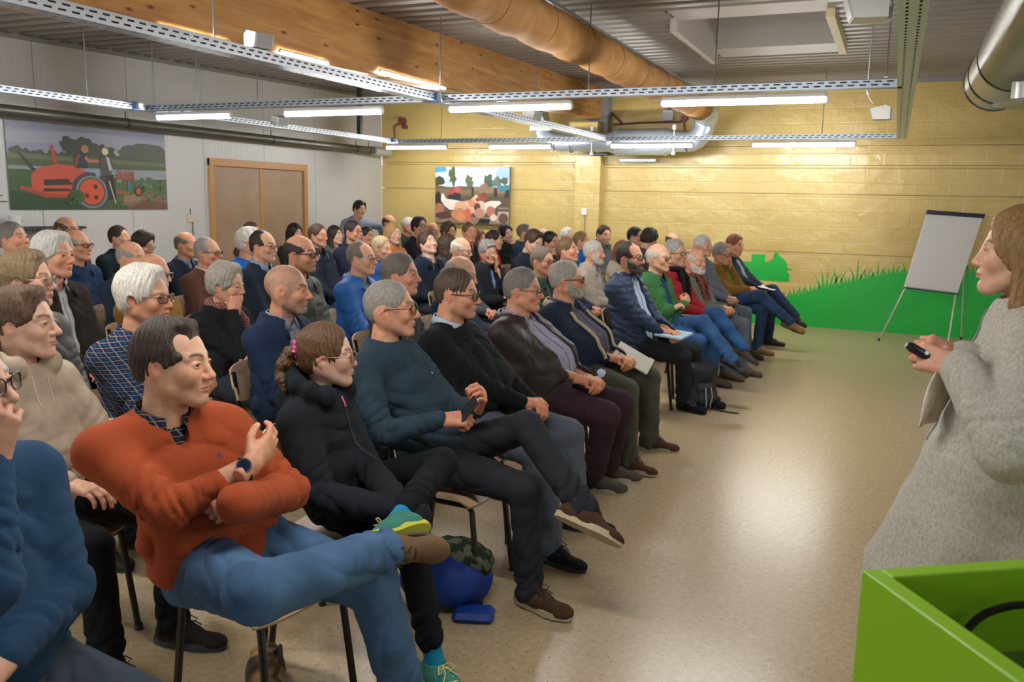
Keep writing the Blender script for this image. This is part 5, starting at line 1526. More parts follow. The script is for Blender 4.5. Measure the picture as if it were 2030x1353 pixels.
def flat_art(name, label, frame, loc, xdir, w, h, shapes, cat='picture', canvas=(0.3, 0.3, 0.3), thick=0.03):
    """printed canvas: flat coloured shapes (polygons in picture units 0..1) on a thin panel"""
    r = thing(name, label, cat, loc, frame)
    mb = MB(); mb.box((0, -thick, 0), (w, 0, h)); mb.build('canvas', mat('canvas_' + name, canvas, 0.6), r)
    mb = MB(); mts = []; idx = {}
    for i, (c, poly) in enumerate(shapes):
        key = tuple(c)
        if key not in idx:
            idx[key] = len(mts); mm_ = mat('print', lin(c), 0.42) if isinstance(c, str) else c; mts.append(mm_)
        yy = -thick - 0.0006 - 0.00012*i
        mb.add([(p[0]*w, yy, p[1]*h) for p in poly], [tuple(range(len(poly)))], idx[key])
    me = bpy.data.meshes.new('printed_image'); me.from_pydata(mb.v, [], mb.f)
    for m_ in mts: me.materials.append(m_)
    for p, i in zip(me.polygons, mb.mi): p.material_index = i
    link('printed_image', me, r)
    return r
def blob(cx, cy, rx, ry, n=18, seed=0, rough=0.0, a0=0, a1=2*math.pi):
    rr = random.Random(seed + int(cx*997) + int(cy*613)); out = []
    for i in range(n):
        a = a0 + (a1 - a0)*i/n; k = 1 + rough*(rr.random() - 0.5)*2
        out.append((min(1, max(0, cx + rx*math.cos(a)*k)), min(1, max(0, cy + ry*math.sin(a)*k))))
    return out
def hillline(y0, amp, n, seed, base=0, x0=0, x1=1):
    rr = random.Random(seed); return [(x0, base)] + [(x0 + (x1-x0)*i/n, y0 + amp*(rr.random() - 0.5)*2) for i in range(n+1)] + [(x1, base)]
S = []
S.append(('#8a8fa6', [(0,0),(1,0),(1,1),(0,1)]))
S.append(('#9a9cae', [(0,.75),(.5,.80),(1,.68),(1,.9),(.5,.93),(0,.88)])); S.append(('#7d8199', [(0,.92),(1,.95),(1,1),(0,1)])); S.append(('#a9a8b0', hillline(.74,.02,10,3,.6,.4,1)))
S.append(('#3c463c', hillline(.68,.03,24,1,.55,.08,.45))); S.append(('#303a33', blob(.35,.76,.055,.11,20,2,.25))); S.append(('#34402f', blob(.44,.72,.09,.14,22,3,.2))); S.append(('#39452f', blob(.55,.68,.09,.12,22,4,.2)))
S.append(('#4b5248', blob(.86,.70,.20,.155,30,5,.06))); S.append(('#444c42', hillline(.66,.02,16,8,.55,.45,1))); S.append(('#3c463c', blob(.05,.67,.04,.05,14,7,.2)))
S.append(('#5d6b46', [(0,.55),(1,.56),(1,.62),(0,.64)])); S.append(('#47543a', [(0,.50),(1,.51),(1,.57),(0,.58)])); S.append(('#8d979e', [(0,.42),(1,.40),(1,.52),(0,.47)]))
S.append(('#38572f', [(0,0),(1,0),(1,.40),(.62,.36),(.3,.46),(0,.46)])); S.append(('#46613a', hillline(.40,.03,26,11,.1,.62,1))); S.append(('#23452a', [(0,0),(.5,0),(.5,.12),(.2,.16),(0,.22)]))
S.append(('#7b6450', blob(.85,.10,.17,.12,24,9,.2))); S.append(('#6c4a38', [(.70,0),(1,0),(1,.09),(.82,.12)])); S.append(('#8b7558', blob(.74,.14,.07,.05,16,10,.3)))
S.append(('#2b2d2b', [(.05,.66),(.065,.66),(.14,.48),(.17,.45),(.15,.43),(.11,.48)]))
S.append(('#c2503c', [(.12,.25),(.12,.40),(.16,.48),(.27,.54),(.36,.53),(.44,.47),(.47,.40),(.40,.22),(.34,.17),(.20,.17),(.06,.24),(.06,.27)]))
S.append(('#a33e30', [(.06,.23),(.20,.14),(.36,.14),(.36,.18),(.20,.19),(.08,.26)])); S.append(('#2e2320', [(.19,.28),(.36,.30),(.33,.37),(.19,.35)])); S.append(('#2e2320', [(.18,.21),(.35,.22),(.34,.25),(.19,.25)]))
S.append(('#b0493a', [(.235,.75),(.255,.75),(.275,.55),(.25,.55)]))
S.append(('#3c4147', blob(.47,.225,.122,.235,36,1,.02))); S.append(('#7d8484', blob(.475,.215,.100,.200,36,2,.0))); S.append(('#4a4e50', blob(.475,.215,.088,.178,36,3,.0))); S.append(('#d04f2e', blob(.475,.22,.076,.155,36,4,.0)))
for (cx, cy) in [(.44,.17),(.50,.28),(.50,.15)]: S.append(('#3b2a24', blob(cx, cy, .014,.03,10,5,.1)))
S.append(('#26323e', [(.38,.50),(.37,.62),(.41,.70),(.46,.69),(.47,.60),(.45,.50)])); S.append(('#b3785f', blob(.445,.735,.024,.048,14,1,.05))); S.append(('#b3785f', [(.45,.66),(.47,.61),(.55,.61),(.55,.59),(.46,.57),(.44,.62)])); S.append(('#8e9fae', [(.44,.50),(.52,.48),(.53,.40),(.51,.40),(.50,.45),(.44,.46)])); S.append(('#8e3b30', [(.37,.58),(.40,.68),(.415,.68),(.385,.50)]))
S.append(('#4b4348', [(.53,.62),(.56,.68),(.60,.67),(.62,.58),(.60,.38),(.54,.40)])); S.append(('#b9c0c8', [(.575,.66),(.595,.65),(.615,.50),(.595,.48)])); S.append(('#d8cdb8', blob(.572,.72,.022,.046,14,2,.05))); S.append(('#1d1f22', [(.56,.42),(.62,.44),(.63,.12),(.58,.12)])); S.append(('#c9c5bb', [(.585,.36),(.592,.36),(.628,.08),(.622,.08)]))
for i in range(7): S.append(('#a04a3c', [(.64+.018*i,.36+.02*(i % 2)),(.652+.018*i,.36),(.656+.018*i,.50-.02*(i % 3)),(.644+.018*i,.50)]))
S.append(('#8e4636', [(.63,.42),(.75,.43),(.75,.45),(.63,.44)])); S.append(('#2f2b2a', blob(.785,.235,.028,.066,18,3,.05))); S.append(('#b75238', blob(.787,.235,.017,.045,16,4,.0))); S.append(('#4178a8', [(.715,.24),(.73,.24),(.73,.36),(.715,.36)])); S.append(('#9a5440', [(.63,.20),(.72,.19),(.72,.23),(.63,.25)])); S.append(('#6a9a70', [(.64,.34),(.67,.34),(.67,.38),(.64,.38)]))
for i in range(46):
    rr2 = random.Random(i); cx = .66 + .33*rr2.random(); cy = .10 + .27*rr2.random(); S.append((rr2.choice(['#54704a', '#3c5a35', '#5e7a52', '#4a6540']), blob(cx, cy*.9 + .04, .018, .022, 7, i, .5)) if cx > .83 else (rr2.choice(['#3a5a30', '#2f5230']), blob(cx*.5, cy*.6, .016, .02, 7, i, .5)))
flat_art('wall_picture', 'large print of two farmers with a red tractor, hanging on the white wall', (0, 0, -math.pi/2*-1), (XL + 0.001, 5.79, 1.49), None, 2.02, 0.88, S, canvas=(0.25, 0.25, 0.28), thick=0.012)
S = [('#c9d6e6', [(0,0),(1,0),(1,1),(0,1)]), ('#4aa3d0', [(0,.9),(.16,.93),(.14,1),(0,1)]), ('#e9edf3', blob(.4,.85,.3,.1,20,1,.1)), ('#9fc3e4', [(.8,.85),(1,.8),(1,1),(.85,1)]), ('#ffffff', blob(.62,.86,.2,.07,20,3,.2))]
S += [('#3f4b2e', blob(.03,.75,.09,.08,14,4,.2)), ('#47603a', blob(.24,.85,.05,.16,18,5,.35)), ('#566a44', blob(.47,.74,.05,.12,18,6,.35)), ('#3e5648', blob(.73,.76,.055,.14,18,7,.4)), ('#5a7468', blob(.84,.74,.08,.08,18,8,.4)), ('#4c5a50', blob(.93,.76,.06,.06,14,18,.4)), ('#a5635a', [(.62,.69),(.70,.73),(.72,.66),(.62,.66)])]
S += [('#6d5a44', hillline(.66,.01,12,2,0)), ('#8a7a5c', [(.5,.55),(1,.55),(1,.66),(.5,.66)]), ('#7b6a4c', [(0,.5),(.6,.52),(.6,.60),(0,.62)]), ('#3c8490', [(.86,.58),(1,.60),(1,.70),(.86,.68)]), ('#27323a', [(.92,.3),(1,.3),(1,.62),(.95,.6)]), ('#3a2c26', [(.50,.50),(.53,.50),(.53,.66),(.50,.66)]), ('#3a2c26', [(.79,.38),(.85,.38),(.84,.64),(.80,.64)]), ('#5a5040', [(0,0),(1,0),(1,.48),(.6,.5),(0,.46)]), ('#8f7a66', [(0,.02),(1,.02),(1,.14),(0,.12)])]
S += [('#2c2a2c', blob(.04,.45,.05,.12,14,1,.1)), ('#2f2f33', blob(.27,.47,.09,.09,16,2,.1)), ('#b04848', blob(.23,.56,.04,.05,12,3,.2)), ('#c05a55', blob(.31,.60,.045,.06,12,4,.2)), ('#e6dccf', [(.08,.52),(.11,.54),(.16,.44),(.30,.42),(.42,.38),(.40,.24),(.20,.25),(.12,.33)]), ('#d9a98a', blob(.40,.28,.14,.13,20,5,.15)), ('#c8855f', blob(.33,.18,.10,.10,18,6,.1)), ('#e3c3a0', [(.40,.36),(.48,.42),(.56,.52),(.60,.50),(.58,.38),(.50,.28)]), ('#c96e50', blob(.45,.16,.05,.12,14,7,.1)), ('#d98f66', blob(.36,.12,.06,.07,14,8,.1))]
S += [('#9b4a3c', blob(.63,.45,.07,.06,14,9,.3)), ('#8c3f36', blob(.67,.52,.03,.05,12,10,.3)), ('#d8bfa6', blob(.62,.28,.10,.14,18,11,.1)), ('#6b3a34', blob(.58,.30,.045,.08,14,12,.1)), ('#b98878', blob(.61,.20,.07,.09,16,13,.1)), ('#e9ddd2', [(.68,.38),(.76,.42),(.88,.42),(.90,.38),(.82,.30),(.80,.18),(.70,.22)]), ('#b57468', blob(.76,.24,.06,.09,14,14,.1)), ('#e2cfc0', blob(.80,.13,.05,.06,14,15,.1)), ('#23272e', [(.58,.02),(.74,.02),(.76,.10),(.62,.11)]), ('#b5a7a0', [(.84,.05),(1,.06),(1,.24),(.86,.24)]), ('#6b4a40', blob(.93,.12,.065,.09,16,16,.1)), ('#8b7a78', [(.85,.28),(1,.28),(1,.31),(.85,.31)]), ('#f0e6dc', blob(.10,.44,.02,.06,10,17,.1)), ('#a8705c', blob(.06,.25,.06,.10,14,19,.2)), ('#5a3a34', blob(.12,.15,.1,.06,14,20,.2)), ('#cf8f74', blob(.50,.38,.05,.06,12,21,.3))]
flat_art('wall_picture', 'print of brown and white chickens hanging on the yellow wall', (0, 0, 0), (-6.97, YB - 0.03, 1.28), None, 1.34, 0.92, S, canvas=(0.2, 0.17, 0.12), thick=0.05)

# green painted grass mural with tractor silhouette
GREEN = mat('green_mural_paint', lin('#24b244'), 0.3, bump=(5.5, 0.3, 0.02))
rr = random.Random(12)
def hline(x):
    t = (x + 1.45)/1.5
    return 0.34 + 0.47*min(1, max(0, t))**0.9 + 0.10*max(0, x - 0.05)*0.5
mb = MB(); ym = YB - 0.0045; x = -3.6
vs = []
pts = []
while x < XR - 0.02:
    k = rr.random(); nbl = rr.choice((2, 3, 4, 5)) ; w = rr.uniform(0.030, 0.050); big = rr.choice((0.14, 0.18, 0.22, 0.34)) if x > -0.9 else rr.uniform(0.10, 0.19)
    for q in range(nbl):
        h = hline(x) if x > -1.62 else 0.30
        u_ = (q + 0.5)/nbl*2 - 1
        tall = big*(1 - 0.45*abs(u_))*rr.uniform(0.8, 1.1)
        pts += [(x, h), (x + w*0.5 + u_*big*0.45, h + tall), (x + w, h + 0.003)]
        x += w
    x += rr.uniform(0.0, 0.02)
for i in range(0, len(pts) - 3, 3):
    a, t_, c_ = pts[i], pts[i+1], pts[i+2]; nx = pts[i+3]
    mb.add([(a[0], ym, 0), (nx[0], ym, 0), (nx[0], ym, nx[1]), (c_[0], ym, c_[1]), (a[0], ym, a[1])], [(0, 1, 2, 3, 4)])
    mid = ((a[0]+c_[0])/2 + (t_[0] - (a[0]+c_[0])/2)*0.35, ym, a[1] + (t_[1]-a[1])*0.55)
    mb.add([(a[0], ym, a[1]), (c_[0], ym, c_[1]), (mid[0] + 0.009, ym, mid[2]), (t_[0], ym, t_[1]), (mid[0] - 0.009, ym, mid[2])], [(0, 1, 2, 3, 4)])
# tractor silhouette
tx, tz = -1.95, 0.62
def P2(poly): mb.add([(tx + p[0], ym, tz + p[1]) for p in poly], [tuple(range(len(poly)))])
P2([(0, 0), (0.66, 0), (0.66, 0.10), (0.62, 0.14), (0.62, 0.24), (0.0, 0.24)]); P2([(0.12, 0.26), (0.31, 0.26), (0.31, 0.37), (0.12, 0.37)]); P2([(0.0, 0.24), (0.62, 0.24), (0.60, 0.29), (0.5, 0.37), (0.47, 0.41), (0.43, 0.40), (0.42, 0.31), (0.36, 0.27), (0.31, 0.26), (0.0, 0.26)]); P2([(0.62, 0.16), (0.69, 0.165), (0.69, 0.18), (0.62, 0.19)])
me = bpy.data.meshes.new('grass_mural'); me.from_pydata(mb.v, [], mb.f); me.materials.append(GREEN)
o = link('grass_mural', me); tag(o, 'green painted grass tufts with a small tractor silhouette on the yellow wall', 'mural')

# flip chart
BL, BR, TL, TR = Vector((0.184, 11.75, 0.70)), Vector((0.81, 12.10, 0.625)), Vector((0.373, 12.05, 1.644)), Vector((1.03, 12.40, 1.608))
r = thing('flip_chart', 'flip chart easel with blank white pad before the yellow wall', 'flip chart', (0.55, 12.05, 0))
O = Vector((0.55, 12.05, 0))
ALU = mat('aluminium', (0.62, 0.60, 0.52), 0.35, 0.7)
def slab(poly, d, name, m_):
    mb = MB(); P = [Vector(p) - O for p in poly]; nn = (P[1] - P[0]).cross(P[3] - P[0]).normalized()
    b2 = [tuple(p + nn*d) for p in P]; mb.add([tuple(p) for p in P] + b2, [(0,1,2,3), (7,6,5,4), (0,4,5,1), (1,5,6,2), (2,6,7,3), (3,7,4,0)]); return mb.build(name, m_, r)
slab([BL, BR, TR, TL], -0.012, 'board', mat('chart_board', (0.55, 0.55, 0.56), 0.4))
u = (BR - BL)*0.012; nn = (BR - BL).cross(TL - BL).normalized()
slab([BL + u + nn*0.006 + (TL-BL)*.015, BR - u + nn*0.006 + (TL-BL)*.015, TR - u + nn*0.006, TL + u + nn*0.006], -0.008, 'paper_pad', mat('white_paper', (0.80, 0.80, 0.82), 0.6))
slab([TL*0.965 + BL*0.035 - u + nn*0.016, TR*0.965 + BR*0.035 + u + nn*0.016, TR + (TR-BR)*0.02 + u + nn*0.016, TL + (TL-BL)*0.02 - u + nn*0.016], -0.03, 'clamp_bar', mat('dark_blue_plastic', (0.02, 0.03, 0.06), 0.35))
slab([BL - u - nn*0.0 - (TL-BL)*0.015, BR + u - (TL-BL)*0.015, BR + u, BL - u], 0.03, 'pen_tray', mat('dark_blue_plastic', (0.02, 0.03, 0.06), 0.35))
for a, c in [((0.21, 11.74, 0.72), (-0.05, 11.74, 0.012)), ((0.79, 12.12, 0.66), (0.745, 11.86, 0.012)), ((0.86, 12.34, 1.2), (0.93, 12.46, 0.012))]:
    mb = MB(); mb.tube([tuple(Vector(a) - O), tuple(Vector(c) - O)], 0.011, 8); lg = mb.build('leg', ALU, r, True)
    mb = MB(); mb.tube([tuple(Vector(c) - O + Vector((0,0,0.02))), tuple(Vector(c) - O - Vector((0,0,0.012)))], 0.014, 8); mb.build('foot', DARK, lg, True)
# ------------------------------------------------------------------ chairs
PLY, _b = base_mat('beech_plywood', lin('#b58f6a'), 0.4); vary(PLY, _b, lin('#b08e6c'), lin('#cdae8e'), 20, (1, 0.15, 1))
FRAMEM = mat('bronze_tube', (0.035, 0.03, 0.026), 0.35, 0.6)
def chair_parts():
    def shell(fn, nu, nv, t, name):
        vs = []; fs = []
        for s in (0, 1):
            for i in range(nu + 1):
                for j in range(nv + 1):
                    p = fn(i/nu, j/nv); q = fn(min(1, i/nu + 0.01), j/nv); q2 = fn(i/nu, min(1, j/nv + 0.01))
                    if i == nu: q = p; p0 = fn(i/nu - 0.01, j/nv); du = Vector(p) - Vector(p0)
                    else: du = Vector(q) - Vector(p)
                    if j == nv: p0 = fn(i/nu, j/nv - 0.01); dv = Vector(p) - Vector(p0)
                    else: dv = Vector(q2) - Vector(p)
                    nn = du.cross(dv).normalized()
                    vs.append(tuple(Vector(p) + nn*t*(s - 0.5)))
        W_ = nv + 1; B = (nu + 1)*W_
        for i in range(nu):
            for j in range(nv):
                a = i*W_ + j; fs.append((a, a+1, a+W_+1, a+W_)); a += B; fs.append((a, a+W_, a+W_+1, a+1))
        for i in range(nu):
            for j in (0, nv):
                a = i*W_ + j; b_ = a + W_; fs.append((a, b_, b_ + B, a + B) if j == 0 else (b_, a, a + B, b_ + B))
        for j in range(nv):
            for i in (0, nu):
                a = i*W_ + j; b_ = a + 1; fs.append((b_, a, a + B, b_ + B) if i == 0 else (a, b_, b_ + B, a + B))
        mb = MB(); mb.add(vs, fs); return mb.mesh(name, [PLY], True)
    def seat(u, v):
        x = -0.20 + 0.40*u; y = (v - 0.5)*(0.40 - 0.04*(1 - u)); z = 0.452 - 0.012*math.sin(math.pi*v)*math.sin(math.pi*u) - (0.03*max(0, u - 0.85)/0.15 if u > 0.85 else 0)
        e = abs(v - 0.5)*2; x -= 0.03*(e**4)*(1 if u > 0.5 else -1)
        return (x, y, z)
    def back(u, v):
        z = 0.64 + 0.19*u; y = (v - 0.5)*(0.40 - 0.03*u*u); x = -0.205 - 0.055*u - 0.035*math.sin(math.pi*v)
        e = abs(v - 0.5)*2; z += 0.02*(e**5)*(1 if u < 0.5 else -1)
        return (x, y, z)
    ms = {'seat': shell(seat, 10, 10, 0.012, 'seat'), 'backrest': shell(back, 6, 12, 0.011, 'backrest')}
    legs = []
    for sx, sy in ((1, 1), (1, -1), (-1, 1), (-1, -1)):
        mb = MB()
        if sx > 0: mb.tube([(0.15, sy*0.160, 0.412), (0.168, sy*0.170, 0.395), (0.215, sy*0.185, 0.0)], 0.0125, 8)
        else: mb.tube([(-0.245, sy*0.178, 0.80), (-0.215, sy*0.178, 0.62), (-0.180, sy*0.176, 0.425), (-0.19, sy*0.177, 0.36), (-0.235, sy*0.185, 0.0)], 0.0125, 8)
        legs.append(mb.mesh('leg', [FRAMEM], True))
    ft = MB(); ft.tube([(0, 0, 0), (0, 0, 0.025)], 0.016, 8)
    ms['foot'] = ft.mesh('foot', [DARK], True)
    mb = MB(); mb.tube([(0.15, 0.160, 0.412), (0.15, -0.160, 0.412)], 0.011, 8); mb.tube([(-0.180, 0.172, 0.425), (-0.180, -0.172, 0.425)], 0.011, 8)
    for s in (1, -1): mb.tube([(0.15, s*0.160, 0.412), (-0.180, s*0.172, 0.425)], 0.011, 8)
    ms['seat_frame'] = mb.mesh('seat_frame', [FRAMEM], True)
    return ms, legs
CH, CLEGS = chair_parts()
def chair(x, y, yaw, label):
    r = thing('plywood_chair', label, 'chair', (x, y, 0), (0, 0, yaw), 'plywood stacking chairs')
    for k in ('seat', 'backrest', 'seat_frame'): link(k, CH[k], r)
    for (sx, sy), me in zip(((1, 1), (1, -1), (-1, 1), (-1, -1)), CLEGS):
        lg = link('leg', me, r)
        f = link('foot', CH['foot'], lg, (0.215 if sx > 0 else -0.235, sy*0.185, 0.0))
    return r
PEOPLE = [
  {'id': 1, 'key': 'F0', 'head': (-1.8, 1.148, 1.262), 'hs': 1.06, 'look': (20, -1.2, 1.4), 'yaw': -4, 'lod': 0, 'label': 'person in a dark navy sweater at the left edge, hand at chin', 'short': 'the person in the navy sweater at the left edge', 'px': -80, 'top': ('knit', (0.0194, 0.0513, 0.107)), 'legsc': ('cloth', (0.0409, 0.0545, 0.0704)), 'glasses': ('thin', (0.015, 0.015, 0.018)), 'arms': 'chinR', 'hair': (0.2747, 0.2542, 0.2307), 'hairstyle': 'short', 'bulk': 1.15, 'belly': 0.05, 'row': 1, 'shoes': ('sneaker', (0.0144, 0.0176, 0.0232), (0.015, 0.015, 0.018), (0.015, 0.015, 0.018))},
  {'id': 2, 'key': 'F1', 'head': (-1.93, 1.871, 1.178), 'hs': 1.09, 'look': (17, 3, -2), 'yaw': -8, 'lod': 0, 'label': 'person in a burnt-orange V-neck sweater and blue jeans, arms folded, wearing a round watch', 'short': 'the person in the orange sweater', 'px': 345, 'top': ('knit', (0.3515, 0.0685, 0.0232)), 'cut': 'vneck', 'shirt': ('plaid', (0.0252, 0.0423, 0.0762)), 'legsc': ('denim', (0.0612, 0.1248, 0.227)), 'arms': 'crossed', 'hair': (0.0437, 0.0284, 0.0203), 'brow': (0.0356, 0.0212, 0.0137), 'hairstyle': 'temple', 'kind': 'man', 'stubble': 0.12, 'tone': (0.66, 0.36, 0.225), 'row': 1, 'hipf': 0.14, 'bulk': 1.12, 'belly': 0.035, 'sw': 0.205, 'cuffR': 0.42, 'cuffL': -0.4, 'shturn': -14, 'shoes': ('boot', (0.147, 0.0908, 0.0482), (0.0497, 0.0331, 0.0203), (0.0232, 0.0152, 0.0097)), 'slump': 0.05},
  {'id': 3, 'key': 'F2', 'head': (-1.86, 2.53, 1.104), 'hs': 0.98, 'look': (32, 4, 0), 'yaw': 6, 'lod': 0, 'label': 'young person in black training clothes with a pink hair band, leg crossed', 'short': 'the young person in black with the pink hair band', 'px': 648, 'top': ('cloth', (0.0123, 0.0152, 0.0194)), 'cut': 'hoodie', 'topname': 'hooded_jacket', 'legsc': ('cloth', (0.008, 0.0091, 0.011)), 'arms': 'thighs', 'hair': (0.1144, 0.0545, 0.0222), 'brow': (0.1022, 0.0467, 0.0203), 'hairstyle': 'ponytail', 'kind': 'child', 'glasses': ('round', (0.25, 0.12, 0.08)), 'tone': (0.68, 0.42, 0.3), 'row': 1, 'sw': 0.145, 'bulk': 0.8, 'hipf': 0.08, 'cuffR': -0.4, 'cuffL': -0.4, 'socks': (0.0137, 0.2384, 0.4564), 'shoes': ('sneaker', (0.0467, 0.2051, 0.1559), (0.4851, 0.4851, 0.0423), (0.6654, 0.5841, 0.2747)), 'lips': 1.2, 'leg': (0.4, 0.39), 'folds': 0.8},
  {'id': 4, 'key': 'F3', 'head': (-1.93, 3.081, 1.213), 'hs': 1.04, 'look': (23, 2, 0), 'yaw': 2, 'lod': 0, 'label': 'person in a dark teal sweater and black trousers, legs crossed, holding a phone', 'short': 'the person in the teal sweater', 'px': 775, 'top': ('cloth', (0.0242, 0.0437, 0.0612)), 'cut': 'crew', 'legsc': ('cloth', (0.0232, 0.0242, 0.0307)), 'hair': (0.2542, 0.2232, 0.1946), 'hairstyle': 'buzz', 'brow': (0.1946, 0.1441, 0.1022), 'kind': 'lean', 'glasses': ('thin', (0.015, 0.015, 0.018)), 'tone': (0.61, 0.295, 0.175), 'row': 1, 'hipf': 0.26, 'arms': 'lap', 'shoes': ('sneaker', (0.0685, 0.0343, 0.0176), (0.4508, 0.3663, 0.227), (0.0232, 0.0144, 0.0103)), 'slump': 0.05, 'stubble': 0.15},
  {'id': 5, 'key': 'F4', 'head': (-1.98, 3.788, 1.208), 'hs': 1.04, 'look': (12, 6, 0), 'yaw': -2, 'lod': 0, 'label': 'person in a black zip sweater over a pale blue shirt, hands clasped', 'short': 'the person in the black zip sweater', 'px': 907, 'top': ('knit', (0.008, 0.0091, 0.0103)), 'cut': 'crew', 'shirt': ('cloth', (0.3968, 0.4735, 0.5647)), 'legsc': ('cloth', (0.0908, 0.107, 0.1384)), 'hair': (0.0742, 0.0452, 0.0284), 'hairstyle': 'short', 'kind': 'round', 'glasses': ('thick', (0.016, 0.0296, 0.0723)), 'tone': (0.61, 0.295, 0.175), 'row': 1, 'hipf': 0.16, 'arms': 'lap', 'belly': 0.06, 'bulk': 1.1, 'shoes': ('boot', (0.0103, 0.011, 0.0116), (0.015, 0.015, 0.018), (0.015, 0.015, 0.018)), 'stubble': 0.25},
  {'id': 6, 'key': 'F5', 'head': (-1.93, 4.518, 1.166), 'hs': 1.04, 'look': (6, 4, 0), 'yaw': -4, 'lod': 1, 'label': 'person in a dark brown leather jacket over a lilac shirt, hands clasped', 'short': 'the person in the leather jacket', 'px': 1038, 'top': ('leather', (0.0356, 0.0252, 0.0222)), 'cut': 'jacket', 'open': 1.0, 'openw': (0.06, 0.1), 'shirt': ('cloth', (0.3231, 0.2961, 0.4125)), 'legsc': ('cloth', (0.0395, 0.0203, 0.0284)), 'hair': (0.1845, 0.1651, 0.1441), 'hairstyle': 'short', 'kind': 'round', 'glasses': ('thin', (0.1022, 0.0612, 0.0343)), 'tone': (0.61, 0.295, 0.175), 'row': 1, 'hipf': 0.15, 'arms': 'lap', 'belly': 0.08, 'bulk': 1.15, 'shoes': ('sneaker', (0.0723, 0.063, 0.0482), (0.4851, 0.4342, 0.3515), None)},
  {'id': 7, 'key': 'F6', 'head': (-1.95, 5.303, 1.164), 'hs': 1.05, 'look': (12, 0, 0), 'yaw': -6, 'lod': 1, 'label': 'person in a navy jacket with cream collar, a pale paper bag on the thigh', 'short': 'the person in the navy and cream jacket', 'px': 1125, 'top': ('cloth', (0.0168, 0.0262, 0.0482)), 'cut': 'jacket', 'lapelc': (0.4793, 0.4072, 0.2705), 'open': 1.0, 'openw': (0.05, 0.08), 'shirt': ('cloth', (0.1022, 0.0865, 0.1274)), 'legsc': ('cloth', (0.0704, 0.0685, 0.0513)), 'hair': (0.3515, 0.3231, 0.2789), 'hairstyle': 'short', 'kind': 'round', 'glasses': ('thick', (0.015, 0.015, 0.018)), 'beard': 'trim', 'beardc': (0.3712, 0.3325, 0.2874), 'tone': (0.61, 0.295, 0.175), 'row': 1, 'hipf': 0.13, 'arms': 'lap', 'belly': 0.08, 'bulk': 1.15, 'shoes': ('sneaker', (0.0704, 0.0343, 0.0212), (0.3663, 0.2918, 0.1946), (0.0331, 0.0194, 0.013))},
  {'id': 8, 'key': 'F7', 'head': (-1.9, 6.609, 1.244), 'hs': 1.05, 'look': (-10, 2, 0), 'yaw': -12, 'lod': 1, 'label': 'bearded person in a quilted navy jacket over a white shirt, blue notebook on the lap', 'short': 'the person in the quilted navy jacket', 'px': 1250, 'top': ('nylon', (0.0176, 0.0343, 0.0802)), 'cut': 'puffer', 'open': 1.0, 'openw': (0.055, 0.075), 'shirt': ('cloth', (0.4564, 0.552, 0.6867)), 'legsc': ('cloth', (0.0194, 0.0203, 0.0232)), 'hair': (0.0252, 0.0144, 0.0097), 'hairstyle': 'receding', 'kind': 'lean', 'glasses': ('thick', (0.015, 0.015, 0.018)), 'beard': 'full', 'beardc': (0.0685, 0.0595, 0.0513), 'tone': (0.61, 0.295, 0.175), 'row': 1, 'hipf': 0.1, 'arms': 'lap', 'shoes': ('sneaker', (0.0075, 0.0086, 0.011), (0.015, 0.015, 0.018), (0.1441, 0.1441, 0.1441))},
  {'id': 9, 'key': 'F8', 'head': (-1.88, 7.438, 1.201), 'hs': 1.06, 'look': (-14, 2, 0), 'yaw': -15, 'lod': 1, 'label': 'bald person in a green jacket with blue shirt, arms folded', 'short': 'the person in the green jacket', 'px': 1306, 'top': ('cloth', (0.0423, 0.147, 0.0452)), 'cut': 'jacket', 'open': 0.8, 'shirt': ('cloth', (0.0242, 0.0595, 0.1384)), 'legsc': ('denim', (0.0284, 0.0782, 0.1878)), 'hair': (0.4851, 0.4621, 0.4072), 'hairstyle': 'horseshoe', 'kind': 'man', 'glasses': ('thin', (0.2, 0.2, 0.2)), 'tone': (0.66, 0.36, 0.225), 'row': 1, 'hipf': 0.1, 'arms': 'crossed', 'legs': 'crossL', 'shoes': ('dress', (0.007, 0.008, 0.0103), (0.015, 0.015, 0.018), (0.015, 0.015, 0.018))},
  {'id': 10, 'key': 'F9', 'head': (-1.88, 8.068, 1.211), 'hs': 1.1, 'look': (-20, 2, 0), 'yaw': -16, 'lod': 2, 'label': 'person in a red jacket with a black scarf and blue jeans, hands on the lap', 'short': 'the person in the red jacket', 'px': 1339, 'top': ('cloth', (0.2623, 0.016, 0.0222)), 'cut': 'jacket', 'open': 0.7, 'shirt': ('cloth', (0.0116, 0.0103, 0.0144)), 'scarf': ('cloth', (0.0086, 0.0086, 0.0103)), 'legsc': ('denim', (0.0252, 0.0844, 0.2086)), 'hair': (0.2747, 0.2542, 0.2307), 'hairstyle': 'short', 'kind': 'round', 'glasses': ('thick', (0.015, 0.015, 0.018)), 'tone': (0.48, 0.255, 0.155), 'row': 1, 'hipf': 0.1, 'arms': 'lap', 'bulk': 1.1, 'legs': 'crossL', 'shoes': ('boot', (0.0685, 0.0513, 0.0395), (0.015, 0.015, 0.018), (0.015, 0.015, 0.018))},
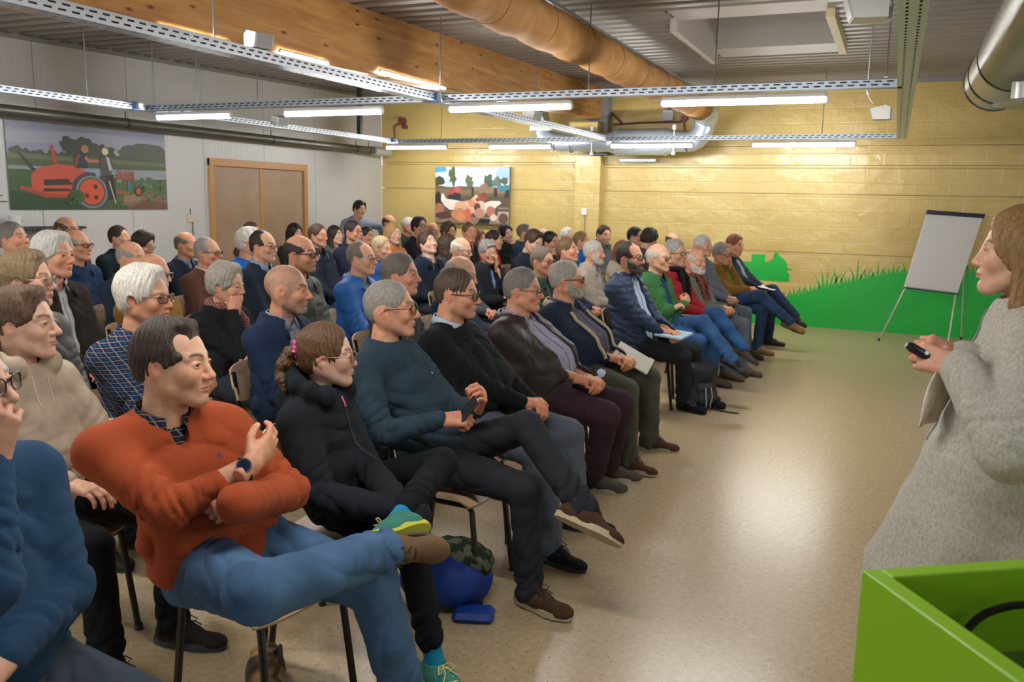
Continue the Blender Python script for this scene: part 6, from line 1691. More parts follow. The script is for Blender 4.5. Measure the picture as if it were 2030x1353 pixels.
  {'id': 11, 'key': 'F10', 'head': (-1.8, 8.601, 1.11), 'hs': 1.1, 'look': (-24, 4, 0), 'yaw': -18, 'lod': 2, 'label': 'white-bearded person in a grey-green jacket and plaid red scarf, grey corduroys', 'short': 'the white-bearded person with the plaid scarf', 'px': 1378, 'top': ('cloth', (0.15, 0.1683, 0.1221)), 'cut': 'jacket', 'open': 1.0, 'shirt': ('cloth', (0.1946, 0.1441, 0.1221)), 'scarf': ('plaid', (0.2623, 0.0232, 0.0212)), 'legsc': ('cloth', (0.107, 0.1329, 0.162)), 'hair': (0.4851, 0.4621, 0.4072), 'hairstyle': 'horseshoe', 'kind': 'man', 'beard': 'full', 'beardc': (0.5841, 0.5395, 0.4678), 'tone': (0.61, 0.295, 0.175), 'row': 1, 'hipf': 0.1, 'arms': 'lap', 'shoes': ('boot', (0.147, 0.107, 0.0648), (0.0452, 0.0343, 0.0212), None)},
  {'id': 12, 'key': 'F11', 'head': (-1.92, 9.559, 1.222), 'hs': 1.01, 'look': (-22, 0.8, 0.6), 'yaw': -18, 'lod': 2, 'label': 'grey-haired person in a slate-blue sweater behind the white-bearded one', 'short': 'the person in the slate-blue sweater', 'px': 1394, 'top': ('knit', (0.1095, 0.1195, 0.15)), 'cut': 'crew', 'shirt': ('cloth', (0.0423, 0.1022, 0.2542)), 'legsc': ('cloth', (0.1022, 0.1248, 0.15)), 'hair': (0.4851, 0.4621, 0.4072), 'hairstyle': 'short', 'tone': (0.48, 0.255, 0.155), 'row': 1, 'hipf': 0.1, 'arms': 'lap', 'shoes': ('dress', (0.0103, 0.0103, 0.0116), (0.015, 0.015, 0.018), None)},
  {'id': 13, 'key': 'F12', 'head': (-1.8, 10.063, 1.116), 'hs': 1.079, 'look': (-24, 8, 6), 'yaw': -18, 'lod': 2, 'label': 'person in a mustard-brown jacket resting the chin on one hand, leg crossed', 'short': 'the person in the mustard-brown jacket', 'px': 1431, 'top': ('cloth', (0.2051, 0.1022, 0.0194)), 'cut': 'jacket', 'open': 0.4, 'shirt': ('cloth', (0.0497, 0.3515, 0.0356)), 'legsc': ('denim', (0.0242, 0.0513, 0.1119)), 'hair': (0.2747, 0.2542, 0.2307), 'hairstyle': 'short', 'glasses': ('thick', (0.0513, 0.0144, 0.0232)), 'tone': (0.61, 0.295, 0.175), 'row': 1, 'hipf': 0.14, 'arms': 'chinL', 'legs': 'crossR', 'shoes': ('dress', (0.2542, 0.1441, 0.0545), (0.1022, 0.0612, 0.0296), None)},
  {'id': 14, 'key': 'F13', 'head': (-1.78, 10.814, 1.186), 'hs': 1.1, 'look': (-26, 10, 0), 'yaw': -15, 'lod': 2, 'label': 'person in a dark blazer at the far end of the front row, leg crossed', 'short': 'the person in the dark blazer at the row end', 'px': 1457, 'top': ('cloth', (0.0252, 0.0369, 0.0545)), 'cut': 'jacket', 'open': 0.8, 'shirt': ('cloth', (0.2542, 0.2918, 0.3813)), 'legsc': ('cloth', (0.0232, 0.0423, 0.0887)), 'hair': (0.1946, 0.0595, 0.0203), 'hairstyle': 'short', 'tone': (0.61, 0.295, 0.175), 'row': 1, 'hipf': 0.16, 'arms': 'lap', 'legs': 'crossL', 'shoes': ('dress', (0.0423, 0.0232, 0.0232), (0.015, 0.015, 0.018), None)},
  {'id': 15, 'key': 'A6', 'head': (-2.8, 2.033, 1.213), 'hs': 1.06, 'look': (26, 3, 0), 'yaw': 5, 'lod': 0, 'label': 'person in a cream hooded sweater sitting behind the navy sweater at the left', 'short': 'the person in the cream hooded sweater', 'px': 48, 'top': ('cloth', (0.4621, 0.3763, 0.2789)), 'cut': 'hoodie', 'legsc': ('cloth', (0.0116, 0.0123, 0.0144)), 'hair': (0.1022, 0.0545, 0.0296), 'hairstyle': 'quiff', 'kind': 'lean', 'tone': (0.68, 0.42, 0.3), 'row': 2, 'arms': 'thighs', 'legs': 'flat', 'hipf': 0.05},
  {'id': 16, 'key': 'A11', 'head': (-2.88, 2.648, 1.245), 'hs': 1.06, 'look': (16, 5, 0), 'yaw': 3, 'lod': 0, 'label': 'white-haired person in a navy and ochre checked shirt behind the orange sweater', 'short': 'the person in the checked shirt', 'px': 287, 'top': ('plaid', (0.0262, 0.0685, 0.1683)), 'cut': 'shirt', 'legsc': ('cloth', (0.1441, 0.1022, 0.0595)), 'hair': (0.624, 0.5906, 0.5089), 'hairstyle': 'full', 'kind': 'man', 'glasses': ('thin', (0.0423, 0.0423, 0.0423)), 'tone': (0.61, 0.295, 0.175), 'row': 2, 'arms': 'crossed', 'hipf': 0.05, 'bulk': 1.05},
  {'id': 17, 'key': 'A15', 'head': (-2.78, 3.461, 1.211), 'hs': 1.06, 'look': (24, 6, 0), 'yaw': 4, 'lod': 1, 'label': 'bald bearded person in a navy jacket over a grey zip sweater, second row', 'short': 'the bald person in the navy jacket', 'px': 570, 'top': ('cloth', (0.016, 0.0296, 0.0685)), 'cut': 'jacket', 'open': 1.0, 'openw': (0.06, 0.05), 'shirt': ('cloth', (0.2747, 0.2961, 0.3419)), 'legsc': ('cloth', (0.0168, 0.0194, 0.0252)), 'hair': (0.147, 0.1221, 0.1022), 'hairstyle': 'none', 'buzz': 0.45, 'brow': (0.0423, 0.0252, 0.016), 'kind': 'lean', 'stubble': 0.55, 'tone': (0.61, 0.295, 0.175), 'row': 2, 'arms': 'lap', 'hipf': 0.04},
  {'id': 18, 'key': 'B16', 'head': (-2.8, 4.59, 1.206), 'hs': 1.1, 'look': (12, 3, 0), 'yaw': 3.6, 'lod': 1, 'label': 'person in a dark grey jacket behind the teal sweater', 'short': 'the person in the dark grey jacket', 'px': 795, 'top': ('cloth', (0.0452, 0.0513, 0.0561)), 'cut': 'jacket', 'open': 0.3, 'shirt': ('cloth', (0.3515, 0.3712, 0.3916)), 'hair': (0.147, 0.1221, 0.0976), 'hairstyle': 'short', 'kind': 'lean', 'tone': (0.61, 0.295, 0.175), 'row': 2, 'arms': 'lap'},
  {'id': 19, 'key': 'R2g', 'head': (-2.82, 5.455, 1.145), 'hs': 1.1, 'look': (8, 14, 0), 'yaw': 3.6, 'lod': 1, 'label': 'balding person in a navy top with a sand-coloured coat, behind the black sweater', 'short': 'the person with the sand-coloured coat', 'px': 915, 'top': ('cloth', (0.016, 0.0331, 0.0685)), 'cut': 'jacket', 'lapelc': (0.3968, 0.2623, 0.1119), 'open': 0.0, 'hair': (0.2747, 0.2542, 0.2307), 'hairstyle': 'horseshoe', 'buzz': 0.3, 'tone': (0.61, 0.295, 0.175), 'row': 2, 'arms': 'lap'},
  {'id': 20, 'key': 'R2h', 'head': (-2.82, 7.02, 1.149), 'hs': 1.061, 'look': (-14, 2, 0), 'yaw': -6.3, 'lod': 1, 'label': 'person in a dark green jacket with dark glasses, behind the leather jacket', 'short': 'the person in the dark green jacket', 'px': 1076, 'top': ('cloth', (0.0232, 0.0513, 0.0319)), 'cut': 'jacket', 'open': 0.5, 'shirt': ('cloth', (0.1022, 0.1144, 0.1329)), 'hair': (0.147, 0.1195, 0.0908), 'hairstyle': 'short', 'glasses': ('thick', (0.015, 0.015, 0.018)), 'tone': (0.61, 0.295, 0.175), 'row': 2},
  {'id': 21, 'key': 'C15', 'head': (-2.85, 7.726, 1.212), 'hs': 1.0, 'look': (0, -6, 0), 'yaw': 0.0, 'lod': 2, 'label': 'brown-haired person in a navy jacket leaning beside the dark green jacket', 'short': 'the person in the navy jacket, second row', 'px': 1125, 'top': ('cloth', (0.0194, 0.0284, 0.0513)), 'cut': 'jacket', 'open': 0.0, 'hair': (0.1441, 0.0782, 0.0356), 'hairstyle': 'short', 'tone': (0.61, 0.295, 0.175), 'row': 2},
  {'id': 22, 'key': 'C17', 'head': (-2.8, 8.388, 1.164), 'hs': 1.02, 'look': (2, 6, 0), 'yaw': 0.9, 'lod': 2, 'label': 'white-bearded person in a cream jacket and pale shirt, second row', 'short': 'the person in the cream jacket', 'px': 1178, 'top': ('cloth', (0.4508, 0.402, 0.3231)), 'cut': 'jacket', 'open': 0.9, 'shirt': ('cloth', (0.4851, 0.5271, 0.5647)), 'legsc': ('denim', (0.1022, 0.1779, 0.2789)), 'hair': (0.4851, 0.4621, 0.4072), 'hairstyle': 'short', 'beard': 'full', 'beardc': (0.552, 0.5149, 0.4452), 'tone': (0.66, 0.36, 0.225), 'row': 2},
  {'id': 23, 'key': 'C19', 'head': (-2.85, 9.607, 1.118), 'hs': 1.0, 'look': (30, 20, 0), 'yaw': 3.6, 'lod': 2, 'label': 'brown-haired person in a cream knitted sweater bending behind the quilted jacket', 'short': 'the person in the cream knitted sweater', 'px': 1236, 'top': ('knit', (0.4851, 0.4342, 0.3325)), 'cut': 'crew', 'hair': (0.1946, 0.0887, 0.0395), 'hairstyle': 'bob', 'kind': 'woman', 'tone': (0.68, 0.42, 0.3), 'row': 2},
  {'id': 24, 'key': 'C20', 'head': (-3.02, 10.695, 1.255), 'hs': 1.0, 'look': (-8, 4, 0), 'yaw': -3.6, 'lod': 2, 'label': 'dark-haired person with heavy glasses behind the quilted navy jacket', 'short': 'the dark-haired person with heavy glasses', 'px': 1260, 'top': ('cloth', (0.0423, 0.0319, 0.0296)), 'cut': 'crew', 'hair': (0.0086, 0.0065, 0.0048), 'hairstyle': 'short', 'glasses': ('thick', (0.015, 0.015, 0.018)), 'tone': (0.54, 0.31, 0.195), 'row': 2},
  {'id': 25, 'key': 'C21', 'head': (-2.72, 10.268, 1.248), 'hs': 0.98, 'look': (60, 15, 0), 'yaw': 3.6, 'lod': 2, 'label': 'person with curly dark hair turned away behind the green jacket', 'short': 'the curly-haired person behind the green jacket', 'px': 1288, 'top': ('cloth', (0.0685, 0.0423, 0.0369)), 'cut': 'crew', 'hair': (0.0252, 0.0144, 0.0097), 'hairstyle': 'curly', 'tone': (0.54, 0.31, 0.195), 'row': 2},
  {'id': 26, 'key': 'C22', 'head': (-2.8, 11.826, 1.163), 'hs': 1.0, 'look': (-25, 2, 0), 'yaw': -11.2, 'lod': 2, 'label': 'bald person just showing above the red jacket', 'short': 'the bald person behind the red jacket', 'px': 1334, 'top': ('cloth', (0.0423, 0.0545, 0.0802)), 'cut': 'crew', 'hair': (0.0685, 0.0369, 0.0194), 'hairstyle': 'horseshoe', 'tone': (0.66, 0.36, 0.225), 'row': 2},
  {'id': 27, 'key': 'A5', 'head': (-3.62, 2.661, 1.275), 'hs': 1.08, 'look': (29, 4, 0), 'yaw': 6, 'lod': 0, 'label': 'person with streaked hair in a waxed grey jacket with brown collar, left side', 'short': 'the person in the waxed grey jacket', 'px': 55, 'top': ('leather', (0.0742, 0.0685, 0.0648)), 'cut': 'jacket', 'lapelc': (0.0331, 0.0176, 0.0116), 'open': 0.0, 'hair': (0.2051, 0.1384, 0.0685), 'hairstyle': 'swept', 'kind': 'woman', 'glasses': ('thin', (0.3, 0.3, 0.3)), 'tone': (0.66, 0.36, 0.225), 'row': 3},
  {'id': 28, 'key': 'A10', 'head': (-4.4, 4.129, 1.16), 'hs': 1.08, 'look': (12, 8, 0), 'yaw': 3.6, 'lod': 1, 'label': 'balding person in a mustard corduroy jacket behind the checked shirt', 'short': 'the person in the mustard corduroy jacket', 'px': 305, 'top': ('cloth', (0.2542, 0.1329, 0.0296)), 'cut': 'jacket', 'open': 0.0, 'hair': (0.4851, 0.4621, 0.4072), 'hairstyle': 'horseshoe', 'glasses': ('thin', (0.3, 0.3, 0.3)), 'tone': (0.61, 0.295, 0.175), 'row': 3, 'bulk': 1.15, 'arms': 'crossed'},
  {'id': 29, 'key': 'A14', 'head': (-3.62, 3.943, 1.15), 'hs': 1.05, 'look': (14, 10, 6), 'yaw': 4, 'lod': 1, 'label': 'grey-haired person in a black jacket and red-white scarf, fingers at the cheek', 'short': 'the person in black with the hand at the cheek', 'px': 449, 'top': ('cloth', (0.0123, 0.0137, 0.016)), 'cut': 'jacket', 'open': 0.6, 'shirt': ('cloth', (0.4621, 0.2542, 0.2384)), 'hair': (0.3712, 0.3325, 0.2789), 'hairstyle': 'full', 'kind': 'woman', 'tone': (0.66, 0.36, 0.225), 'row': 3, 'arms': 'chinR', 'scarf': ('plaid', (0.4342, 0.1441, 0.1384))},
  {'id': 30, 'key': 'B5', 'head': (-3.62, 4.656, 1.295), 'hs': 1.06, 'look': (12, 4, 0), 'yaw': 3.6, 'lod': 1, 'label': 'balding person in a dark green leather-look jacket with dark glasses', 'short': 'the person in the dark green leather jacket', 'px': 597, 'top': ('leather', (0.0242, 0.0331, 0.0242)), 'cut': 'jacket', 'open': 0.0, 'hair': (0.0252, 0.0144, 0.0097), 'hairstyle': 'horseshoe', 'glasses': ('thick', (0.0232, 0.0116, 0.0091)), 'stubble': 0.4, 'tone': (0.61, 0.295, 0.175), 'row': 3, 'bulk': 1.12},
  {'id': 31, 'key': 'B10', 'head': (-3.62, 5.379, 1.229), 'hs': 1.04, 'look': (8, 4, 0), 'yaw': 3.6, 'lod': 1, 'label': 'person in a bright blue outdoor jacket over a checked shirt', 'short': 'the person in the bright blue jacket', 'px': 718, 'top': ('nylon', (0.0137, 0.1144, 0.3916)), 'cut': 'jacket', 'open': 0.7, 'shirt': ('cloth', (0.2542, 0.2542, 0.2874)), 'hair': (0.1779, 0.1384, 0.1022), 'hairstyle': 'receding', 'glasses': ('thin', (0.3, 0.3, 0.3)), 'tone': (0.66, 0.36, 0.225), 'row': 3},
  {'id': 32, 'key': 'C5', 'head': (-3.6, 6.958, 1.222), 'hs': 0.95, 'look': (6, 12, 0), 'yaw': 2.7, 'lod': 2, 'label': 'white-haired balding person with dark glasses behind the sand-coloured coat', 'short': 'the white-haired person with dark glasses', 'px': 915, 'top': ('cloth', (0.0685, 0.0802, 0.0976)), 'cut': 'crew', 'hair': (0.624, 0.5906, 0.5089), 'hairstyle': 'horseshoe', 'glasses': ('thick', (0.015, 0.015, 0.018)), 'tone': (0.66, 0.36, 0.225), 'row': 3},
  {'id': 33, 'key': 'C7', 'head': (-3.6, 7.516, 1.178), 'hs': 0.95, 'look': (-32, 6, 4), 'yaw': -14.4, 'lod': 2, 'label': 'grey-haired person in a black jacket with blue collar, chin on the hand', 'short': 'the person in black with the blue collar', 'px': 967, 'top': ('cloth', (0.013, 0.016, 0.0194)), 'cut': 'jacket', 'open': 0.4, 'shirt': ('cloth', (0.1144, 0.2542, 0.4793)), 'hair': (0.2747, 0.2542, 0.2307), 'hairstyle': 'fringe', 'kind': 'woman', 'glasses': ('thin', (0.2, 0.2, 0.2)), 'tone': (0.66, 0.36, 0.225), 'row': 3, 'arms': 'chinL'},
  {'id': 34, 'key': 'C11', 'head': (-3.6, 8.679, 1.234), 'hs': 1.1, 'look': (-22, 26, 0), 'yaw': -9.9, 'lod': 2, 'label': 'young person in a dark sweater looking down', 'short': 'the young person looking down in a dark sweater', 'px': 1058, 'top': ('cloth', (0.0168, 0.0242, 0.0369)), 'cut': 'crew', 'hair': (0.0685, 0.0369, 0.0194), 'hairstyle': 'quiff', 'kind': 'lean', 'tone': (0.68, 0.42, 0.3), 'row': 3},
  {'id': 35, 'key': 'C13', 'head': (-3.62, 9.263, 1.21), 'hs': 1.03, 'look': (-20, 6, 10), 'yaw': -9.0, 'lod': 2, 'label': 'dark-haired person resting the face on one hand', 'short': 'the dark-haired person with the hand at the face', 'px': 1093, 'top': ('cloth', (0.0232, 0.0232, 0.0273)), 'cut': 'crew', 'hair': (0.0086, 0.0065, 0.0048), 'hairstyle': 'short', 'tone': (0.48, 0.255, 0.155), 'row': 3, 'arms': 'chinR'},
  {'id': 36, 'key': 'C16', 'head': (-3.6, 10.264, 1.194), 'hs': 0.95, 'look': (5, 4, 0), 'yaw': 2.2, 'lod': 2, 'label': 'person in a royal blue top beside the yellow pillar', 'short': 'the person in the royal blue top by the pillar', 'px': 1153, 'top': ('cloth', (0.0137, 0.1221, 0.4342)), 'cut': 'crew', 'hair': (0.2542, 0.147, 0.0595), 'hairstyle': 'ponytail', 'kind': 'woman', 'tone': (0.66, 0.36, 0.225), 'row': 3},
  {'id': 37, 'key': 'C18', 'head': (-3.6, 11.169, 1.234), 'hs': 1.1, 'look': (-38, 6, -4), 'yaw': -17.1, 'lod': 2, 'label': 'person in a grey hooded sweater before the yellow wall', 'short': 'the person in the grey hooded sweater', 'px': 1197, 'top': ('cloth', (0.107, 0.117, 0.1329)), 'cut': 'hoodie', 'hair': (0.0252, 0.0144, 0.0097), 'hairstyle': 'short', 'stubble': 0.3, 'tone': (0.66, 0.36, 0.225), 'row': 3},
  {'id': 38, 'key': 'A4', 'head': (-4.4, 3.412, 1.316), 'hs': 1.08, 'look': (10, 4, 0), 'yaw': 4, 'lod': 1, 'label': 'white-haired person in a dark brown fleece-collared jacket, white collar showing', 'short': 'the white-haired person in the brown jacket', 'px': 108, 'top': ('cloth', (0.0252, 0.0194, 0.016)), 'cut': 'jacket', 'open': 0.5, 'shirt': ('cloth', (0.4851, 0.5029, 0.5271)), 'hair': (0.5395, 0.521, 0.4564), 'hairstyle': 'full', 'tone': (0.61, 0.295, 0.175), 'row': 4, 'bulk': 1.1},
  {'id': 39, 'key': 'B3', 'head': (-4.42, 5.232, 1.294), 'hs': 1.0, 'look': (8, 4, 0), 'yaw': 3.6, 'lod': 1, 'label': 'person in a navy sweater with light blue collar, thin glasses', 'short': 'the person in the navy sweater with light blue collar', 'px': 523, 'top': ('knit', (0.016, 0.0232, 0.0395)), 'cut': 'vneck', 'shirt': ('cloth', (0.2582, 0.3613, 0.5647)), 'hair': (0.0252, 0.0144, 0.0097), 'hairstyle': 'receding', 'glasses': ('thin', (0.015, 0.015, 0.018)), 'tone': (0.66, 0.36, 0.225), 'row': 4},
  {'id': 40, 'key': 'B11', 'head': (-4.45, 6.946, 1.202), 'hs': 0.95, 'look': (-6, 8, 0), 'yaw': -2.7, 'lod': 2, 'label': 'pale-haired person in a blue and black jacket behind the grey-haired head', 'short': 'the pale-haired person in blue and black', 'px': 757, 'top': ('cloth', (0.0212, 0.0802, 0.2542)), 'cut': 'jacket', 'open': 0.4, 'shirt': ('cloth', (0.0123, 0.0144, 0.0194)), 'hair': (0.4621, 0.3515, 0.2016), 'hairstyle': 'short', 'tone': (0.66, 0.36, 0.225), 'row': 4},
  {'id': 41, 'key': 'C2', 'head': (-4.42, 7.777, 1.217), 'hs': 1.04, 'look': (-22, -14, 0), 'yaw': -9.9, 'lod': 2, 'label': 'young person in a navy coat with the head tilted back', 'short': 'the young person with head tilted back', 'px': 848, 'top': ('cloth', (0.0137, 0.0212, 0.0369)), 'cut': 'jacket', 'open': 0.3, 'shirt': ('cloth', (0.1441, 0.1746, 0.2384)), 'hair': (0.0685, 0.0369, 0.0194), 'hairstyle': 'full', 'tone': (0.68, 0.42, 0.3), 'row': 4},
  {'id': 42, 'key': 'C4', 'head': (-4.45, 8.287, 1.181), 'hs': 0.973, 'look': (20, 4, 0), 'yaw': 3.6, 'lod': 2, 'label': 'long-haired person in a grey jacket beside the navy coat', 'short': 'the long-haired person in grey', 'px': 889, 'top': ('cloth', (0.0723, 0.0844, 0.0931)), 'cut': 'crew', 'hair': (0.0685, 0.0369, 0.0194), 'hairstyle': 'shoulder', 'kind': 'woman', 'tone': (0.66, 0.36, 0.225), 'row': 4},
  {'id': 43, 'key': 'C6', 'head': (-4.88, 9.649, 1.272), 'hs': 1.05, 'look': (-38, 4, 4), 'yaw': -17.1, 'lod': 2, 'label': 'person in a dark jacket with hair swept back, facing the front', 'short': 'the dark-jacketed person facing the camera side', 'px': 931, 'top': ('cloth', (0.0194, 0.0176, 0.0232)), 'cut': 'jacket', 'open': 0.4, 'shirt': ('cloth', (0.0685, 0.0423, 0.0296)), 'hair': (0.1441, 0.0782, 0.0356), 'hairstyle': 'short', 'tone': (0.61, 0.295, 0.175), 'row': 4},
  {'id': 44, 'key': 'C8', 'head': (-4.45, 9.471, 1.199), 'hs': 0.98, 'look': (15, 8, 0), 'yaw': 3.6, 'lod': 2, 'label': 'dark-haired person in a bright red top', 'short': 'the person in the red top', 'px': 980, 'top': ('cloth', (0.4342, 0.0232, 0.0343)), 'cut': 'crew', 'hair': (0.0252, 0.0144, 0.0097), 'hairstyle': 'short', 'kind': 'child', 'tone': (0.66, 0.36, 0.225), 'row': 4, 'sw': 0.15, 'bulk': 0.85},
  {'id': 45, 'key': 'C9', 'head': (-4.86, 10.732, 1.228), 'hs': 0.95, 'look': (-30, 2, 24), 'yaw': -13.5, 'lod': 2, 'label': 'curly dark-haired person leaning sideways in a black top', 'short': 'the curly-haired person leaning sideways', 'px': 1004, 'top': ('cloth', (0.011, 0.013, 0.016)), 'cut': 'crew', 'hair': (0.0086, 0.0065, 0.0048), 'hairstyle': 'curly', 'tone': (0.68, 0.42, 0.3), 'row': 4},
  {'id': 46, 'key': 'C10', 'head': (-4.45, 10.425, 1.266), 'hs': 0.95, 'look': (10, -4, 0), 'yaw': 3.6, 'lod': 2, 'label': 'grey-templed person in a navy jacket with pale collar, before the yellow wall', 'short': 'the person in navy with the pale collar', 'px': 1041, 'top': ('cloth', (0.0203, 0.0395, 0.0685)), 'cut': 'jacket', 'lapelc': (0.0232, 0.0343, 0.0545), 'open': 0.3, 'shirt': ('cloth', (0.4621, 0.3916, 0.1878)), 'hair': (0.147, 0.1195, 0.0908), 'hairstyle': 'short', 'tone': (0.61, 0.295, 0.175), 'row': 4},
  {'id': 47, 'key': 'C12', 'head': (-4.45, 11.111, 1.186), 'hs': 0.98, 'look': (-20, 10, 0), 'yaw': -9.0, 'lod': 2, 'label': 'bald person hidden behind the dark-haired one near the wall', 'short': 'the bald person near the wall', 'px': 1079, 'top': ('cloth', (0.0685, 0.0578, 0.0513)), 'cut': 'crew', 'hair': (0.4851, 0.4621, 0.4072), 'hairstyle': 'horseshoe', 'tone': (0.68, 0.42, 0.3), 'row': 4},
  {'id': 48, 'key': 'C14', 'head': (-4.3, 11.639, 1.182), 'hs': 0.98, 'look': (-30, 8, 0), 'yaw': -13.5, 'lod': 2, 'label': 'white-haired person by the yellow wall left of the pillar', 'short': 'the white-haired person left of the pillar', 'px': 1125, 'top': ('cloth', (0.0452, 0.0578, 0.0802)), 'cut': 'crew', 'hair': (0.624, 0.5906, 0.5089), 'hairstyle': 'full', 'tone': (0.61, 0.295, 0.175), 'row': 4},
  {'id': 49, 'key': 'A9', 'head': (-5.25, 4.726, 1.19), 'hs': 1.06, 'look': (14, 8, 0), 'yaw': 3.6, 'lod': 1, 'label': 'balding person in a navy jacket behind the mustard corduroy jacket', 'short': 'the balding person in navy', 'px': 262, 'top': ('cloth', (0.0144, 0.0222, 0.0423)), 'cut': 'jacket', 'open': 0.0, 'hair': (0.2747, 0.2542, 0.2307), 'hairstyle': 'horseshoe', 'tone': (0.61, 0.295, 0.175), 'row': 5},
  {'id': 50, 'key': 'A13', 'head': (-5.2, 5.465, 1.199), 'hs': 1.06, 'look': (14, 3, 0), 'yaw': 3.6, 'lod': 1, 'label': 'person in a brown sweater with white collar and dark glasses', 'short': 'the person in the brown sweater', 'px': 413, 'top': ('knit', (0.1022, 0.0452, 0.0296)), 'cut': 'crew', 'shirt': ('cloth', (0.5776, 0.5776, 0.5906)), 'hair': (0.2747, 0.2542, 0.2307), 'hairstyle': 'receding', 'buzz': 0.2, 'glasses': ('thick', (0.015, 0.015, 0.018)), 'tone': (0.61, 0.295, 0.175), 'row': 5, 'bulk': 1.08},
  {'id': 51, 'key': 'B2', 'head': (-5.2, 5.971, 1.264), 'hs': 1.05, 'look': (36, 4, 0), 'yaw': 3.6, 'lod': 1, 'label': 'white-haired person in a royal blue sweater in front of the door', 'short': 'the person in the royal blue sweater', 'px': 495, 'top': ('cloth', (0.0116, 0.117, 0.5271)), 'cut': 'crew', 'hair': (0.5647, 0.5395, 0.4678), 'hairstyle': 'full', 'tone': (0.66, 0.36, 0.225), 'row': 5},
  {'id': 52, 'key': 'B6', 'head': (-5.3, 7.097, 1.29), 'hs': 0.95, 'look': (-2, 4, 0), 'yaw': -0.9, 'lod': 2, 'label': 'person in a navy jacket with pale lining and glasses, right of the door', 'short': 'the person in navy with the pale lining', 'px': 631, 'top': ('cloth', (0.016, 0.0232, 0.0395)), 'cut': 'jacket', 'open': 0.6, 'lapelc': (0.2542, 0.2789, 0.314), 'shirt': ('cloth', (0.0144, 0.016, 0.0194)), 'hair': (0.0685, 0.0369, 0.0194), 'hairstyle': 'short', 'glasses': ('thin', (0.015, 0.015, 0.018)), 'tone': (0.61, 0.295, 0.175), 'row': 5},
  {'id': 53, 'key': 'B8', 'head': (-5.3, 7.718, 1.313), 'hs': 0.975, 'look': (-4, 2, 0), 'yaw': -1.8, 'lod': 2, 'label': 'person in a dark purple-navy jacket with bold black glasses', 'short': 'the person in the purple-navy jacket', 'px': 701, 'top': ('cloth', (0.0194, 0.0212, 0.0513)), 'cut': 'jacket', 'open': 0.0, 'hair': (0.0252, 0.0144, 0.0097), 'hairstyle': 'short', 'glasses': ('thick', (0.015, 0.015, 0.018)), 'stubble': 0.25, 'tone': (0.61, 0.295, 0.175), 'row': 5},
  {'id': 54, 'key': 'B13', 'head': (-5.3, 8.521, 1.272), 'hs': 1.029, 'look': (-25, 4, 0), 'yaw': -11.2, 'lod': 2, 'label': 'blond person in an orange sweater', 'short': 'the blond person in orange', 'px': 780, 'top': ('knit', (0.5776, 0.1946, 0.0423)), 'cut': 'crew', 'hair': (0.4342, 0.2664, 0.1022), 'hairstyle': 'shoulder', 'kind': 'woman', 'tone': (0.68, 0.42, 0.3), 'row': 5},
  {'id': 55, 'key': 'C3', 'head': (-5.3, 9.881, 1.259), 'hs': 0.96, 'look': (-18, 4, 0), 'yaw': -8.1, 'lod': 2, 'label': 'dark curly-haired person with glasses under the chicken picture', 'short': 'the dark-haired person under the picture', 'px': 890, 'top': ('cloth', (0.0232, 0.0252, 0.0296)), 'cut': 'crew', 'hair': (0.0685, 0.0369, 0.0194), 'hairstyle': 'curly', 'stubble': 0.6, 'glasses': ('thin', (0.015, 0.015, 0.018)), 'tone': (0.66, 0.36, 0.225), 'row': 5},
  {'id': 56, 'key': 'C6b', 'head': (-5.35, 10.881, 1.143), 'hs': 0.96, 'look': (-10, 4, 0), 'yaw': -4.5, 'lod': 2, 'label': 'brown-haired person half hidden behind the dark jacket under the picture', 'short': 'the half-hidden brown-haired person', 'px': 950, 'top': ('cloth', (0.0273, 0.0296, 0.0395)), 'cut': 'crew', 'hair': (0.1441, 0.0782, 0.0356), 'hairstyle': 'bob', 'kind': 'woman', 'tone': (0.66, 0.36, 0.225), 'row': 5},
  {'id': 57, 'key': 'A1', 'head': (-6.1, 4.393, 1.312), 'hs': 1.06, 'look': (12, -6, 0), 'yaw': 3.6, 'lod': 1, 'label': 'grey-haired person in a black jacket with red trim at the far left', 'short': 'the person in black with red trim', 'px': 27, 'top': ('cloth', (0.011, 0.0116, 0.0144)), 'cut': 'jacket', 'lapelc': (0.1946, 0.0144, 0.0144), 'open': 0.0, 'hair': (0.159, 0.1441, 0.1221), 'hairstyle': 'short', 'tone': (0.61, 0.295, 0.175), 'row': 6},
  {'id': 58, 'key': 'A3', 'head': (-6.1, 4.949, 1.245), 'hs': 1.08, 'look': (12, 2, 0), 'yaw': 3.6, 'lod': 1, 'label': 'half-bald person in a dark blue jacket with black glasses', 'short': 'the half-bald person in dark blue', 'px': 154, 'top': ('cloth', (0.013, 0.0319, 0.0802)), 'cut': 'jacket', 'open': 0.0, 'hair': (0.2747, 0.2542, 0.2307), 'hairstyle': 'horseshoe', 'glasses': ('thick', (0.015, 0.015, 0.018)), 'tone': (0.61, 0.295, 0.175), 'row': 6},
  {'id': 59, 'key': 'A8', 'head': (-6.12, 5.639, 1.225), 'hs': 0.95, 'look': (18, 24, 0), 'yaw': 3.6, 'lod': 2, 'label': 'dark-haired person with round glasses looking down', 'short': 'the dark-haired person looking down', 'px': 284, 'top': ('cloth', (0.0252, 0.0273, 0.0343)), 'cut': 'crew', 'hair': (0.0252, 0.0144, 0.0097), 'hairstyle': 'full', 'glasses': ('thin', (0.015, 0.015, 0.018)), 'tone': (0.54, 0.31, 0.195), 'row': 6},
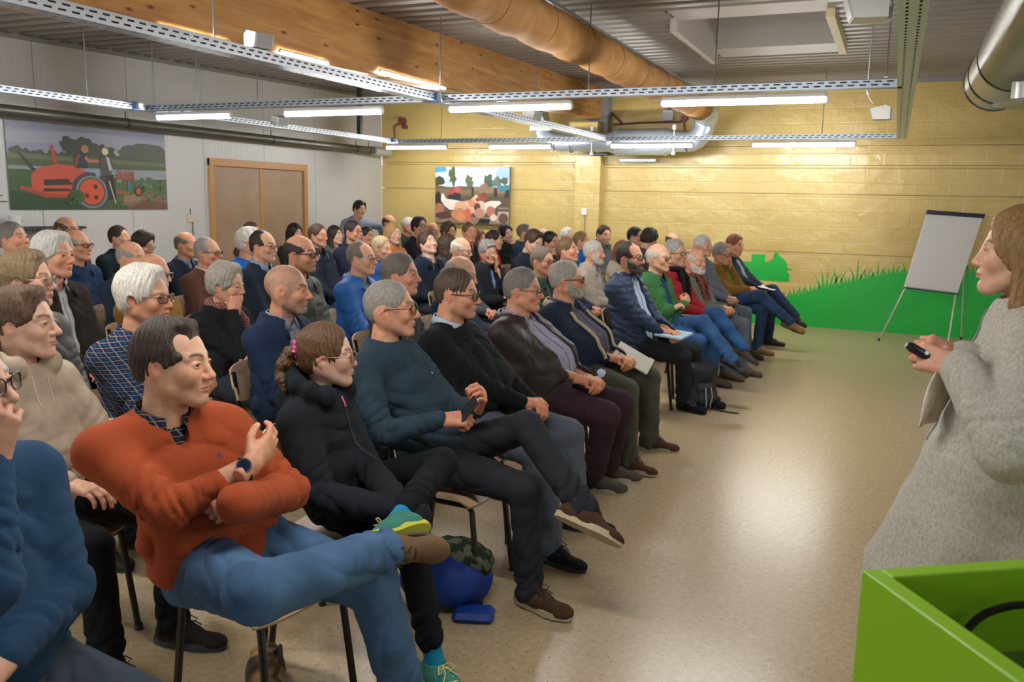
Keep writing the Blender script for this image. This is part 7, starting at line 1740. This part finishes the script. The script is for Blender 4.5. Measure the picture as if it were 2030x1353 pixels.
  {'id': 60, 'key': 'A12', 'head': (-6.1, 6.134, 1.205), 'hs': 1.04, 'look': (14, 4, 0), 'yaw': 3.6, 'lod': 2, 'label': 'person in a navy sweater with a blue collar left of the door', 'short': 'the person in navy left of the door', 'px': 370, 'top': ('knit', (0.0123, 0.0168, 0.0273)), 'cut': 'vneck', 'shirt': ('cloth', (0.1529, 0.2122, 0.3325)), 'hair': (0.147, 0.1195, 0.0908), 'hairstyle': 'horseshoe', 'tone': (0.61, 0.295, 0.175), 'row': 6},
  {'id': 61, 'key': 'B7', 'head': (-6.15, 8.573, 1.218), 'hs': 0.95, 'look': (-8, -4, 0), 'yaw': -3.6, 'lod': 2, 'label': 'long brown-haired person in a grey patterned top', 'short': 'the long-haired person in the grey top', 'px': 665, 'top': ('cloth', (0.1022, 0.107, 0.117)), 'cut': 'crew', 'hair': (0.0252, 0.0144, 0.0097), 'hairstyle': 'long', 'kind': 'woman', 'tone': (0.68, 0.42, 0.3), 'row': 6},
  {'id': 62, 'key': 'B9b', 'head': (-6.12, 9.201, 1.194), 'hs': 0.95, 'look': (-6, 4, 0), 'yaw': -2.7, 'lod': 2, 'label': 'person in a dark teal jacket sitting before the leaning person', 'short': 'the person in dark teal', 'px': 727, 'top': ('cloth', (0.013, 0.0252, 0.0343)), 'cut': 'jacket', 'open': 0.0, 'hair': (0.0252, 0.0144, 0.0097), 'hairstyle': 'short', 'tone': (0.61, 0.295, 0.175), 'row': 6},
  {'id': 63, 'key': 'B15', 'head': (-6.0, 10.329, 1.294), 'hs': 1.1, 'look': (-16, -4, 0), 'yaw': -7.2, 'lod': 2, 'label': 'black-haired person with glasses in a black jacket', 'short': 'the black-haired person in the black jacket', 'px': 832, 'top': ('cloth', (0.0123, 0.0116, 0.0176)), 'cut': 'jacket', 'open': 0.0, 'hair': (0.0086, 0.0065, 0.0048), 'hairstyle': 'full', 'glasses': ('thick', (0.015, 0.015, 0.018)), 'tone': (0.48, 0.255, 0.155), 'row': 6},
  {'id': 64, 'key': 'C1', 'head': (-6.15, 10.983, 1.221), 'hs': 1.0, 'look': (-25, 4, 0), 'yaw': -11.2, 'lod': 2, 'label': 'bald person with glasses in a black and white top', 'short': 'the bald person in the black and white top', 'px': 859, 'top': ('cloth', (0.0423, 0.0452, 0.0513)), 'cut': 'jacket', 'open': 0.6, 'shirt': ('cloth', (0.3916, 0.3916, 0.3916)), 'hair': (0.4851, 0.4621, 0.4072), 'hairstyle': 'none', 'glasses': ('thin', (0.015, 0.015, 0.018)), 'tone': (0.61, 0.295, 0.175), 'row': 6},
  {'id': 65, 'key': 'A2', 'head': (-6.98, 5.565, 1.323), 'hs': 1.08, 'look': (12, 4, 0), 'yaw': 3.6, 'lod': 2, 'label': 'balding person in a maroon jacket by the white wall', 'short': 'the person in the maroon jacket', 'px': 134, 'top': ('cloth', (0.1022, 0.0194, 0.0296)), 'cut': 'jacket', 'open': 0.0, 'hair': (0.0685, 0.0369, 0.0194), 'hairstyle': 'horseshoe', 'glasses': ('thick', (0.015, 0.015, 0.018)), 'tone': (0.48, 0.255, 0.155), 'row': 7, 'bulk': 1.15},
  {'id': 66, 'key': 'A7', 'head': (-6.95, 6.117, 1.242), 'hs': 0.95, 'look': (16, -4, 0), 'yaw': 3.6, 'lod': 2, 'label': 'person in a black and teal track jacket below the tractor picture', 'short': 'the person in the track jacket', 'px': 237, 'top': ('cloth', (0.0086, 0.0194, 0.0232)), 'cut': 'zip', 'hair': (0.0252, 0.0144, 0.0097), 'hairstyle': 'short', 'tone': (0.66, 0.36, 0.225), 'row': 7},
  {'id': 67, 'key': 'B1', 'head': (-6.95, 8.029, 1.248), 'hs': 0.954, 'look': (10, 4, 0), 'yaw': 3.6, 'lod': 2, 'label': 'brown-haired person hidden behind the royal blue sweater', 'short': 'the person hidden behind the royal blue sweater', 'px': 500, 'top': ('cloth', (0.0685, 0.0232, 0.0194)), 'cut': 'crew', 'hair': (0.0685, 0.0369, 0.0194), 'hairstyle': 'short', 'tone': (0.61, 0.295, 0.175), 'row': 7},
  {'id': 68, 'key': 'B4', 'head': (-6.98, 8.864, 1.209), 'hs': 1.0, 'look': (-12, 8, 0), 'yaw': -5.4, 'lod': 2, 'label': 'dark-haired person in front of the door frame', 'short': 'the dark-haired person before the door frame', 'px': 585, 'top': ('cloth', (0.0232, 0.0194, 0.0194)), 'cut': 'crew', 'hair': (0.0086, 0.0065, 0.0048), 'hairstyle': 'shoulder', 'kind': 'woman', 'tone': (0.66, 0.36, 0.225), 'row': 7},
  {'id': 69, 'key': 'B12', 'head': (-7.0, 11.141, 1.3), 'hs': 1.064, 'look': (0, 6, 0), 'yaw': 0.0, 'lod': 2, 'label': 'bald reddish-faced person by the yellow wall behind the blond one', 'short': 'the bald person behind the blond one', 'px': 772, 'top': ('cloth', (0.0685, 0.0423, 0.0343)), 'cut': 'crew', 'hair': (0.0685, 0.0369, 0.0194), 'hairstyle': 'horseshoe', 'tone': (0.61, 0.295, 0.175), 'row': 7},
  {'id': 70, 'key': 'B14', 'head': (-6.98, 11.686, 1.249), 'hs': 1.1, 'look': (10, 6, 0), 'yaw': 3.6, 'lod': 2, 'label': 'grey-haired person in a dark jacket left of the chicken picture', 'short': 'the grey-haired person left of the chicken picture', 'px': 811, 'top': ('cloth', (0.0168, 0.0296, 0.0252)), 'cut': 'jacket', 'open': 0.0, 'hair': (0.4851, 0.4621, 0.4072), 'hairstyle': 'short', 'tone': (0.61, 0.295, 0.175), 'row': 7},
  {'id': 71, 'key': 'B9', 'head': (-7.3, 10.793, 1.506), 'hs': 1.0, 'look': (-20, 12, -8), 'yaw': -25, 'lod': 2, 'label': 'standing person in a grey long-sleeved top, bending with one arm stretched out', 'short': 'the standing person at the back', 'px': 713, 'top': ('cloth', (0.2051, 0.2346, 0.305)), 'cut': 'crew', 'hair': (0.0086, 0.0065, 0.0048), 'hairstyle': 'full', 'tone': (0.54, 0.31, 0.195), 'row': 7, 'standing': 1, 'group': 'standing people'},
]
# ------------------------------------------------------------------ pose details of the nearest people
def A3(*v): return tuple(v)
EXTRA = {
 'F0': dict(hipl=-0.05, legset={'R': ((-1.20, 1.02, 0.088), (0.6, -0.2, 1), (1, -0.2, 0)), 'L': ((-1.22, 1.50, 0.088), (0.7, 0.15, 1), (1, 0.1, 0))}, legbulk=1.25),
 'F1': dict(hipl=0.08, armset={'R': ((-1.645, 1.86, 0.905), (-0.35, -0.9, -0.8), (-0.06, 0.92, 0.36), (0.98, 0.05, 0.05), 'relax'), 'L': ((-1.635, 1.86, 0.805), (0.25, 0.95, -0.6), (-0.45, -0.9, 0.0), (0.6, -0.3, 0.6), 'fist')}, legset={'R': ((-1.34, 2.06, 0.62), (0.35, -1.0, 0.15), (0.93, 0.36, -0.10)), 'L': ((-1.30, 2.16, 0.088), (1, 0.1, 0.6), (1, 0.1, 0))}, trcut=-0.03, legbulk=1.12),
 'F2': dict(hipl=0.02, legset={'L': ((-1.42, 2.30, 0.625), (0.6, 0.9, 0.45), (-0.45, -0.88, -0.1)), 'R': ((-1.33, 2.40, 0.088), (1, -0.1, 0.7), (0.85, -0.45, 0))}, trcut=0.085, armset={'R': ((-1.50, 2.38, 0.62), (-0.5, -0.6, -1), (0.6, 0.3, -0.8), (0.5, -0.5, 0.5), 'relax'), 'L': ((-1.52, 2.44, 0.64), (-0.5, 0.7, -1), (0.6, -0.3, -0.8), (0.5, 0.5, 0.5), 'relax')}),
 'F3': dict(hipl=0.10, legset={'L': ((-1.03, 3.04, 0.50), (0.3, 0.1, 1.0), (0.93, -0.02, -0.25)), 'R': ((-1.26, 3.08, 0.095), (1, -0.1, 0.7), (0.95, -0.25, 0))}, armset={'R': ((-1.61, 2.93, 0.80), (-0.5, -0.8, -1), (0.85, 0.5, 0.05), (0.1, -0.55, 0.8), 'grip'), 'L': ((-1.55, 3.14, 0.80), (-0.3, 0.8, -1), (0.45, -0.35, 0.75), (0.6, 0.75, 0.1), 'curl')}),
 'F4': dict(hipl=0.06, legset={'R': ((-1.36, 3.55, 0.088), (1, -0.1, 0.8), (1, -0.2, 0)), 'L': ((-1.38, 3.98, 0.088), (1, 0.1, 0.8), (1, 0.1, 0))}, legbulk=1.1),
 'F5': dict(hipl=0.06, legset={'R': ((-1.50, 4.62, 0.088), (1, -0.2, 0.9), (1, -0.1, 0)), 'L': ((-1.48, 4.84, 0.088), (1, 0.1, 0.9), (1, 0.1, 0))}, legbulk=1.1),
 'F6': dict(hipl=0.05, legset={'R': ((-1.42, 5.05, 0.088), (1, -0.2, 0.9), (1, -0.15, 0)), 'L': ((-1.42, 5.58, 0.088), (1, 0.2, 0.9), (1, 0.1, 0))}, legbulk=1.1),
 'F7': dict(hipl=0.05, legset={'R': ((-1.46, 6.80, 0.088), (1, -0.3, 0.9), (0.9, -0.4, 0)), 'L': ((-1.36, 7.02, 0.088), (1, 0.2, 0.9), (1, -0.15, 0))}),
}
U_ = np.array([0, 0, 1.0])
FIG = {}
for P in PEOPLE:
    P.update(EXTRA.get(P['key'], {}))
    if P['row'] > 1 and 'legs' not in P: P['legs'] = 'flat'; P['spread'] = 0.11
    if P.get('standing'):
        continue
    FIG[P['key']] = f = person(P)
    h = f['hip'] + f['Fw']*0.035
    if P['key'] == 'F1': h = h + np.array([0.03, 0.11, 0])
    chair(h[0], h[1], f['yaw'], 'beech plywood chair under ' + P['short'])

# ------------------------------------------------------------------ standing listener at the back
P = [q for q in PEOPLE if q.get('standing')][0]
hx, hy, hz = P['head']
P.update(stand=True, hipz=0.93, hipf=-0.16, hipl=-0.05, legs='stand', leg=(0.44, 0.43), slump=0.0, arms='down', legsc=('cloth', (0.02, 0.025, 0.035)),
         armset={'L': ((hx + 0.10, hy + 0.52, hz - 0.52), (0, 0.3, 1), (0.1, 0.5, -0.8), (0.9, 0, 0.3), 'relax'), 'R': ((hx + 0.05, hy - 0.36, hz - 0.62), (-0.8, -0.3, 0), (0.3, 0, -1), (0, -1, 0), 'relax')}, arm=(0.30, 0.27))
FIG['B9'] = person(P)

# ------------------------------------------------------------------ presenter at the right
COATC = lin('#b5b0a2')
PR = dict(id=91, key='presenter', head=(0.335, 2.80, 1.560), hs=1.04, look=(178, 3, 0), yaw=180, lod=0, kind='woman', tone=(0.66, 0.37, 0.25), hair=lin('#8d6c40'), brow=lin('#6b4c30'), hairstyle='long', lips=1.3,
          label='standing person in a long pale grey wool coat, holding a small black clicker', group='standing people', row=1, stand=True, hipz=0.93, hipf=0.02, legs='stand', leg=(0.44, 0.43), slump=0.01,
          top=('marl', COATC), cut='coat', open=0.0, lapel=False, topname='long_coat', long=0.50, bulk=1.02, sw=0.180, slv=1.35, folds=0.7,
          legsc=('cloth', lin('#8f7f72')), shoes=('dress', (0.05, 0.04, 0.04), (0.02, 0.02, 0.02), None), arm=(0.29, 0.25),
          armset={'R': ((0.215, 2.72, 1.255), (0.3, 0.6, -1), (-0.75, -0.35, 0.30), (0.3, -0.75, 0.5), 'curl'), 'L': ((0.205, 2.62, 1.245), (0.3, -0.6, -1), (-0.80, 0.25, 0.18), (0.1, -0.9, 0.3), 'curl')})
FIG['presenter'] = f = person(PR)
b0 = f['base']
# blush tunic under the coat: front panel edge and hem
mb = MB()
vs = []; fs = []
nz = 14; nx = 6
for i in range(nz + 1):
    z = 1.25 - (1.25 - 1.065)*i/nz
    for j in range(nx + 1):
        t = j/nx
        x = 0.150 - 0.045*(i/nz) - 0.008*math.sin(t*9 + i*0.3) + 0.06*t
        y = 2.62 + 0.12*t
        vs.append((x - b0[0], y - b0[1], z))
for i in range(nz):
    for j in range(nx):
        a = i*(nx+1) + j; fs.append((a, a+1, a+nx+2, a+nx+1))
mb.add(vs, fs); o = mb.build('tunic', fabric('cloth', lin('#e0c9ba')), f['root'], True)
sm = o.modifiers.new('t', 'SOLIDIFY'); sm.thickness = 0.004
def dev(name, label, cat, loc, rot, size, m_, bev=0.003, group=None):
    mb = MB(); mb.box(tuple(-s/2 for s in size), tuple(s/2 for s in size), bev=bev); o = mb.build(name, m_)
    o.location = loc; o.rotation_euler = rot; return tag(o, label, cat, group)
BLACKP = mat('black_plastic', (0.012, 0.012, 0.014), 0.3)
w = f['arms']['L'][2]; hd = f['arms']['L'][3]
r = thing('presentation_clicker', 'small black clicker in the hand of the standing person at the right', 'clicker', tuple(w + hd*0.115 + np.array([0, -0.02, 0.01])), (0.3, 0.5, 0.4))
mb = MB(); mb.tube([(-0.045, 0, 0), (-0.03, 0, 0), (0.03, 0, 0), (0.045, 0, 0)], [0.008, 0.014, 0.014, 0.009], 12); mb.build('clicker_body', BLACKP, r, True)
mb = MB(); mb.tube([(0.01, -0.010, 0.008), (0.01, -0.014, 0.012)], 0.006, 10); mb.build('button', GALV, r, True)

# ------------------------------------------------------------------ green lectern box, bottom right
LIME, _b = base_mat('lime_lacquer', lin('#86b71f'), 0.36, spec=0.4)
r = thing('lectern', 'lime-green box lectern with an open top recess, bottom right corner', 'lectern', (0.0, 1.30, 0), (0, 0, math.radians(-55)))
# local x = towards the viewer's right/near side, local y = far right side
WL, WW, ZT, th = 0.62, 0.56, 1.15, 0.03
def pan(name, lo, hi, m_=LIME, bev=0.002, par=None):
    mb = MB(); mb.box(lo, hi, bev=bev); return mb.build(name, m_, par or r)
pan('side_panel', (0, 0, 0), (WL, th, ZT)); pan('side_panel', (0, WW - th, 0), (WL, WW, ZT))
pan('end_panel', (0, th + 0.0005, 0), (th, WW - th - 0.0005, ZT - 0.0004)); pan('end_panel', (WL - th, th + 0.0005, 0), (WL, WW - th - 0.0005, ZT - 0.0004))
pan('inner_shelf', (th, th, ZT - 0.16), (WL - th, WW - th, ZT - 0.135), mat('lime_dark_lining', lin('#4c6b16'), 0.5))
tag(pan('wooden_tray', (0, 0, 0), (0.30, 0.30, 0.018), mat('dark_walnut', lin('#5a3d28'), 0.4), 0.003), 'brown wooden tray inside the green lectern recess', 'tray')
wt = bpy.data.objects['wooden_tray']; wt.parent = None
wt.location = (0.30, 1.17, ZT - 0.134); wt.rotation_euler = (0, 0, math.radians(-55))
mb = MB(); pts = [(0.13, 1.31, ZT - 0.10), (0.17, 1.35, ZT - 0.055), (0.24, 1.36, ZT - 0.03), (0.32, 1.32, ZT - 0.035), (0.36, 1.24, ZT - 0.07), (0.34, 1.14, ZT - 0.11)]
pp = []
for i in range(len(pts) - 1):
    for k in range(5):
        t = k/5; p0 = pts[max(i-1, 0)]; p1 = pts[i]; p2 = pts[i+1]; p3 = pts[min(i+2, len(pts)-1)]
        pp.append(tuple(0.5*((2*p1[q]) + (-p0[q]+p2[q])*t + (2*p0[q]-5*p1[q]+4*p2[q]-p3[q])*t*t + (-p0[q]+3*p1[q]-3*p2[q]+p3[q])*t**3) for q in range(3)))
mb.tube(pp, 0.006, 8); tag(mb.build('power_cable', BLACKP, None, True), 'black cable looping inside the green lectern recess', 'cable')

# ------------------------------------------------------------------ things held and things on the floor
f = FIG['F3']; w = f['arms']['R'][2] + f['arms']['R'][3]*0.10
dev('mobile_phone', 'black phone between the hands of the person in the teal sweater', 'phone', tuple(w + np.array([0.015, 0.0, 0.035])), (0.5, -0.9, 0.4), (0.12, 0.06, 0.010), BLACKP)
f = FIG['F7']; h = f['hip'] + f['Fw']*0.31 + f['Lf']*0.03
r = thing('notebook', 'pale blue notebook lying on the lap of the quilted-jacket person', 'notebook', (h[0], h[1], 0.652), (0.03, 0.08, f['yaw'] + 0.1))
BLU = mat('blue_cover', lin('#5aa9dc'), 0.4)
mb = MB(); mb.box((-0.11, -0.15, 0.0), (0.11, 0.15, 0.003)); mb.build('cover', BLU, r)
mb = MB(); mb.box((-0.107, -0.147, 0.003), (0.107, 0.147, 0.012)); mb.build('pages', mat('white_paper', (0.80, 0.80, 0.82), 0.6), r)
mb = MB(); mb.box((-0.11, -0.15, 0.012), (0.11, 0.15, 0.015)); mb.build('cover', mat('pale_blue_cover', lin('#a8cfe6'), 0.4), r)
f = FIG['F6']; h = f['hip'] + f['Fw']*0.33 + f['Lf']*0.12
r = thing('paper_bag', 'pale flat paper bag on the thigh of the navy and cream jacket person', 'bag', (h[0], h[1], 0.655), (math.radians(20), math.radians(28), f['yaw'] + 0.3))
mb = MB(); mb.box((-0.13, -0.10, 0.0), (0.13, 0.10, 0.012), bev=0.004); mb.build('bag_body', mat('pale_paper', lin('#b9b6aa'), 0.7, bump=(20, 0.4, 0.004)), r)
mb = MB(); mb.box((0.095, -0.10, 0.0125), (0.13, 0.10, 0.016)); mb.build('folded_edge', mat('pale_paper', lin('#b9b6aa'), 0.7), r)
f = FIG['F9']; h = f['hip'] + f['Fw']*0.25 - f['Lf']*0.12
dev('tablet', 'grey tablet on the lap of the red jacket person', 'tablet', (h[0], h[1] + 0.0, 0.652), (0, 0.05, f['yaw']), (0.24, 0.17, 0.010), mat('tablet_grey', lin('#8d8a88'), 0.35))
f = FIG['F13']; h = f['hip'] + f['Fw']*0.36 - f['Lf']*0.05
dev('paper_sheet', 'white folded sheet on the lap of the person in the dark blazer', 'paper', (h[0], h[1], 0.70), (0.1, 0.15, f['yaw']), (0.21, 0.15, 0.004), mat('white_paper', (0.80, 0.80, 0.82), 0.6), 0.001)
f = FIG['F5']; w = (f['arms']['R'][2] + f['arms']['L'][2])/2 + f['Fw']*0.10 + np.array([0, 0, 0.045])
mb = MB(); rr = random.Random(7); mb.lathe([(0.0, 0.028), (0.018, 0.022), (0.026, 0.005), (0.020, -0.016), (0, -0.02)], 9)
mb.v = [(x*(1 + rr.uniform(-.25, .25)), y*(1 + rr.uniform(-.25, .25)), z + rr.uniform(-.004, .004)) for x, y, z in mb.v]
tag(mb.build('tissue', mat('pale_blue_tissue', lin('#b5cbe0'), 0.8), None, False, tuple(w)), 'crumpled pale blue tissue in the hands of the leather jacket person', 'tissue')
# smart watch on the bare forearm of the orange sweater
f = FIG['F1']; S, e, w, hd, hn, _ = f['arms']['R']; ax = nrm(w - e)
ctr = w - ax*0.012; b0 = f['base']
nn = nrm(nrm(f['Fw']*0.6 + U_*0.5 - f['Lf']*0.6) - ax*(ax @ nrm(f['Fw']*0.6 + U_*0.5 - f['Lf']*0.6))); sd = np.cross(ax, nn)
mb = MB(); mb.tube([tuple(ctr + (nn*math.cos(a)*0.0285 + sd*math.sin(a)*0.033) - b0) for a in np.linspace(0, 2*math.pi, 22)[:-1]], 0.0075, 6, closed=True); st = mb.build('watch_strap', BLACKP, f['root'], True)
mb = MB(); mb.tube([tuple(ctr + nn*0.030 - b0), tuple(ctr + nn*0.041 - b0)], 0.022, 24); mb.build('watch_case', mat('watch_steel', (0.35, 0.36, 0.38), 0.25, 0.9), st, True)
mb = MB(); mb.tube([tuple(ctr + nn*0.0405 - b0), tuple(ctr + nn*0.0422 - b0)], 0.0175, 24); mb.build('watch_face', mat('watch_glass', (0.01, 0.02, 0.06), 0.08), st, True)
def patch(f, key, name, col, along, side, pts, th=0.0015):
    from mathutils.bvhtree import BVHTree
    bv = BVHTree.FromPolygons([tuple(v) for v in f['TOPV']], [tuple(int(i) for i in q) for q in f['TOPF']])
    c = f['sp'](along) + f['Ls']*side; out = []
    for (a, b_) in pts:
        d = Vector(tuple(f['Fs'])); h = bv.ray_cast(Vector(tuple(c + f['Ls']*a + U_*b_)) + d*0.6, -d, 0.9)
        if h[0] is None: return
        out.append(h[0] + d*th - Vector(tuple(f['base'])))
    mb = MB(); mb.add([tuple(p) for p in out], [tuple(range(len(out)))]); mb.build(name, mat('emblem', col, 0.8), f['root'])
patch(FIG['F1'], 'F1', 'chest_emblem', (0.10, 0.045, 0.05), 0.74, 0.085, [(-0.009, -0.004), (0.010, -0.005), (0.008, 0.001), (0.004, 0.002), (0.005, 0.008), (0.0, 0.010), (-0.006, 0.005)])
patch(FIG['F3'], 'F3', 'chest_emblem', (0.6, 0.6, 0.6), 0.74, 0.075, [(0.004, 0), (0, 0.006), (-0.005, 0.002), (0, -0.004)])
# pink details of the young person in black
f = FIG['F2']; PINK = mat('pink_elastic', lin('#e0569a'), 0.6); b0 = f['base']; hc = f['hc']; HR = f['HR']
mb = MB(); c0 = np.array([-0.106, 0, 0.028])
mb.tube([tuple(HR @ (c0 + np.array([0.004*math.sin(a*9), 0.024*math.cos(a), 0.026*math.sin(a)])) + hc - b0) for a in np.linspace(0, 2*math.pi, 37)[:-1]], [0.011 + 0.003*math.sin(i*2.4) for i in range(36)], 8, closed=True); mb.build('hair_band', PINK, f['root'], True)
seam_line('pink_zip', f['TOPV'], f['TOPF'], [f['sp'](t) + f['Ls']*0.005 for t in np.linspace(1.0, 0.90, 6)], f['Fs'], 0.004, PINK, f['root'], b0)
seam_line('front_zip', f['TOPV'], f['TOPF'], [f['sp'](t) for t in np.linspace(0.89, 0.15, 12)], f['Fs'], 0.0035, mat('zip', (0.03, 0.03, 0.035), 0.4), f['root'], b0)
g = Grid((-1, -1, -1), (1, 1, 1), 1.0)
# bags on the floor
def sdf_obj(name, grid, m_, parent=None, loc=(0, 0, 0), keep=True):
    V, Fq = grid.mesh(); return link(name, mesh_np(name, V, Fq, mats=[m_]), parent, loc)
r = thing('backpack', 'black backpack standing between the feet of the quilted-jacket person', 'backpack', (-1.38, 6.95, 0), (0, 0, math.radians(-35)))
g = Grid((-0.2, -0.22, -0.01), (0.22, 0.22, 0.50), 0.009)
g.cone((0, -0.07, 0.10), (0, 0.07, 0.10), 0.10, 0.10, 0.03); g.cone((0, -0.07, 0.30), (0, 0.07, 0.30), 0.095, 0.095, 0.05); g.cone((0, -0.08, 0.10), (0, -0.07, 0.33), 0.09, 0.08, 0.06); g.cone((0, 0.08, 0.10), (0, 0.07, 0.33), 0.09, 0.08, 0.06)
g.disp(lambda X, Y, Z: wob((X, Y, Z), 26, 2, 0.006), 0.04); sdf_obj('bag_body', g, fabric('nylon', (0.012, 0.013, 0.017)), r)
g = Grid((0.02, -0.15, 0.0), (0.2, 0.15, 0.30), 0.008); g.cone((0.085, -0.05, 0.10), (0.085, 0.05, 0.10), 0.055, 0.055, 0.02); g.cone((0.08, -0.05, 0.19), (0.08, 0.05, 0.19), 0.045, 0.045, 0.04); g.disp(lambda X, Y, Z: wob((X, Y, Z), 40, 3, 0.004), 0.04); sdf_obj('front_pocket', g, fabric('nylon', (0.02, 0.022, 0.035)), r)
mb = MB(); mb.tube([(0, -0.03, 0.39), (0, -0.02, 0.43), (0, 0.02, 0.43), (0, 0.03, 0.39)], 0.009, 8); mb.build('carry_loop', BLACKP, r, True)
for s in (1, -1):
    mb = MB(); mb.tube([(0.13, s*0.03, 0.20), (0.145, s*0.035, 0.12), (0.14, s*0.02, 0.05), (0.135, s*0.03, 0.03)], 0.0045, 6); mb.build('cord', mat('grey_cord', (0.5, 0.5, 0.5), 0.6), r, True)
mb = MB(); mb.box((0, -0.014, 0), (0.17, 0.014, 0.004)); mb.box((0.13, -0.010, 0.004), (0.21, 0.010, 0.008)); o = mb.build('strap', BLACKP, r); o.location = (0.13, 0.08, 0.002); o.rotation_euler = (0, 0, 0.45)
r = thing('sports_bag', 'royal blue and black bag on the floor under the chair of the teal sweater', 'bag', (-1.60, 2.98, 0), (0, 0, math.radians(20)))
g = Grid((-0.25, -0.22, -0.01), (0.25, 0.22, 0.30), 0.009); g.ell((0, 0, 0.11), (0.19, 0.15, 0.12), 0.02); g.cone((-0.10, 0, 0.08), (0.10, 0, 0.08), 0.085, 0.08, 0.04); g.clip_plane((0, 0, 0.002), (0, 0, -1)); g.disp(lambda X, Y, Z: wob((X, Y, Z), 22, 6, 0.012), 0.05); sdf_obj('bag_body', g, fabric('nylon', lin('#143a8c')), r)
g = Grid((-0.25, -0.25, -0.01), (0.27, 0.27, 0.34), 0.009); g.ell((0.03, 0.05, 0.15), (0.165, 0.135, 0.105), 0.02); g.disp(lambda X, Y, Z: wob((X, Y, Z), 60, 6, 0.008), 0.05); sdf_obj('mesh_pocket', g, fabric('camo', (0.10, 0.11, 0.07)), r)
mb = MB(); mb.box((0.05, -0.20, 0), (0.22, -0.08, 0.04), bev=0.018); mb.build('side_flap', fabric('nylon', lin('#143a8c')), r)
r = thing('hand_bag', 'brown and tan soft bag lying under the nearest chair', 'bag', (-1.80, 2.08, 0), (0, 0, math.radians(-50)))
g = Grid((-0.24, -0.13, -0.01), (0.24, 0.13, 0.20), 0.008); g.cone((-0.14, 0, 0.06), (0.13, 0, 0.05), 0.062, 0.055, 0.02, fold=(0.008, 5, 1, None)); g.ell((0.0, 0, 0.07), (0.16, 0.06, 0.06), 0.03); g.clip_plane((0, 0, 0.002), (0, 0, -1)); g.disp(lambda X, Y, Z: wob((X, Y, Z), 34, 3, 0.010), 0.05)
m, b = base_mat('brown_tan_cloth', lin('#8a6a3c'), 0.8); vary(m, b, lin('#3b2a1c'), lin('#b3905a'), 9, p=(0.42, 0.58)); sdf_obj('bag_body', g, m, r)
mb = MB(); mb.tube([(-0.10, 0.02, 0.10), (-0.05, 0.05, 0.16), (0.04, 0.05, 0.16), (0.09, 0.02, 0.10)], 0.008, 8); mb.build('handle', mat('brown_strap', lin('#4a2f1c'), 0.6), r, True)

chair(-1.90, 5.80, math.radians(-6), 'empty beech plywood chair in the front row beside the navy and cream jacket')
# drawstrings of the cream hooded sweater
f = FIG['A6']
for s_ in (-1, 1):
    seam_line('drawstring', f['TOPV'], f['TOPF'], [f['sp'](t) + f['Ls']*s_*0.03 for t in np.linspace(0.95, 0.72, 7)], f['Fs'], 0.003, mat('cream_cord', lin('#c9bda8'), 0.7), f['root'], f['base'])
